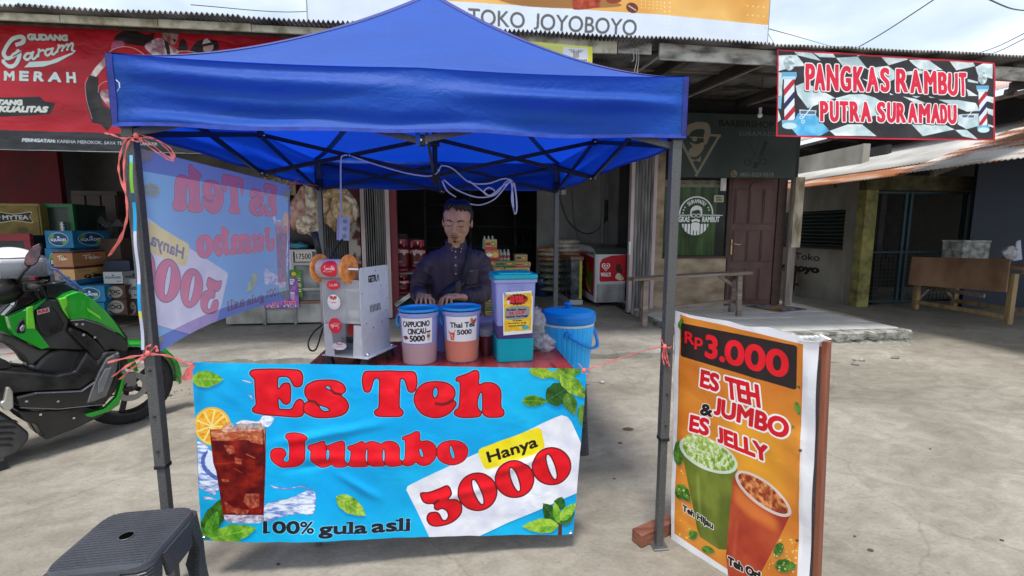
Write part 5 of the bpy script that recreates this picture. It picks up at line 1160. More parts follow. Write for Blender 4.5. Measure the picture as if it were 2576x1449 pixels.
# wooden stall table on the right
wt = thing('stall_table', 'rough timber stall table with a plywood front board', 'table', (7.8, 6.1, 0))
M['newwood'] = wood('yellow_timber', (.24, .15, .06), (.42, .30, .15), 2)
M['plyr'] = pm('red_brown_plywood', (.20, .105, .055), .7, var=.25, vs=2.2, col2=(.34, .20, .12), st=(1, 1, .6), detail=6)
def P3(px, py, ref): g_ = atz(*ref, .06); return at(px, py, g_[1])
lA, lB = atz(2302, 777, .06), atz(2535, 815, .06)
ztp = P3(2305, 718, (2302, 777))[2]
d = Vector((lB[0]-lA[0], lB[1]-lA[1], 0)); dn = d.normalized(); nn = Vector((-dn.y, dn.x, 0)) if True else 0
nn = Vector((dn.y, -dn.x, 0)); nn = -nn if nn.x < 0 else nn     # away from the viewer, to the right
A, B = Vector(lA), Vector(lB); H_ = .74
tl, tr = Vector(P3(2300, 646, (2302, 777))), Vector(P3(2548, 652, (2535, 815)))
for p in (A, B, A+nn*.8, B+nn*.8): MB().bar(p, (p.x, p.y, .80), .07).build('leg', M['newwood'], wt)
MB().bar(A+Vector((0, 0, .13)), B+Vector((0, 0, .10)), .05, .06).build('rail', M['newwood'], wt); MB().bar(A+nn*.8+Vector((0, 0, .13)), B+nn*.8+Vector((0, 0, .1)), .05, .06).build('rail', M['newwood'], wt)
MB().bar(A+Vector((0, 0, .14)), A+nn*.4+Vector((0, 0, .5)), .03, .05).build('brace', M['weathered'], wt); MB().bar(A+nn*.8+Vector((0, 0, .14)), A+nn*.3+Vector((0, 0, .55)), .03, .05).build('brace', M['weathered'], wt)
MB().hexa([A+Vector((-.02, 0, .80)), B+Vector((0, -.1, .80)), B+nn*.9+Vector((0, 0, .8)), A+nn*.9+Vector((0, 0, .8))], [A+Vector((-.02, 0, .84)), B+Vector((0, -.1, .84)), B+nn*.9+Vector((0, 0, .84)), A+nn*.9+Vector((0, 0, .84))]).build('table_top', M['plyr'], wt)
o_ = -nn*.05
bl, br_ = Vector(P3(2290, 716, (2302, 777))), Vector(P3(2538, 735, (2535, 815)))
MB().hexa([bl+o_, br_+o_, br_+o_+nn*.02, bl+o_+nn*.02], [tl+o_, tr+o_, tr+o_+nn*.02, tl+o_+nn*.02]).build('front_board', M['plyr'], wt, bev=.003)
MB().bar(bl+Vector((.35, 0, -.05))+nn*.0, br_+Vector((-.4, 0, -.05)), .02, .06).build('ledge', M['weathered'], wt)
MB().bar(B+nn*.05+Vector((.1, 0, .78)), B+nn*.05+Vector((2, -.2, .78)), .06, .1).build('side_rail', M['newwood'], wt)
a = at(2423, 648, 6.6); c = at(2497, 606, 6.6)
MB().box(a[0], c[0], 6.6, 6.9, tl.z-.18, c[2]).build('x', M['white']) if False else None
sb_ = thing('foam_box', 'dirty white foam box standing on the stall table', 'box', ((a[0]+c[0])/2, 6.75, .84))
MB().box(a[0], c[0], 6.62, 6.95, .845, c[2]-.03).build('box_body', pm('dirty_foam', (.22, .23, .22), .85, var=.3, vs=9, col2=(.48, .49, .47), bump=.2), sb_, bev=.012)
MB().box(a[0]-.008, c[0]+.008, 6.61, 6.96, c[2]-.03, c[2]+.01).build('box_lid', pm('foam_lid', (.28, .29, .28), .85, var=.3, vs=9, col2=(.5, .5, .48)), sb_, bev=.012)
a = at(2548, 640, 6.0)
bg_ = thing('plastic_bag', 'white plastic bag hanging against the dark blue wall', 'bag', (a[0], 6.0, a[2]))
M['bag'] = pm('thin_white_plastic', (.5, .5, .54), .35, var=.3, vs=14, bump=.5, bs=14, translu=.2)
def crumple(cx, cy, cz, rx, ry, rz, m, parent, nm='bag_body', seed=1, amp=.25, n=22):
    b = MB(); b.ball((0, 0, 0), 1., n, n//2); rs = seed*7.3
    b.v = [(cx+rx*x*(1+amp*nz(x*3+z*2+rs, y*3+z, seed)*2), cy+ry*y*(1+amp*nz(y*4+rs, z*3, seed+2)*2), cz+rz*z*(1+amp*nz(x*3, y*3+rs, seed+3)*2)) for x, y, z in b.v]
    return b.build(nm, m, parent, smooth=True)
crumple(a[0]-.05, 6.0, a[2]+.02, .13, .06, .11, M['bag'], bg_, seed=3); MB().hexa([(a[0]-.02, 5.97, a[2]-.1), (a[0]+.14, 5.97, a[2]-.08), (a[0]+.14, 6, a[2]-.08), (a[0]-.02, 6, a[2]-.1)], [(a[0]+.02, 5.98, a[2]+.2), (a[0]+.08, 5.98, a[2]+.22), (a[0]+.08, 6, a[2]+.22), (a[0]+.02, 6, a[2]+.2)]).build('flap', pm('lavender_plastic', (.42, .43, .60), .5), bg_, bev=.01)
# small dark stool by the cream wall
a = atz(2010, 730, .1)
st = thing('small_stool', 'small dark wooden stool beside the cream wall', 'stool', (a[0], a[1], .1)); M['dwood'] = wood('dark_wood', (.035, .025, .02), (.08, .055, .045), 2)
x, y = a[0], a[1]; MB().box(x-.3, x+.2, y-.16, y+.16, .52, .56).build('seat', M['dwood'], st)
for sx in (-.22, .12):
    for sy in (-.12, .12): MB().bar((x+sx*1.15, y+sy, .1), (x+sx, y+sy*.8, .52), .05).build('leg', M['dwood'], st)
MB().box(x-.25, x+.15, y-.13, y-.10, .22, .27).build('stretcher', M['dwood'], st)

# ---------------------------------------------------------------- inside the shop, centre
M['fside'] = imgmat('freezer_side_print', freezer_side_print(), .4); M['ffront'] = imgmat('freezer_front_print', freezer_print(), .4)
M['fbody'] = pm('freezer_white', (.55, .56, .58), .4, var=.06); M['fglass'] = pm('smoked_glass', (.05, .06, .055), .12, var=.1, spec=.8)
Yf_ = 7.55; fx0, fx1 = at(1497, 700, Yf_)[0], at(1569, 700, Yf_)[0]+.03; fz0, fz1 = at(1530, 765, Yf_)[2]+.03, at(1530, 640, Yf_)[2]
fz = thing('ice_cream_freezer', "white ice cream freezer with a red WALL'S panel and a curved glass top", 'freezer', ((fx0+fx1)/2, Yf_, .12))
FD = 1.15; sy = Yf_+FD
b = MB(); prof = [(Yf_, fz0), (Yf_, fz1-.0), (Yf_+.06, fz1+.07), (Yf_+.3, fz1+.13), (sy, fz1+.15), (sy, fz0)]
b.prism(prof, lambda y, z: (fx0, y, z), lambda y, z: (fx1, y, z)); b.build('cabinet', M['fbody'], fz, bev=.012)
b = MB(); prof = [(Yf_-.006, fz1+.0), (Yf_+.05, fz1+.082), (Yf_+.3, fz1+.145), (sy, fz1+.165), (sy, fz1+.17), (Yf_+.3, fz1+.16), (Yf_+.045, fz1+.1), (Yf_-.02, fz1+.01)]
b.prism(prof, lambda y, z: (fx0-.01, y, z), lambda y, z: (fx1+.01, y, z)); b.build('glass_top', M['fglass'], fz)
MB().box(fx0-.016, fx0, Yf_-.01, sy, fz1-.01, fz1+.03).build('trim', M['steel'], fz)
h = fz1-fz0
quad('front_panel', (fx0+.05, Yf_-.004, fz0+h*.42), (fx1-.0, Yf_-.004, fz0+h*.42), (fx1, Yf_-.004, fz1-.0), (fx0+.05, Yf_-.004, fz1), M['ffront'], fz)
quad('side_panel', (fx0-.004, sy-.02, fz0+.06), (fx0-.004, Yf_+.02, fz0+.06), (fx0-.004, Yf_+.02, fz1), (fx0-.004, sy-.02, fz1+.06), M['fside'], fz)
MB().box(fx0+.03, fx1-.02, Yf_-.012, Yf_, fz0+.02, fz0+h*.38).build('grille_panel', M['steel'], fz)
for k in range(12): z = fz0+.03+(h*.34)*k/12; MB().box(fx0+.05, fx1-.04, Yf_-.018, Yf_-.012, z, z+.009).build('slat', M['shut'], fz)
for x in (fx0+.08, fx1-.1): MB().lathe([(.03, -.02), (.03, .02)], (x, Yf_+.08, .15), 12, axis=0).build('wheel', M['black'], fz)
d2x0, d2x1 = at(1436, 700, 7.9)[0], at(1480, 700, 7.9)[0]
df_ = thing('drinks_freezer', 'dark fronted low drinks freezer left of the ice cream freezer', 'freezer', (d2x0, 8, .12))
z1 = at(1460, 655, 7.9)[2]
MB().box(d2x0, d2x1-.12, 7.9, 9.1, .2, z1).build('cabinet', pm('dark_glossy_panel', (.015, .02, .03), .25, var=.5, vs=7, col2=(.12, .14, .16)), df_, bev=.01)
MB().box(d2x0-.02, d2x1-.1, 7.86, 9.12, z1, z1+.07).build('lid', pm('brown_lid', (.20, .14, .09), .5), df_, bev=.01)
MB().box(d2x1-.165, d2x1-.12, 7.885, 7.9, .22, z1).build('yellow_strip', pm('yellow_strip', (.5, .5, .05), .5), df_)
MB().box(d2x0-.02, d2x1-.1, 7.88, 9.1, .12, .2).build('plinth', M['fbody'], df_)
# rice sacks
sk = []
for i, (px, py, Y, w_) in enumerate([(1400, 652, 8.8, .34), (1398, 640, 8.8, .34), (1397, 629, 8.85, .33), (1402, 665, 8.8, .35), (1403, 680, 8.8, .35), (1402, 696, 8.8, .36), (1403, 712, 8.8, .36), (1402, 728, 8.8, .36), (1442, 630, 8.6, .30), (1448, 641, 8.6, .32), (1436, 619, 8.6, .28), (1432, 609, 8.6, .27)]):
    a = at(px, py, Y); m = pm('rice_sack', *[((.40, .20, .10), (.50, .42, .34), (.20, .22, .14))[0 if i in (0, 2, 9) else (1 if i > 7 or i == 1 else 2)]], .6, var=.35, vs=9, col2=[(.62, .34, .2), (.62, .58, .5), (.34, .36, .26)][0 if i in (0, 2, 9) else (1 if i > 7 or i == 1 else 2)]) if i < 12 else None
    o = crumple(a[0], Y+.2, a[2], w_, .28, .062, m, None, 'rice_sack', i, .10, 16)
    tag(o, ('orange rice sack third from the top of the stack nearest the doorway', 'whitish rice sack second from the top of the stack by the tent pole', 'orange rice sack topmost of the stack by the tent pole', 'dull rice sack fourth from the top behind the tent pole', 'dull rice sack fifth from the top behind the tent pole', 'dull rice sack sixth from the top behind the tent pole', 'dull rice sack seventh from the top behind the tent pole', 'lowest dull rice sack on the floor behind the tent pole', 'white rice sack third from the top above the drinks freezer', 'white and orange rice sack lowest of those above the drinks freezer', 'white rice sack second from the top above the drinks freezer', 'topmost white rice sack above the drinks freezer')[i], 'sack', 'rice sacks stacked behind the tent pole')
a = at(1362, 680, 9.0); wj = thing('water_jug', 'dark blue water gallon standing on the shop floor beside the sacks', 'bottle', (a[0], 9, .12))
MB().lathe([(.13, .0), (.14, .03), (.13, .15), (.14, .2), (.14, .34), (.10, .4), (.03, .44), (.03, .48)], (a[0], 9, .13), 20).build('jug_body', pm('blue_jug', (.01, .03, .10), .25), wj, smooth=True); MB().lathe([(.034, 0), (.034, .03)], (a[0], 9, .6), 12).build('cap', M['blue'], wj)
# cartons by the man
def carton(px0, py0, px1, py1, Y, depth, m, pr, label, cat='box', grp=None, name='carton', side=None, sideL=False, rz=0):
    a, c = at(px0, py1, Y), at(px1, py0, Y)
    t = thing(name, label, cat, ((a[0]+c[0])/2, Y, a[2]), grp)
    w = (c[0]-a[0])/2; h = c[2]-a[2]; t.rotation_euler = (0, 0, rz)
    MB().box(-w, w, 0, depth, 0, h-.002).build('box_body', m, t, world=False, bev=.003)
    if pr is not None:
        quad('face_print', (-w+.002, -.003, .002), (w-.002, -.003, .002), (w-.002, -.003, h-.004), (-w+.002, -.003, h-.004), pr, None).parent = t
        s_ = side or pr
        if sideL is not None: quad('side_print', (w+.003, .002, .002), (w+.003, depth-.002, .002), (w+.003, depth-.002, h-.004), (w+.003, .002, h-.004), s_, None).parent = t
    return t
M['card'] = pm('cardboard', (.34, .25, .16), .8, var=.1)
ND = [imgmat('carton_print', noodle_print(k), .6) for k in range(4)]
G_ = 'cartons stacked inside the shop doorway'
col1 = [(1222, 657, 1264, 635, 3, 'carton below the water bottles beside the shirt'), ]
stk = [(1220, 602, 1250, 628, 1, 'small top carton just behind the shirt shoulder'), (1222, 628, 1256, 657, 3, 'red printed carton under the clear bottles'), (1222, 657, 1245, 672, 0, 'narrow carton edge beside the sleeve, first below the red carton'), (1245, 657, 1298, 672, 2, 'flat brown carton under the pack of red bottles'), (1296, 659, 1335, 672, 1, 'flat cream carton at the open end of the row'), (1296, 640, 1327, 659, 0, 'open topped carton beside the pack of red bottles')]
for k in range(9): y = 672+k*13.6; stk.append((1222, y, 1268, y+13.4, (0, 1, 0, 3, 1, 2, 0, 2, 0)[k], '%s carton layer counted down from the flat brown carton' % ('first', 'second', 'third', 'fourth', 'fifth', 'sixth', 'seventh', 'eighth', 'lowest')[k]))
for k in range(6): y = 672+k*20; stk.append((1269, y, 1333, y+19.6, (1, 3, 2, 0, 1, 2)[k], '%s carton of the column behind the tall plastic container' % ('topmost', 'second', 'third', 'fourth', 'fifth', 'lowest')[k]))
for i, (x0, y0, x1, y1, k, lb) in enumerate(stk): carton(x0, y0, x1, y1, 6.9 if x0 < 1260 else 6.93, .3, M['card'], ND[k], lb, 'box', G_, sideL=None)
M['clear'] = pm('clear_bottle', (.45, .55, .52), .15, var=.2, alpha=.55, vs=20); M['redb'] = pm('red_drink', (.45, .04, .05), .25, alpha=.85); M['grn'] = pm('green_label', (.1, .4, .25), .5)
def bottle_pack(px, py, n, m, lab, label, Y=6.95, r=.03, h=.2):
    a = at(px, py, Y); t = thing('bottle_pack', label, 'bottles', a)
    for i in range(n):
        for j in range(2):
            x, y = a[0]+(i-(n-1)/2)*2*r*1.02, Y+.05+j*2*r
            MB().lathe([(r*.9, 0), (r, .01), (r, h*.6), (r*.5, h*.85), (r*.35, h*.88), (r*.35, h)], (x, y, a[2]), 12).build('bottle', m, t, smooth=True)
            MB().lathe([(r*1.01, h*.25), (r*1.01, h*.5)], (x, y, a[2]), 12, close=False).build('wrap', lab, t)
    return t
bottle_pack(1230, 627, 3, M['clear'], M['grn'], 'shrink wrapped pack of clear bottles with green labels on the cartons')
bottle_pack(1270, 656, 3, M['clear'], M['redb'], 'pack of small bottles with red labels standing on the flat brown carton', r=.028, h=.17)
# metal cylinders, two rows on a rack
M['gas'] = imgmat('gas_print', gas_print(), .4); M['gasp'] = pm('gas_pink', (.32, .025, .06), .4, var=.2, vs=8)
def gas(px, py, Y, label, r=.135, h=.42):
    a = at(px, py, Y); t = thing('gas_cylinder', label, 'gas cylinder', (a[0], Y+r, a[2]), 'dark pink gas cylinders')
    def fn(u, v):
        an = -math.pi*(.98)+2*math.pi*u*.98; prof = [(r*.86, 0), (r*.98, .03), (r, .07), (r, h*.45), (r, h*.62), (r*.93, h*.72), (r*.72, h*.80), (r*.4, h*.85)]
        k = v*7; i = min(6, int(k)); f = k-i; rr_ = prof[i][0]*(1-f)+prof[i+1][0]*f; z = prof[i][1]*(1-f)+prof[i+1][1]*f
        return (a[0]+rr_*math.sin(an+.0), Y+r-rr_*math.cos(an), a[2]+z)
    sheet('tank', fn, 26, 14, M['gas'], t)
    MB().lathe([(r*.42, h*.85), (0.02, h*.86), (.02, h*.9)], (a[0], Y+r, a[2]), 16).build('neck', M['gasp'], t)
    for an in (0, math.pi/2, math.pi, 3*math.pi/2):
        MB().bar((a[0]+r*.72*math.cos(an+.6), Y+r+r*.72*math.sin(an+.6), a[2]+h*.78), (a[0]+r*.72*math.cos(an+.6), Y+r+r*.72*math.sin(an+.6), a[2]+h), .03, .01).build('guard_post', M['gasp'], t)
    MB().lathe([(r*.70, h), (r*.76, h), (r*.76, h+.02), (r*.70, h+.02)], (a[0], Y+r, a[2]), 20, close=False).build('guard_ring', M['gasp'], t)
    MB().lathe([(.016, h*.88), (.016, h*.96), (.02, h*.96), (.02, h*1.0)], (a[0], Y+r, a[2]), 10).build('valve', pm('brass', (.6, .5, .3), .35, .9), t)
    MB().lathe([(r*.8, -.03), (r*.85, .01)], (a[0], Y+r, a[2]), 20).build('foot_ring', M['gasp'], t)
    return t
gas(1007, 677, 7.0, 'upper gas cylinder nearest the shutter, on the rack shelf')
gas(1050, 678, 7.05, 'upper gas cylinder half hidden behind the man\'s shoulder')
gas(1007, 735, 7.0, 'lower gas cylinder nearest the shutter, under the shelf', h=.24); gas(1050, 736, 7.05, 'lower gas cylinder beside the man\'s sleeve', h=.24)
rk = thing('cylinder_rack', 'low rusty rack carrying the gas cylinders', 'rack', (-.9, 7, .12)); x0, x1 = at(985, 700, 6.95)[0], at(1080, 700, 6.95)[0]+.2
M['slat'] = wood('rack_slat', (.16, .11, .09), (.28, .22, .19), 0)
z = at(1007, 681, 7)[2]; z2 = at(1007, 740, 7)[2]
for zz in (z-.035, z2-.035):
    for y in (6.97, 7.1, 7.23): MB().box(x0, x1, y, y+.05, zz-.015, zz).build('slat', M['slat'], rk)
for x in (x0, x1-.03):
    for y in (6.96, 7.27): MB().box(x, x+.035, y, y+.035, .12, z-.03).build('leg', M['steel'], rk)
MB().bar((x0+.05, 6.9, .32), (x0+.42, 6.9, .58), .02, .06).build('perforated_brace', M['oldboard'], rk)
# dark shelving far inside
sh = thing('back_shelf', 'dark metal shelving deep inside the shop', 'shelf', (1.2, 11.5, .12))
for x in (-.8, .3, 1.4, 2.5): MB().box(x, x+.05, 11.5, 11.6, .12, 2.4).build('post', M['dark'], sh)
for z in (.5, 1.0, 1.5, 2.0): MB().box(-.8, 2.55, 11.4, 11.8, z, z+.04).build('shelf_board', pm('shelf_grey', (.022, .022, .025), .7), sh)
for k, (x, z) in enumerate(((1.45, 1.05), (1.65, 1.05), (1.85, 1.05))): tag(MB().lathe([(.05, 0), (.05, .2), (.02, .3)], (x, 11.55, z), 10).build('dark_bottle', pm('dark_blue_glass', (.01, .02, .05), .3)), '%s of three dark bottles on the shelf deep inside the shop' % ('leftmost', 'middle', 'rightmost')[k], 'bottle', 'dark bottles on the back shelf')
# wires and sockets on the inner wall
a, c = at(1420, 475, 9.38), at(1558, 455, 7.06)
tag(MB().tube(rope([at(1405, 490, 9.36), at(1432, 560, 9.36), at(1478, 588, 9.36), at(1520, 560, 9.36), at(1545, 500, 9.36)], 6), .008, 5).build('wall_cable', M['wire']), 'black cable drooping across the grey inner wall', 'cable')
tag(MB().tube(rope([at(1438, 480, 9.36), at(1445, 560, 9.36), at(1458, 612, 9.3)], 6), .006, 5).build('wall_cable', M['wire']), 'black cable falling behind the rice sacks', 'cable')
a = at(1530, 530, 9.36); tag(MB().box(a[0]-.07, a[0]+.08, 9.36, 9.39, a[2]-.22, a[2]+.22).build('wall_panel', M['dark'], bev=.01), 'dark narrow panel fixed on the grey inner wall', 'panel')
a = at(1418, 484, 9.38); tag(MB().box(a[0]-.05, a[0]+.05, 9.36, 9.39, a[2]-.05, a[2]+.05).build('wall_socket', M['white'], bev=.01), 'small white wall socket high on the inner wall', 'socket')
a = at(1345, 540, 9.39)
wallbox('wall_pipe', 2.95, 3.0, 9.33, 9.38, .12, 3.4, m=pm('pipe_grey', (.25, .25, .24), .5))
# ---------------------------------------------------------------- left shop
CT = 'shop'
cx0, cx1 = at(560, 700, 6.6)[0], at(812, 700, 6.6)[0]
ct = thing('display_counter', 'old glass fronted display counter with price cards at the left shop', 'counter', ((cx0+cx1)/2, 6.6, .12))
zc = at(760, 628, 6.6)[2]
M['counter'] = pm('dirty_cream_counter', (.30, .29, .25), .6, var=.25, vs=3, col2=(.50, .49, .45), detail=7)
MB().box(cx0, cx1, 6.6, 7.0, .15, .42).build('base', M['counter'], ct, bev=.004); MB().box(cx0, cx1, 6.59, 7.0, zc-.03, zc).build('counter_top', M['steel'], ct)
MB().box(cx0, cx1, 6.62, 6.98, .46, zc-.03).build('glass_front', pm('dusty_glass', (.20, .22, .22), .2, var=.25, vs=4, col2=(.36, .39, .39)), ct)
for z in (.42, .60, .95): MB().box(cx0, cx1, 6.585, 6.615, z, z+.035).build('rail', M['steel'] if z != .42 else pm('brown_rail', (.25, .14, .08), .6), ct)
for px in (808, 738, 660): x = at(px, 700, 6.6)[0]; MB().box(x-.02, x+.02, 6.58, 6.62, .13, zc).build('upright', M['shutframe'] if px == 808 else M['steel'], ct)
def stuck(name, px0, py0, px1, py1, Y, pr, label, cat='poster', rough=.5):
    a, c = at(px0, py1, Y), at(px1, py0, Y); t = thing(name, label, cat, (a[0], Y, a[2]))
    MB().box(a[0], c[0], Y, Y+.004, a[2], c[2]).build('card', M['white'], t)
    quad('face', (a[0], Y-.002, a[2]), (c[0], Y-.002, a[2]), (c[0], Y-.002, c[2]), (a[0], Y-.002, c[2]), imgmat(name+'_print', pr, rough), t); return t
stuck('price_card', 743, 632, 785, 658, 6.57, price_print(), 'handwritten 17500 price card on the display counter', 'card')
stuck('green_poster', 730, 678, 757, 748, 6.572, green_print(), 'green sachet poster on the display counter')
stuck('purple_poster', 706, 698, 748, 776, 6.56, purple_print(), 'purple drink poster nearest the green poster', 'poster')
stuck('purple_poster', 664, 715, 704, 776, 6.562, purple_print(), 'purple drink poster half hidden behind the hanging side banner', 'poster')
stuck('paper_note', 718, 632, 731, 702, 6.575, note_print(), 'narrow handwritten paper strip beside the price card', 'paper')
MB().box(-3.4, -2.0, 6.6, 6.9, .12, .14).build('kerb', M['edge']) if False else None
# bags of crackers hanging over the counter
M['crk'] = pm('cracker_bag', (.42, .30, .20), .4, var=.35, vs=16, col2=(.72, .62, .50), bump=.8, bs=28, bd=.02, coat=.3, lo=.38, hi=.6)
M['crk2'] = pm('brown_cracker_bag', (.36, .22, .11), .4, var=.35, vs=14, col2=(.62, .46, .28), bump=.8, bs=24, bd=.02, coat=.3)
M['crk3'] = pm('pink_cracker_bag', (.42, .16, .14), .4, var=.3, vs=14, col2=(.60, .40, .32), bump=.8, bs=24, coat=.3)
cb = [(752, 520, 17, 42, 'crk3', 'pinkish bag of crackers at the left end of the hanging bunch'), (772, 515, 22, 50, 'crk', 'large pale bag of ring crackers in the middle of the hanging bunch'), (786, 548, 19, 30, 'crk', 'pale bag of crackers hanging lowest in the bunch'), (765, 553, 20, 22, 'crk', 'short pale cracker bag under the pinkish one'), (815, 500, 16, 30, 'crk2', 'yellowish cracker bag just right of the tent pole'), (833, 520, 19, 40, 'crk2', 'brown cracker bag right of the tent pole'), (858, 522, 22, 34, 'crk2', 'brown cracker bag behind the white extension socket'), (876, 510, 16, 34, 'crk', 'pale bag of long crackers at the right end of the bunch'), (800, 520, 14, 40, 'crk', 'pale cracker bag partly behind the tent pole'), (840, 482, 26, 12, 'crk2', 'brown cracker bag at the top of the bunch')]
for i, (px, py, w_, h_, mk, lb) in enumerate(cb):
    Y = 6.3+.06*(i % 3); a = at(px, py+3, Y); s_ = Y/1160*1.28
    o = crumple(0, 0, 0, w_*s_*.95, .09, h_*s_, M[mk], None, 'cracker_bag', i+3, .22, 26); o.location = a; tag(o, lb, 'bag', 'cracker bags hanging over the counter')
    o.rotation_euler = (0, .25*((px-810)/60)*-1, 0)
    for v in o.data.vertices:                                  # gathered top
        t = max(0, v.co.z/(h_*s_)); v.co.x *= 1-.55*t; v.co.y *= 1-.5*t
rail = tag(MB().box(at(735, 480, 6.4)[0], at(890, 480, 6.4)[0], 6.4, 6.43, 2.02, 2.05).build('hanging_rail', M['slat']), 'dark rail carrying the hanging cracker bags', 'rail')
a = at(765, 585, 6.9); o = crumple(a[0], 6.85, a[2], .24, .12, .22, M['dark'], None, 'black_bag', 9, .3); tag(o, 'black cloth bundle on top of the display counter', 'bag')
a = at(745, 618, 6.7); o = crumple(a[0], 6.72, zc+.05, .14, .1, .05, pm('blue_plastic', (.08, .30, .42), .4, translu=.2), None, 'blue_bag', 12, .35); tag(o, 'light blue plastic bag lying on the display counter', 'bag')
# cupboard, fan, fridges and boxes in the left shop
fan = thing('standing_fan', 'dark grey standing fan in the gloom behind the boxes', 'fan', at(285, 640, 7.6)); a = at(285, 570, 7.6); M['fan'] = pm('fan_grey', (.10, .10, .10), .5)
MB().tube([(a[0]-.02, 7.6, .15), (a[0]-.02, 7.6, a[2])], .02, 8).build('pole', M['fan'], fan); b = MB()
for r_ in (.06, .10, .14, .18, .21): b.tube([(a[0]+r_*math.cos(t), 7.5, a[2]+r_*math.sin(t)) for t in np.linspace(0, 2*math.pi, 25)], .003, 4, cap=False)
b.build('cage', M['fan'], fan); MB().ball((a[0]-.08, 7.62, a[2]+.03), (.07, .1, .06), 12, 8).build('motor', pm('fan_motor', (.22, .22, .21), .5), fan, smooth=True)
for k in range(3):
    t = 2.1*k; MB().hexa([(a[0]+.03*math.cos(t), 7.52, a[2]+.03*math.sin(t)), (a[0]+.2*math.cos(t), 7.53, a[2]+.2*math.sin(t)), (a[0]+.17*math.cos(t+.7), 7.51, a[2]+.17*math.sin(t+.7)), (a[0]+.03*math.cos(t+.7), 7.51, a[2]+.03*math.sin(t+.7))], [(a[0]+.03*math.cos(t), 7.525, a[2]+.03*math.sin(t)), (a[0]+.2*math.cos(t), 7.535, a[2]+.2*math.sin(t)), (a[0]+.17*math.cos(t+.7), 7.515, a[2]+.17*math.sin(t+.7)), (a[0]+.03*math.cos(t+.7), 7.515, a[2]+.03*math.sin(t+.7))]).build('blade', M['fan'], fan)
cpx0, cpx1 = at(185, 600, 8.2)[0], at(300, 600, 8.2)[0]
cp = thing('cupboard', 'dark wooden cupboard against the back wall of the left shop', 'cupboard', (cpx0, 8.2, .12)); M['cup'] = pm('brown_cupboard', (.075, .05, .04), .6, var=.3)
MB().box(cpx0, cpx1, 8.25, 8.6, .12, 2.05).build('carcass', M['cup'], cp)
for k in range(3): w_ = (cpx1-cpx0)/3; MB().box(cpx0+w_*k+.015, cpx0+w_*(k+1)-.015, 8.22, 8.248, .2, 1.98).build('door', M['cup'], cp, bev=.005)
ty = thing('tea_fridge', 'dull yellow drinks fridge with a black MYTEA badge at the left edge', 'fridge', at(50, 700, 7.0)); a, c = at(-60, 700, 7.0), at(98, 512, 7.0)
zt_ = c[2]; MB().box(a[0], c[0], 7.0, 7.6, .14, zt_).build('cabinet', pm('dull_yellow', (.26, .20, .05), .5, var=.2), ty, bev=.01)
aa = at(-10, 640, 6.99); quad('header_print', (aa[0], 6.99, at(0, 640, 6.99)[2]), (c[0]-.02, 6.99, at(0, 640, 6.99)[2]), (c[0]-.02, 6.99, zt_-.03), (aa[0], 6.99, zt_-.03), imgmat('mytea_print', mytea_print(), .5), ty)
rdf = thing('red_cabinet', 'red framed glass cabinet standing low in front of the yellow fridge', 'cabinet', at(30, 700, 6.6)); a, c = at(-60, 700, 6.6), at(73, 592, 6.6)
MB().box(a[0], c[0], 6.62, 6.95, .14, c[2]).build('cabinet', pm('dark_glass', (.02, .03, .035), .2), rdf); MB().box(a[0], c[0]+.02, 6.58, 6.63, c[2]-.07, c[2]+.02).build('frame', pm('red_frame', (.25, .02, .03), .5), rdf)
MB().box(c[0]-.05, c[0]+.02, 6.58, 6.63, .14, c[2]-.075).build('frame', pm('red_frame2', (.25, .02, .03), .5), rdf)
gf = thing('green_fridge', 'tall dark green drinks fridge with glass front behind the stacked boxes', 'fridge', at(150, 700, 7.1)); a, c = at(100, 700, 7.1), at(182, 513, 7.1)
MB().box(a[0], c[0], 7.12, 7.7, .14, c[2]).build('cabinet', pm('dark_inside', (.015, .03, .025), .3), gf); M['gfr'] = pm('fridge_green', (.01, .13, .04), .45)
for x in (a[0], c[0]-.05): MB().box(x, x+.06, 7.08, 7.13, .14, c[2]).build('frame', M['gfr'], gf)
MB().box(a[0]+.06, c[0]-.05, 7.08, 7.13, c[2]-.05, c[2]).build('frame', M['gfr'], gf)
cn = at(161, 578, 7.05)
for k in range(6): MB().lathe([(.035, 0), (.045, .035), (.035, .037)], (cn[0], 7.04, cn[2]-.12+.038*k), 14).build('tin_lid', M['chrome'], gf) 
sq, sqg, tb, qb, dc = [imgmat(n, f(), .55) for n, f in (('blue_box_print', squades_print), ('grey_box_print', squades_grey_print), ('brown_box_print', teh_box_print), ('tan_box_print', qbic_print), ('round_box_print', dc_print))]
cbl, cbr, cta, cdk = pm('blue_card', (.04, .22, .34), .7), pm('brown_card', (.36, .24, .15), .7), pm('tan_card', (.45, .33, .19), .7), pm('dark_card', (.10, .065, .05), .7)
GB = 'drink cartons stacked in the left shop'
rz = .0
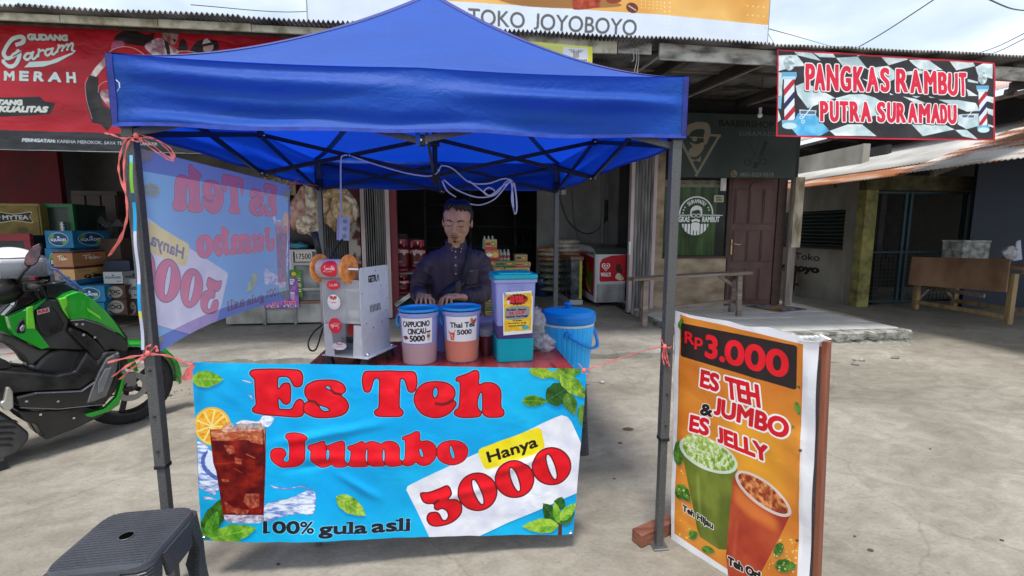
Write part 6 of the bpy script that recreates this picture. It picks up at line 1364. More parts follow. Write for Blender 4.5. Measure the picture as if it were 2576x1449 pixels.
for x0, y0, x1, y1, Y, dep, m, pr, lb in (
  (117, 580, 181, 624, 6.55, .62, cbl, sq, 'blue SQUADES carton topmost of the stack beside the green fridge'),
  (120, 624, 176, 690, 6.62, .55, cbl, sq, 'blue SQUADES carton directly under the topmost one'),
  (136, 632, 181, 676, 6.45, .62, cbr, tb, 'brown carton with white script on top of the tan Q-Bic carton'),
  (140, 677, 187, 716, 6.45, .62, cta, qb, 'tan and blue Q-Bic carton under the brown one'),
  (192, 718, 262, 760, 6.5, .30, cbl, sq, 'blue SQUADES carton low beside the two DC cartons'),
  (196, 761, 262, 800, 6.5, .30, cbl, sq, 'lowest blue SQUADES carton standing on the floor'),
  (140, 717, 190, 760, 6.47, .5, cbl, sq, 'blue carton hidden behind the scooter mirror under the Q-Bic carton'),
  (140, 761, 190, 805, 6.47, .5, cbl, None, 'plain blue carton on the floor behind the scooter'),
  (262, 683, 308, 714, 6.6, .4, cdk, sqg, 'grey SQUADES carton above the DC cartons'),
  (266, 717, 314, 752, 6.6, .4, cdk, dc, 'upper dark DC carton beside the tent pole'),
  (268, 753, 318, 792, 6.6, .4, cdk, dc, 'lower dark DC carton with upside down letters beside the tent pole'),
  (316, 700, 345, 752, 6.7, .4, cdk, sqg, 'upper grey carton half hidden by the front tent pole'),
  (318, 754, 345, 795, 6.7, .4, cdk, dc, 'lower dark carton half hidden by the front tent pole'),
  (240, 600, 300, 655, 7.0, .4, cdk, None, 'plain dark carton behind the stack below the fan'),
  (262, 655, 325, 683, 6.75, .4, pm('navy_card', (.02, .03, .06), .6), None, 'dark blue carton on top of the grey SQUADES carton')):
    t = carton(x0, y0, x1, y1, Y, dep, m, pr, lb, 'box', GB)
    if 'upside' in lb: [setattr(ch, 'rotation_euler', (0, math.pi, 0)) or setattr(ch, 'location', (0, 0, (at(x0, y0, Y)[2]-at(x0, y1, Y)[2]))) for ch in t.children if ch.name.startswith('face')]
a = atz(285, 815, .125); tag(MB().hexa([(a[0]-.35, a[1]-.15, .125), (a[0]+.3, a[1]-.2, .125), (a[0]+.35, a[1]+.2, .125), (a[0]-.4, a[1]+.2, .125)], [(a[0]-.35, a[1]-.15, .133), (a[0]+.3, a[1]-.2, .133), (a[0]+.35, a[1]+.2, .133), (a[0]-.4, a[1]+.2, .133)]).build('flat_cardboard', M['card']), 'flattened piece of cardboard on the floor before the boxes', 'cardboard')
ss_ = thing('sachet_strips', 'strips of small yellow sachets hanging above the display counter', 'sachets', at(715, 455, 6.5)); M['sach'] = pm('yellow_sachet', (.32, .22, .06), .4, var=.5, vs=30, col2=(.45, .40, .30))
for i in range(9):
    for j in range(5): p = at(668+9*i, 448+9*j+2*(i % 3), 6.5+.02*(i % 2)); MB().box(p[0]-.021, p[0]+.021, p[1], p[1]+.008, p[2]-.022, p[2]+.022).build('sachet', M['sach'], ss_)
for k, (px, py, w_, h_, Y) in enumerate(((1012, 588, 10, 60, 8.6), (1040, 600, 14, 30, 9.2))): 
    p = at(px, py, Y); tag(MB().box(p[0]-w_*Y/1160, p[0]+w_*Y/1160, Y, Y+.3, .12, p[2]).build('storage_cupboard', pm('dark_storage', (.05, .05, .05), .7)), ('tall dark cupboard behind the gas cylinders', 'lower dark cupboard behind the second gas cylinder')[k], 'cupboard')
# ================================================================= the blue pop-up tent
XL, XR, YF, YB = -1.15, .885, 1.84, 4.12; XM, YM = (XL+XR)/2, (YF+YB)/2; ZT, ZH, ZP = 2.02, 1.79, 2.83
tent = thing('popup_tent', 'bright blue pop-up tent on dark steel legs over the drinks stall', 'tent', (XM, YM, 0))
def cloth(name, col, dark, transl):
    m, nt, b = node_mat(name); N = nt.nodes.new; L = nt.links.new
    tc = N('ShaderNodeTexCoord'); n = N('ShaderNodeTexNoise'); n.inputs['Scale'].default_value = 2.2; n.inputs['Detail'].default_value = 6; L(tc.outputs['Object'], n.inputs[0])
    r = N('ShaderNodeValToRGB'); r.color_ramp.elements[0].position = .3; r.color_ramp.elements[1].position = .7; r.color_ramp.elements[0].color = (*dark, 1); r.color_ramp.elements[1].color = (*col, 1); L(n.outputs[0], r.inputs[0]); L(r.outputs[0], b.inputs['Base Color'])
    b.inputs['Roughness'].default_value = .58; b.inputs['Sheen Weight'].default_value = .10; b.inputs['Sheen Roughness'].default_value = .5; b.inputs['Sheen Tint'].default_value = (.6, .75, 1, 1); b.inputs['Specular IOR Level'].default_value = .35
    mp = N('ShaderNodeMapping'); mp.inputs['Scale'].default_value = (1, 1, 1.6); L(tc.outputs['Object'], mp.inputs[0])
    # crumples: ridged noise
    def ridge(sc, dist, seed):
        q = N('ShaderNodeTexNoise'); q.inputs['Scale'].default_value = sc; q.inputs['Detail'].default_value = 3; q.inputs['Distortion'].default_value = dist
        mv = N('ShaderNodeVectorMath'); mv.operation = 'ADD'; mv.inputs[1].default_value = (seed, seed*2, 0); L(mp.outputs[0], mv.inputs[0]); L(mv.outputs[0], q.inputs[0])
        s_ = N('ShaderNodeMath'); s_.operation = 'SUBTRACT'; s_.inputs[1].default_value = .5; L(q.outputs[0], s_.inputs[0]); a_ = N('ShaderNodeMath'); a_.operation = 'ABSOLUTE'; L(s_.outputs[0], a_.inputs[0]); return a_.outputs[0]
    a = N('ShaderNodeMath'); a.operation = 'ADD'; L(ridge(4.5, 1.0, 1.), a.inputs[0]); L(ridge(12, .6, 5.), a.inputs[1])
    fi = N('ShaderNodeTexNoise'); fi.inputs['Scale'].default_value = 300; 
    bp = N('ShaderNodeBump'); bp.inputs['Strength'].default_value = .30; bp.inputs['Distance'].default_value = .022; L(a.outputs[0], bp.inputs['Height']); L(bp.outputs[0], b.inputs['Normal'])
    t = N('ShaderNodeBsdfTranslucent'); t.inputs[0].default_value = (.004, .075, .85, 1); L(bp.outputs[0], t.inputs['Normal']); mx = N('ShaderNodeMixShader'); mx.inputs[0].default_value = transl
    L(b.outputs[0], mx.inputs[1]); L(t.outputs[0], mx.inputs[2]); L(mx.outputs[0], nt.nodes['Material Output'].inputs[0]); return m
M['tarp'] = cloth('blue_tarpaulin', (.005, .086, .46), (.004, .068, .37), .34)
M['hem'] = pm('navy_binding', (.012, .02, .20), .5, var=.25, vs=20, bump=.2, bs=60); M['hem2'] = pm('edge_binding', (.025, .06, .40), .5, var=.2, vs=20)
ox, oy = .032, .032
cor = [(XL-ox, YF-oy), (XR+ox-.005, YF-oy), (XR+ox-.005, YB+oy), (XL-ox, YB+oy)]
# valances: four strips; upper edge ZT, lower hem ZH, folds running lengthwise
def vfold(s, v, k):
    """depth of the folds: strong pleats radiating from the corners, a crumpled middle"""
    c = abs(s-.5)*2
    f = .030*math.sin(v*9+1.2+k+2.2*s)*(.25+c)+.018*math.sin(v*17+5*s+k*2)*(.2+c)+.010*math.sin(v*13-7*s)*(1-c)*v+.030*nz(s*3, v*3.2, k+2)+.014*nz(s*9+v*3, v*7-s*6, k+5)*(1.3-c)*(1.1-v)
    return f
for k in range(4):
    a, b = Vector((*cor[k], 0)), Vector((*cor[(k+1) % 4], 0)); d = (b-a).normalized(); n = Vector((d.y, -d.x, 0))
    def fn(u, v, a=a, b=b, n=n, k=k):
        p = a*(1-u)+b*u; e = min(1, 8*min(u, 1-u)); z = ZH+(ZT-ZH)*v + (.012*(u-.3) if k == 0 else 0)*(1-v) - .006*math.sin(math.pi*u)*v - .010*abs(math.sin(2*math.pi*u))*(1-v)-.008*abs(math.sin(2*math.pi*u))*v
        z += .004*math.sin(u*23+k)*(1-v)
        return p+n*(max(-.017, vfold(u, v, k))*e*(1-.7*v*v)+.012*(1-v)*math.sin(math.pi*u))+Vector((0, 0, z))
    o = sheet('valance', fn, 110, 22, M['tarp'], tent)
    def hm(u, v, f=fn, n=n): p = f(u, 0); return p+n*.0025+Vector((0, 0, -.009+.013*v))
    sheet('hem', hm, 110, 1, M['hem2'], tent)
    # binding down each corner
    for u0, u1 in ((0., .010), (.990, 1.)):
        def cb_(u, v, u0=u0, u1=u1, f=fn, n=n): return f(u0+(u1-u0)*u, v)+n*.003
        sheet('binding', cb_, 1, 12, M['hem'], tent)
# roof: four faces, concave ridges, slack between
PK = Vector((XM, YM, ZP))
def ridge_z(t): return ZT+(ZP-ZT)*(t**1.34)
def roof_pt(k, s, t):
    a, b = Vector((*cor[k], ZT)), Vector((*cor[(k+1) % 4], ZT)); pa, pb = a.lerp(PK, t), b.lerp(PK, t); p = pa.lerp(pb, s); p.z = ridge_z(t)
    q = 4*s*(1-s)
    p.z += -(.006*math.sin(math.pi*s)+.008*abs(math.sin(2*math.pi*s)))*(1-t)+.050*q*math.sin(math.pi*min(1, t*1.15))*(1-t) - .0*q
    p.z += .010*nz(s*6, t*5, k+11)*q*(1-t)*min(1, t*9)+.012*math.sin(t*16+k)*q*(1-q*.6)*(1-t)*min(1, t*6)
    if t > .985: p.z -= .012
    return p
for k in range(4):
    sheet('roof_panel', lambda s, t, k=k: roof_pt(k, s, t*.995), 70, 46, M['tarp'], tent)
    a = Vector((*cor[k], 0)); V = []
    def rb(u, v, k=k):
        p = roof_pt(k, 0, v*.995); q = roof_pt(k, .012/(1.02-v), v*.995); r_ = roof_pt((k-1) % 4, 1-.012/(1.02-v), v*.995)
        w = .036; e1 = (q-p).normalized()*w; e2 = (r_-p).normalized()*w
        return (p+e2*(1-2*u) if u < .5 else p+e1*(2*u-1))+Vector((0, 0, .0035))
    sheet('ridge_binding', rb, 2, 46, M['hem'], tent)
# reinforced patch at the middle of the front edge
mf = Vector((XM, YF-oy-.004, ZT)); 
# legs
M['hammer'] = pm('hammered_dark_steel', (.075, .077, .08), .45, .3, var=.15, vs=220, col2=(.125, .128, .132), bump=.35, bs=260, bd=.001, lo=.35, hi=.65)
M['darkbar'] = pm('dark_steel_bar', (.02, .025, .035), .4, .4, var=.2, vs=40)
def leg(x, y, i):
    L_ = MB().box(x-.0195, x+.0195, y-.0195, y+.0195, .51, ZT-.03).build('leg', M['hammer'], tent, bev=.003)
    MB().box(x-.0155, x+.0155, y-.0155, y+.0155, .01, .515).build('inner_leg', M['hammer'], L_, bev=.002)
    MB().box(x-.035, x+.035, y-.035, y+.035, 0, .010).build('foot_plate', M['steel'], L_, bev=.002)
    MB().box(x-.0212, x+.0212, y-.0212, y+.0212, .507, .522).build('collar', M['darkbar'], L_, bev=.002)
    MB().box(x-.026, x+.026, y-.026, y+.026, ZT-.24, ZT-.17).build('slider', M['darkbar'], L_, bev=.003)
    for z in (.58, .72, .9): MB().lathe([(.005, -.003), (.005, .003)], (x, y-.0225, z), 8, axis=1).build('hole', M['dark'], L_)
legs = [(XL, YF), (XR, YF), (XR, YB), (XL, YB)]
for i, (x, y) in enumerate(legs): leg(x, y, i)
ZU, ZL = 1.985, 1.76
BW, BH = .013, .024
def rivet(p, r=.008): MB().ball(p, (r, r, r), 8, 6).build('rivet', M['chrome'], tent, smooth=True)
def scissor(a, b, off):
    """two crossing bars between a and b (x, y), high to low and low to high"""
    A, B = Vector((*a, 0)), Vector((*b, 0)); d = (B-A).normalized(); n = Vector((-d.y, d.x, 0))*off
    MB().bar(A+n+Vector((0, 0, ZU)), B+n+Vector((0, 0, ZL)), BW, BH).build('truss_bar', M['hammer'] if a[1] < 2 and b[1] < 2 else M['darkbar'], tent)
    MB().bar(A-n+Vector((0, 0, ZL)), B-n+Vector((0, 0, ZU)), BW, BH).build('truss_bar', M['hammer'] if a[1] < 2 and b[1] < 2 else M['darkbar'], tent)
    m = (A+B)/2+Vector((0, 0, (ZU+ZL)/2)); rivet(m-n*2.2)
mids = [(XM, YF), (XR, YM), (XM, YB), (XL, YM)]
for i in range(4):
    a, b = legs[i], legs[(i+1) % 4]; m = mids[i]
    scissor(a, m, .008); scissor(m, b, .008)
    for z in (ZU, ZL):
        MB().box(m[0]-.016, m[0]+.016, m[1]-.016, m[1]+.016, z-.02, z+.02).build('joint', M['darkbar'], tent, bev=.003); rivet((m[0]-.0, m[1]-.018, z)); rivet((m[0]-.018*(1 if m[0] > 0 else -1), m[1], z-.004))
    scissor(m, (XM, YM), .008)
for z in (ZU-.02, ZL-.01): MB().box(XM-.03, XM+.03, YM-.03, YM+.03, z-.025, z+.025).build('hub', M['darkbar'], tent, bev=.004)
MB().tube([(XM, YM, ZL-.06), (XM, YM, ZP-.02)], .016, 10).build('centre_mast', M['darkbar'], tent)
MB().tube([(XM, YM, ZP-.05), (XM, YM, ZP-.012)], .05, 14).build('mast_cap', M['darkbar'], tent)
for i, (x, y) in enumerate(legs):    # straps from the canopy corners
    sx, sy = (1 if x < 0 else -1), (1 if y < 3 else -1)
for x in (XM-.01,): MB().box(x-.008, x+.008, YF-.03, YF-.027, 1.735, 1.80).build('strap', M['tarp'], tent)
# eyelet on the front left corner
p = at(299, 218, YF-oy-.02)
MB().tube([(p[0]+.002, p[1]-.012, p[2]-.018), (p[0]+.014, p[1]-.018, p[2]-.008), (p[0]+.014, p[1]-.018, p[2]+.008), (p[0]+.002, p[1]-.012, p[2]+.018)], .002, 6).build('ring', M['chrome'], tent)
# ---------------------------------------------------------------- banners of the stall
es = esteh_print()
im_es = es.image('drinks_banner_print')
m_front = imgmat('drinks_banner', im_es, .38, bump=.32, bs=6, bd=.02, st=(1, 1, 1), spec=.3, translu=.12)
bl, br2, tr2, tl2 = at(509, 1357, YF+.01), at(1443, 1347, YF+.01), at(1477, 928, YF+.01), at(483, 911, YF+.01)
A_, B_, C_, D_ = map(Vector, (bl, br2, tr2, tl2))
def fbn(u, v):
    p = (A_*(1-u)+B_*u)*(1-v)+(D_*(1-u)+C_*u)*v
    # lines of creases: a long diagonal, a few short ones, slack scallops below
    def crease(x0, y0, x1, y1, w, h):
        dx, dy = x1-x0, y1-y0; L2 = dx*dx+dy*dy; t = max(0, min(1, ((u-x0)*dx+(v-y0)*dy)/L2)); q = math.hypot(u-x0-t*dx, (v-y0-t*dy)*.48)
        return h*math.exp(-(q/w)**2)*math.sin(math.pi*(.05+.9*t))
    c = crease(.18, .56, .47, .68, .012, .012)+crease(.34, .40, .46, .23, .009, .012)+crease(.74, .36, .93, .52, .012, .010)+crease(.20, .50, .60, .44, .014, .008)-crease(.2, .40, .35, .47, .01, .008)+crease(.55, .2, .8, .33, .012, .008)
    w = .006*nz(u*16, v*5, 3)+.004*nz(u*30+v*8, v*12, 4)+.014*math.sin(u*5.2+.6)*(1-v)+.004*nz(u*50, v*3, 9)*(v > .8)
    return p+Vector((0, -c-w, (-.006*math.sin(math.pi*u)-.003*math.sin(u*9))*(1-v)))
tb = tag(sheet('drinks_banner', fbn, 150, 64, m_front), 'cyan banner reading Es Teh Jumbo Hanya 3000 hanging across the front of the stall', 'banner')
m_side = imgmat('side_banner', im_es, .4, bump=.2, bs=5, bd=.02, back=(.60, .56, .82), fade=.50, translu=.25)
s00, s10, s11, s01 = Vector((-1.135, 3.25, .965)), Vector((-1.135, 1.86, .955)), Vector((-1.135, 1.86, 1.715)), Vector((-1.135, 3.37, 1.725))
def sbn(u, v):
    p = (s00*(1-u)+s10*u)*(1-v)+(s01*(1-u)+s11*u)*v
    sag = .045*math.exp(-((u-.80)/.12)**2)*(1-v)
    return p+Vector((.010*nz(u*7, v*4, 7)+.02*math.sin(u*6)*(1-v), 0, .035*math.sin(math.pi*u)*(1-v)**2-sag*.0+.0))
sb = tag(sheet('side_banner', sbn, 80, 36, m_side), 'see-through banner on the left side of the tent, its words mirrored', 'banner')
sb['group'] = 'stall banners'; tb['group'] = 'stall banners'
for d in sb.data.uv_layers[0].data: d.uv = (d.uv[0]*.885, d.uv[1])
# eyelets and raffia
def ties(label, paths, r=.0035, knots=()):
    t = thing('raffia_tie', label, 'string', paths[0][0], 'pink raffia ties')
    for p in paths:
        q = curve3(p, 6); b = MB(); n = len(q); V = []; F = []
        for i, c_ in enumerate(q):
            d = Vector(q[min(i+1, n-1)])-Vector(q[max(i-1, 0)]); a_ = i*.5; w = Vector((math.cos(a_)*.3, 0, 0))+Vector((0, 0, 1))
            if abs(d.normalized().z) > .6: w = Vector((1, .3, 0))
            w = w.normalized()*r*.62*(1+.5*math.sin(i*1.3)); c_ = Vector(c_); V += [c_-w, c_+w, c_+w+Vector((0, r*.5, 0)), c_-w+Vector((0, r*.5, 0))]
        for i in range(n-1):
            for k in range(4): F.append((4*i+k, 4*i+(k+1) % 4, 4*i+4+(k+1) % 4, 4*i+4+k))
        F += [(3, 2, 1, 0), (4*n-4, 4*n-3, 4*n-2, 4*n-1)]
        b.add(V, F); b.build('strand', M['pink'], t)
    for k in knots: MB().ball(k, (.010, .008, .011), 10, 6).build('knot', M['pink'], t, smooth=True)
    return t
F_ = YF-.03
def A2(px, py, Y=F_): return at(px, py, Y)
ties('long pink raffia bow hanging from the top of the front left tent leg', [[A2(343, 340), A2(315, 352), A2(300, 400), A2(300, 440), A2(318, 500), A2(316, 560), A2(300, 600), A2(272, 645)], [A2(343, 342), A2(322, 360), A2(311, 420), A2(316, 490), A2(320, 540), A2(305, 600), A2(276, 642)],
   [A2(343, 340), A2(385, 348), A2(420, 375), A2(436, 400), A2(425, 402), A2(390, 380), A2(343, 345)], [A2(343, 342), A2(380, 362), A2(415, 390), A2(438, 398), A2(430, 375), A2(400, 355), A2(343, 340)], [A2(343, 341), A2(310, 348), A2(280, 338), A2(262, 335)], [A2(330, 350), A2(345, 356), A2(362, 350)]], .004, [A2(343, 341)])
ties('pink raffia ties around the front left tent leg at banner height', [[A2(372, 890), A2(420, 895), A2(455, 908), A2(486, 918)], [A2(372, 892), A2(330, 898), A2(270, 912)], [A2(370, 893), A2(320, 920), A2(282, 948)], [A2(370, 893), A2(335, 925), A2(300, 955)], [A2(372, 890), A2(365, 875), A2(380, 868)], [A2(372, 890), A2(392, 872), A2(395, 885)]], .0055, [A2(372, 889)])
ties('pink raffia tassel hanging at the upper left corner of the drinks banner', [[A2(487, 917), A2(478, 935), A2(470, 957)], [A2(487, 917), A2(470, 930), A2(458, 955)], [A2(487, 917), A2(474, 935), A2(464, 958)], [A2(487, 917), A2(480, 940), A2(477, 955)]], .006)
ties('pink raffia line from the drinks banner to the front right tent leg', [[A2(1468, 932), A2(1540, 908), A2(1610, 885), A2(1668, 872)], [A2(1468, 932), A2(1462, 922), A2(1456, 915)], [A2(1468, 934), A2(1478, 942), A2(1486, 932)]], .0035, [A2(1469, 932)])
ties('pink raffia knot hanging on the front right tent leg', [[A2(1672, 870), A2(1664, 855), A2(1661, 850)], [A2(1672, 870), A2(1667, 895), A2(1671, 918)], [A2(1674, 870), A2(1678, 895), A2(1684, 922)], [A2(1671, 872), A2(1684, 875), A2(1690, 872)], [A2(1672, 872), A2(1673, 900), A2(1680, 915)]], .005, [A2(1672, 872)])
ties('short pink raffia tie at the far top corner of the side banner', [[(-1.13, 3.37, 1.72), (-1.12, 3.5, 1.75), (-1.14, 3.9, 1.78), (-1.15, 4.1, 1.79)], [(-1.13, 3.38, 1.72), (-1.11, 3.42, 1.76), (-1.10, 3.45, 1.78)]], .006, [(-1.13, 3.39, 1.725)])
for p in (A2(487, 917, YF-.005), A2(1466, 934, YF-.005), A2(515, 1347, YF-.012), A2(1434, 1337, YF-.012)): 
    b = MB(); b.tube([(p[0]+.006*math.cos(t), p[1]-.004, p[2]+.006*math.sin(t)) for t in np.linspace(0, 2*math.pi, 13)], .0018, 5, cap=False); tag(b.build('eyelet', M['chrome']), 'metal eyelet in the %s %s corner of the drinks banner' % ('upper' if p[2] > .5 else 'lower', 'left' if p[0] < 0 else 'right'), 'eyelet')
# strip of coloured banner edge seen beside the front left leg
def edge(u, v): p = at(324+8*u+(31 if v < .5 else 31)*(1-v), 390+490*(1-v), YF-.035-.0*u); return Vector(p)+Vector((0, .004*math.sin(v*20), 0))
e_ = sheet('banner_edge', edge, 1, 24, imgmat('banner_edge_print', plain(8, 256, (.72, .74, .84), lambda c: [c.put(c.poly([(0, y0), (8, y0), (8, y1), (0, y1)]), col) for y0, y1, col in ((0, 10, (.4, .75, .9)), (10, 50, (.45, .7, .2)), (50, 62, (.1, .3, .45)), (62, 100, (.05, .6, .85)), (100, 170, (.75, .77, .86)), (170, 205, (.05, .6, .85)), (205, 215, (.8, .8, .4)))]), .5))
tag(e_, 'narrow bright folded edge of the side banner left of the front left leg', 'banner edge')
# ---------------------------------------------------------------- power socket and white cables
M['cab'] = pm('white_cable', (.62, .64, .76), .4); YW = 2.95
def cabl(label, pts, r=.0045, m=None): return tag(MB().tube(curve3(pts, 8), r, 6).build('cable', m or M['cab'], smooth=True), label, 'cable', 'cables hanging inside the tent')
cabl('white cable dropping from the truss to the hanging extension socket', [at(874, 390, YW), at(862, 392, YW), at(858, 402, YW), at(857, 450, YW), at(859, 545, YW)], .005)
cabl('white cable sagging under the truss from the left bar to the centre', [at(884, 393, YW), at(950, 415, YW), at(1020, 435, YW), at(1075, 443, YW), at(1098, 436, YW), at(1102, 425, YW)])
cabl('white cable looping over the hub towards the right', [at(1103, 432, 2.9), at(1112, 417, 2.9), at(1140, 425, 2.9), at(1180, 458, 2.9), at(1225, 462, 2.9), at(1265, 450, 2.9), at(1285, 452, 2.9)])
cabl('white cable with a small coil hanging beside the hub', [at(1116, 452, 2.88), at(1150, 478, 2.88), at(1200, 496, 2.88), at(1245, 490, 2.88), at(1270, 460, 2.88), at(1285, 452, 2.88)])
cabl('white cable crossing the loops right of the hub', [at(1180, 455, 2.86), at(1210, 478, 2.86), at(1228, 492, 2.86), at(1245, 482, 2.86), at(1230, 472, 2.86), at(1218, 482, 2.86), at(1236, 492, 2.86), at(1262, 470, 2.86), at(1290, 455, 2.86)])
cabl('white cable end curving behind the man\'s head', [at(1180, 513, 3.05), at(1210, 515, 3.05), at(1245, 500, 3.05), at(1275, 465, 3.05), at(1286, 452, 3.05)])
cabl('white cable stub pointing at the man\'s hair', [at(1112, 455, 2.88), at(1125, 480, 2.88), at(1147, 496, 2.88)])
cabl('long looped bundle of white cable hanging from the right bar', [at(1286, 455, 2.85), at(1290, 490, 2.85), at(1292, 525, 2.85), at(1296, 538, 2.85), at(1300, 525, 2.85), at(1298, 490, 2.85), at(1292, 460, 2.85), at(1287, 500, 2.85), at(1294, 535, 2.85)])
cabl('black cable from the extension socket down to the sealing machine', [at(862, 602, 2.9), at(845, 625, 2.8), at(828, 660, 2.6), at(815, 700, 2.5)], .005, M['wire'])
sk_ = thing('extension_socket', 'white extension socket block hanging from a cable by the left tent bar', 'socket', at(864, 575, YW))
a, c = at(849, 605, YW), at(878, 545, YW); b = MB(); b.M = Matrix.Translation(Vector(((a[0]+c[0])/2, YW, (a[2]+c[2])/2))) @ Matrix.Rotation(.08, 4, 'Y') @ Matrix.Rotation(.55, 4, 'Z')
b.box(-.032, .032, -.026, .026, -.072, .072); b.build('socket_body', pm('pale_blue_white_plastic', (.52, .55, .66), .45), sk_, bev=.005)
b = MB(); b.M = Matrix.Translation(Vector(((a[0]+c[0])/2, YW, (a[2]+c[2])/2))) @ Matrix.Rotation(.08, 4, 'Y') @ Matrix.Rotation(.55, 4, 'Z')
for z in (-.045, 0, .045):
    b.lathe([(.014, -.0285), (.014, -.027)], (0, 0, z), 14, axis=1)
b.build('outlets', pm('socket_holes', (.3, .32, .4), .5), sk_)
# ================================================================= table and what stands on it
TZ = .80; tx0, tx1, ty0, ty1 = -.70, .515, 1.975, 2.60
tbl = thing('stall_table', 'stall table with a red plank top behind the drinks banner', 'table', ((tx0+tx1)/2, 2.28, 0))
M['redw'] = pm('red_plank', (.20, .018, .022), .28, var=.2, vs=4, col2=(.34, .045, .045), st=(6, 1, 1), bump=.05, bs=20, coat=.3)
n = 11
for i in range(n):
    w_ = (ty1-ty0)/n; 
    x0 = tx0+(tx1-tx0)*0
    cuts = [tx0, tx0+.33+.11*(i % 3), tx0+.83-.07*(i % 4), tx1]
    for a, c in zip(cuts[:-1], cuts[1:]): MB().box(a+.0008, c-.0008, ty0+w_*i+.0006, ty0+w_*(i+1)-.0006, TZ-.012, TZ-.0004*((i+int(a*10)) % 3)).build('plank', M['redw'], tbl)
MB().box(tx0+.01, tx1-.01, ty0+.01, ty1-.01, TZ-.03, TZ-.0125).build('table_board', M['dark'], tbl)
for x in (tx0+.05, tx1-.05):
    for y in (ty0+.05, ty1-.05): MB().tube([(x, y, .0), (x, y, TZ-.03)], .014, 8).build('leg', M['steel'], tbl)
# --- cup sealing machine
ma = thing('cup_sealing_machine', 'white steel cup sealing machine with an orange film reel', 'machine', (-.633, 2.174, TZ), rz=math.radians(-23.4))
W_, D_2, HB = .245, .252, .045
M['mwhite'] = pm('powder_white', (.60, .63, .66), .38, var=.06, vs=30, bump=.05, bs=200); M['morange'] = pm('orange_plastic', (.85, .23, .04), .4, var=.3, vs=30, col2=(.95, .38, .10))
def mb(): return MB()
def mbuild(b, nm, m, par=ma, **k): return b.build(nm, m, par, world=False, **k)
mbuild(mb().box(0, W_, 0, D_2, HB, HB+.004), 'base_plate', M['mwhite'])
for x, y in ((.025, .02), (W_-.03, .02), (W_-.03, D_2-.02), (.025, D_2-.02)): mbuild(mb().lathe([(.024, 0), (.017, .03), (.014, HB)], (x, y, 0), 14), 'rubber_foot', M['black'], smooth=False)
PT = .455
def mpanel(x): 
    b = mb(); P = [(.010, HB+.004), (D_2-.012, HB+.004), (D_2-.012, PT-.01), (D_2-.022, PT), (.020, PT), (.010, PT-.01)]
    b.prism(P, lambda y, z: (x, y, z), lambda y, z: (x+.003, y, z)); return b
mbuild(mpanel(W_-.035), 'side_plate', M['mwhite']); mbuild(mpanel(.012), 'side_plate', M['mwhite'])
xs_ = W_-.0315
quad_ = quad('maker_lettering', (xs_+.0003, .070, .378), (xs_+.0003, .168, .378), (xs_+.0003, .168, .419), (xs_+.0003, .070, .419), imgmat('maker_print', getra_print(), .5), None); quad_.parent = ma
for k in range(8): 
    b = mb(); b.bar((xs_+.0004, .082+.0115*k, .245), (xs_+.0004, .078+.0115*k, .278), .0015, .004, up=(1, 0, 0)); mbuild(b, 'vent_slot', M['dark'])
for y, z in ((.13, .434), (.17, .362), (.022, .34), (.222, .35), (.222, .295), (.21, .235), (.045, .20), (.225, .19), (.17, .185), (.10, .17)): mbuild(mb().lathe([(.0042, -.0002), (.0042, .002), (.002, .003)], (xs_, y, z), 10, axis=0), 'bolt', M['chrome'])
for x, y in ((W_-.02, .03), (W_-.012, D_2-.03)): mbuild(mb().ball((x, y, HB+.012), .009, 12, 8), 'dome_nut', M['chrome'], smooth=True)
# front uprights and cross parts
for x0, x1 in ((.015, .062), (W_-.083, W_-.036)):
    b = mb(); s_ = x0 < .1
    P = [(x0, HB+.004), (x1, HB+.004), ((x1-.016) if s_ else x1, .195), (x0 if s_ else x0+.010, .195)]
    b.prism(P, lambda x, z: (x, .010, z), lambda x, z: (x, .013, z)); mbuild(b, 'front_plate', M['mwhite'])
mbuild(mb().box(.02, W_-.037, .10, .104, HB+.01, .42), 'inner_plate', pm('brushed_steel', (.50, .51, .53), .35, .5, var=.15, vs=3))
mbuild(mb().box(.045, W_-.037, .045, .049, .268, .345), 'control_box', M['mwhite'], bev=.002); mbuild(mb().box(.13, .175, .042, .0445, .272, .340), 'rating_plate', pm('plate_grey', (.33, .34, .36), .5, var=.3, vs=160, st=(1, 1, 3)))
mbuild(mb().box(.02, W_-.037, .03, .10, .345, .352), 'shelf', M['mwhite'])
for z in (.352, .205): mbuild(mb().tube([(.016, .03, z), (W_-.034, .03, z)], .0065, 10), 'roller', M['chrome'], smooth=True)
mbuild(mb().lathe([(.045, .225), (.045, .26)], (.145, .075, 0), 24), 'cup_ring', M['chrome'], smooth=False); mbuild(mb().box(.11, .19, .05, .09, .135, .19), 'red_block', pm('red_block', (.45, .02, .03), .45), bev=.003)
mbuild(mb().box(.07, .20, .05, .06, .10, .125), 'black_slide', M['black']); mbuild(mb().box(.05, .105, .02, .05, .075, .08), 'lever_foot', M['black'])
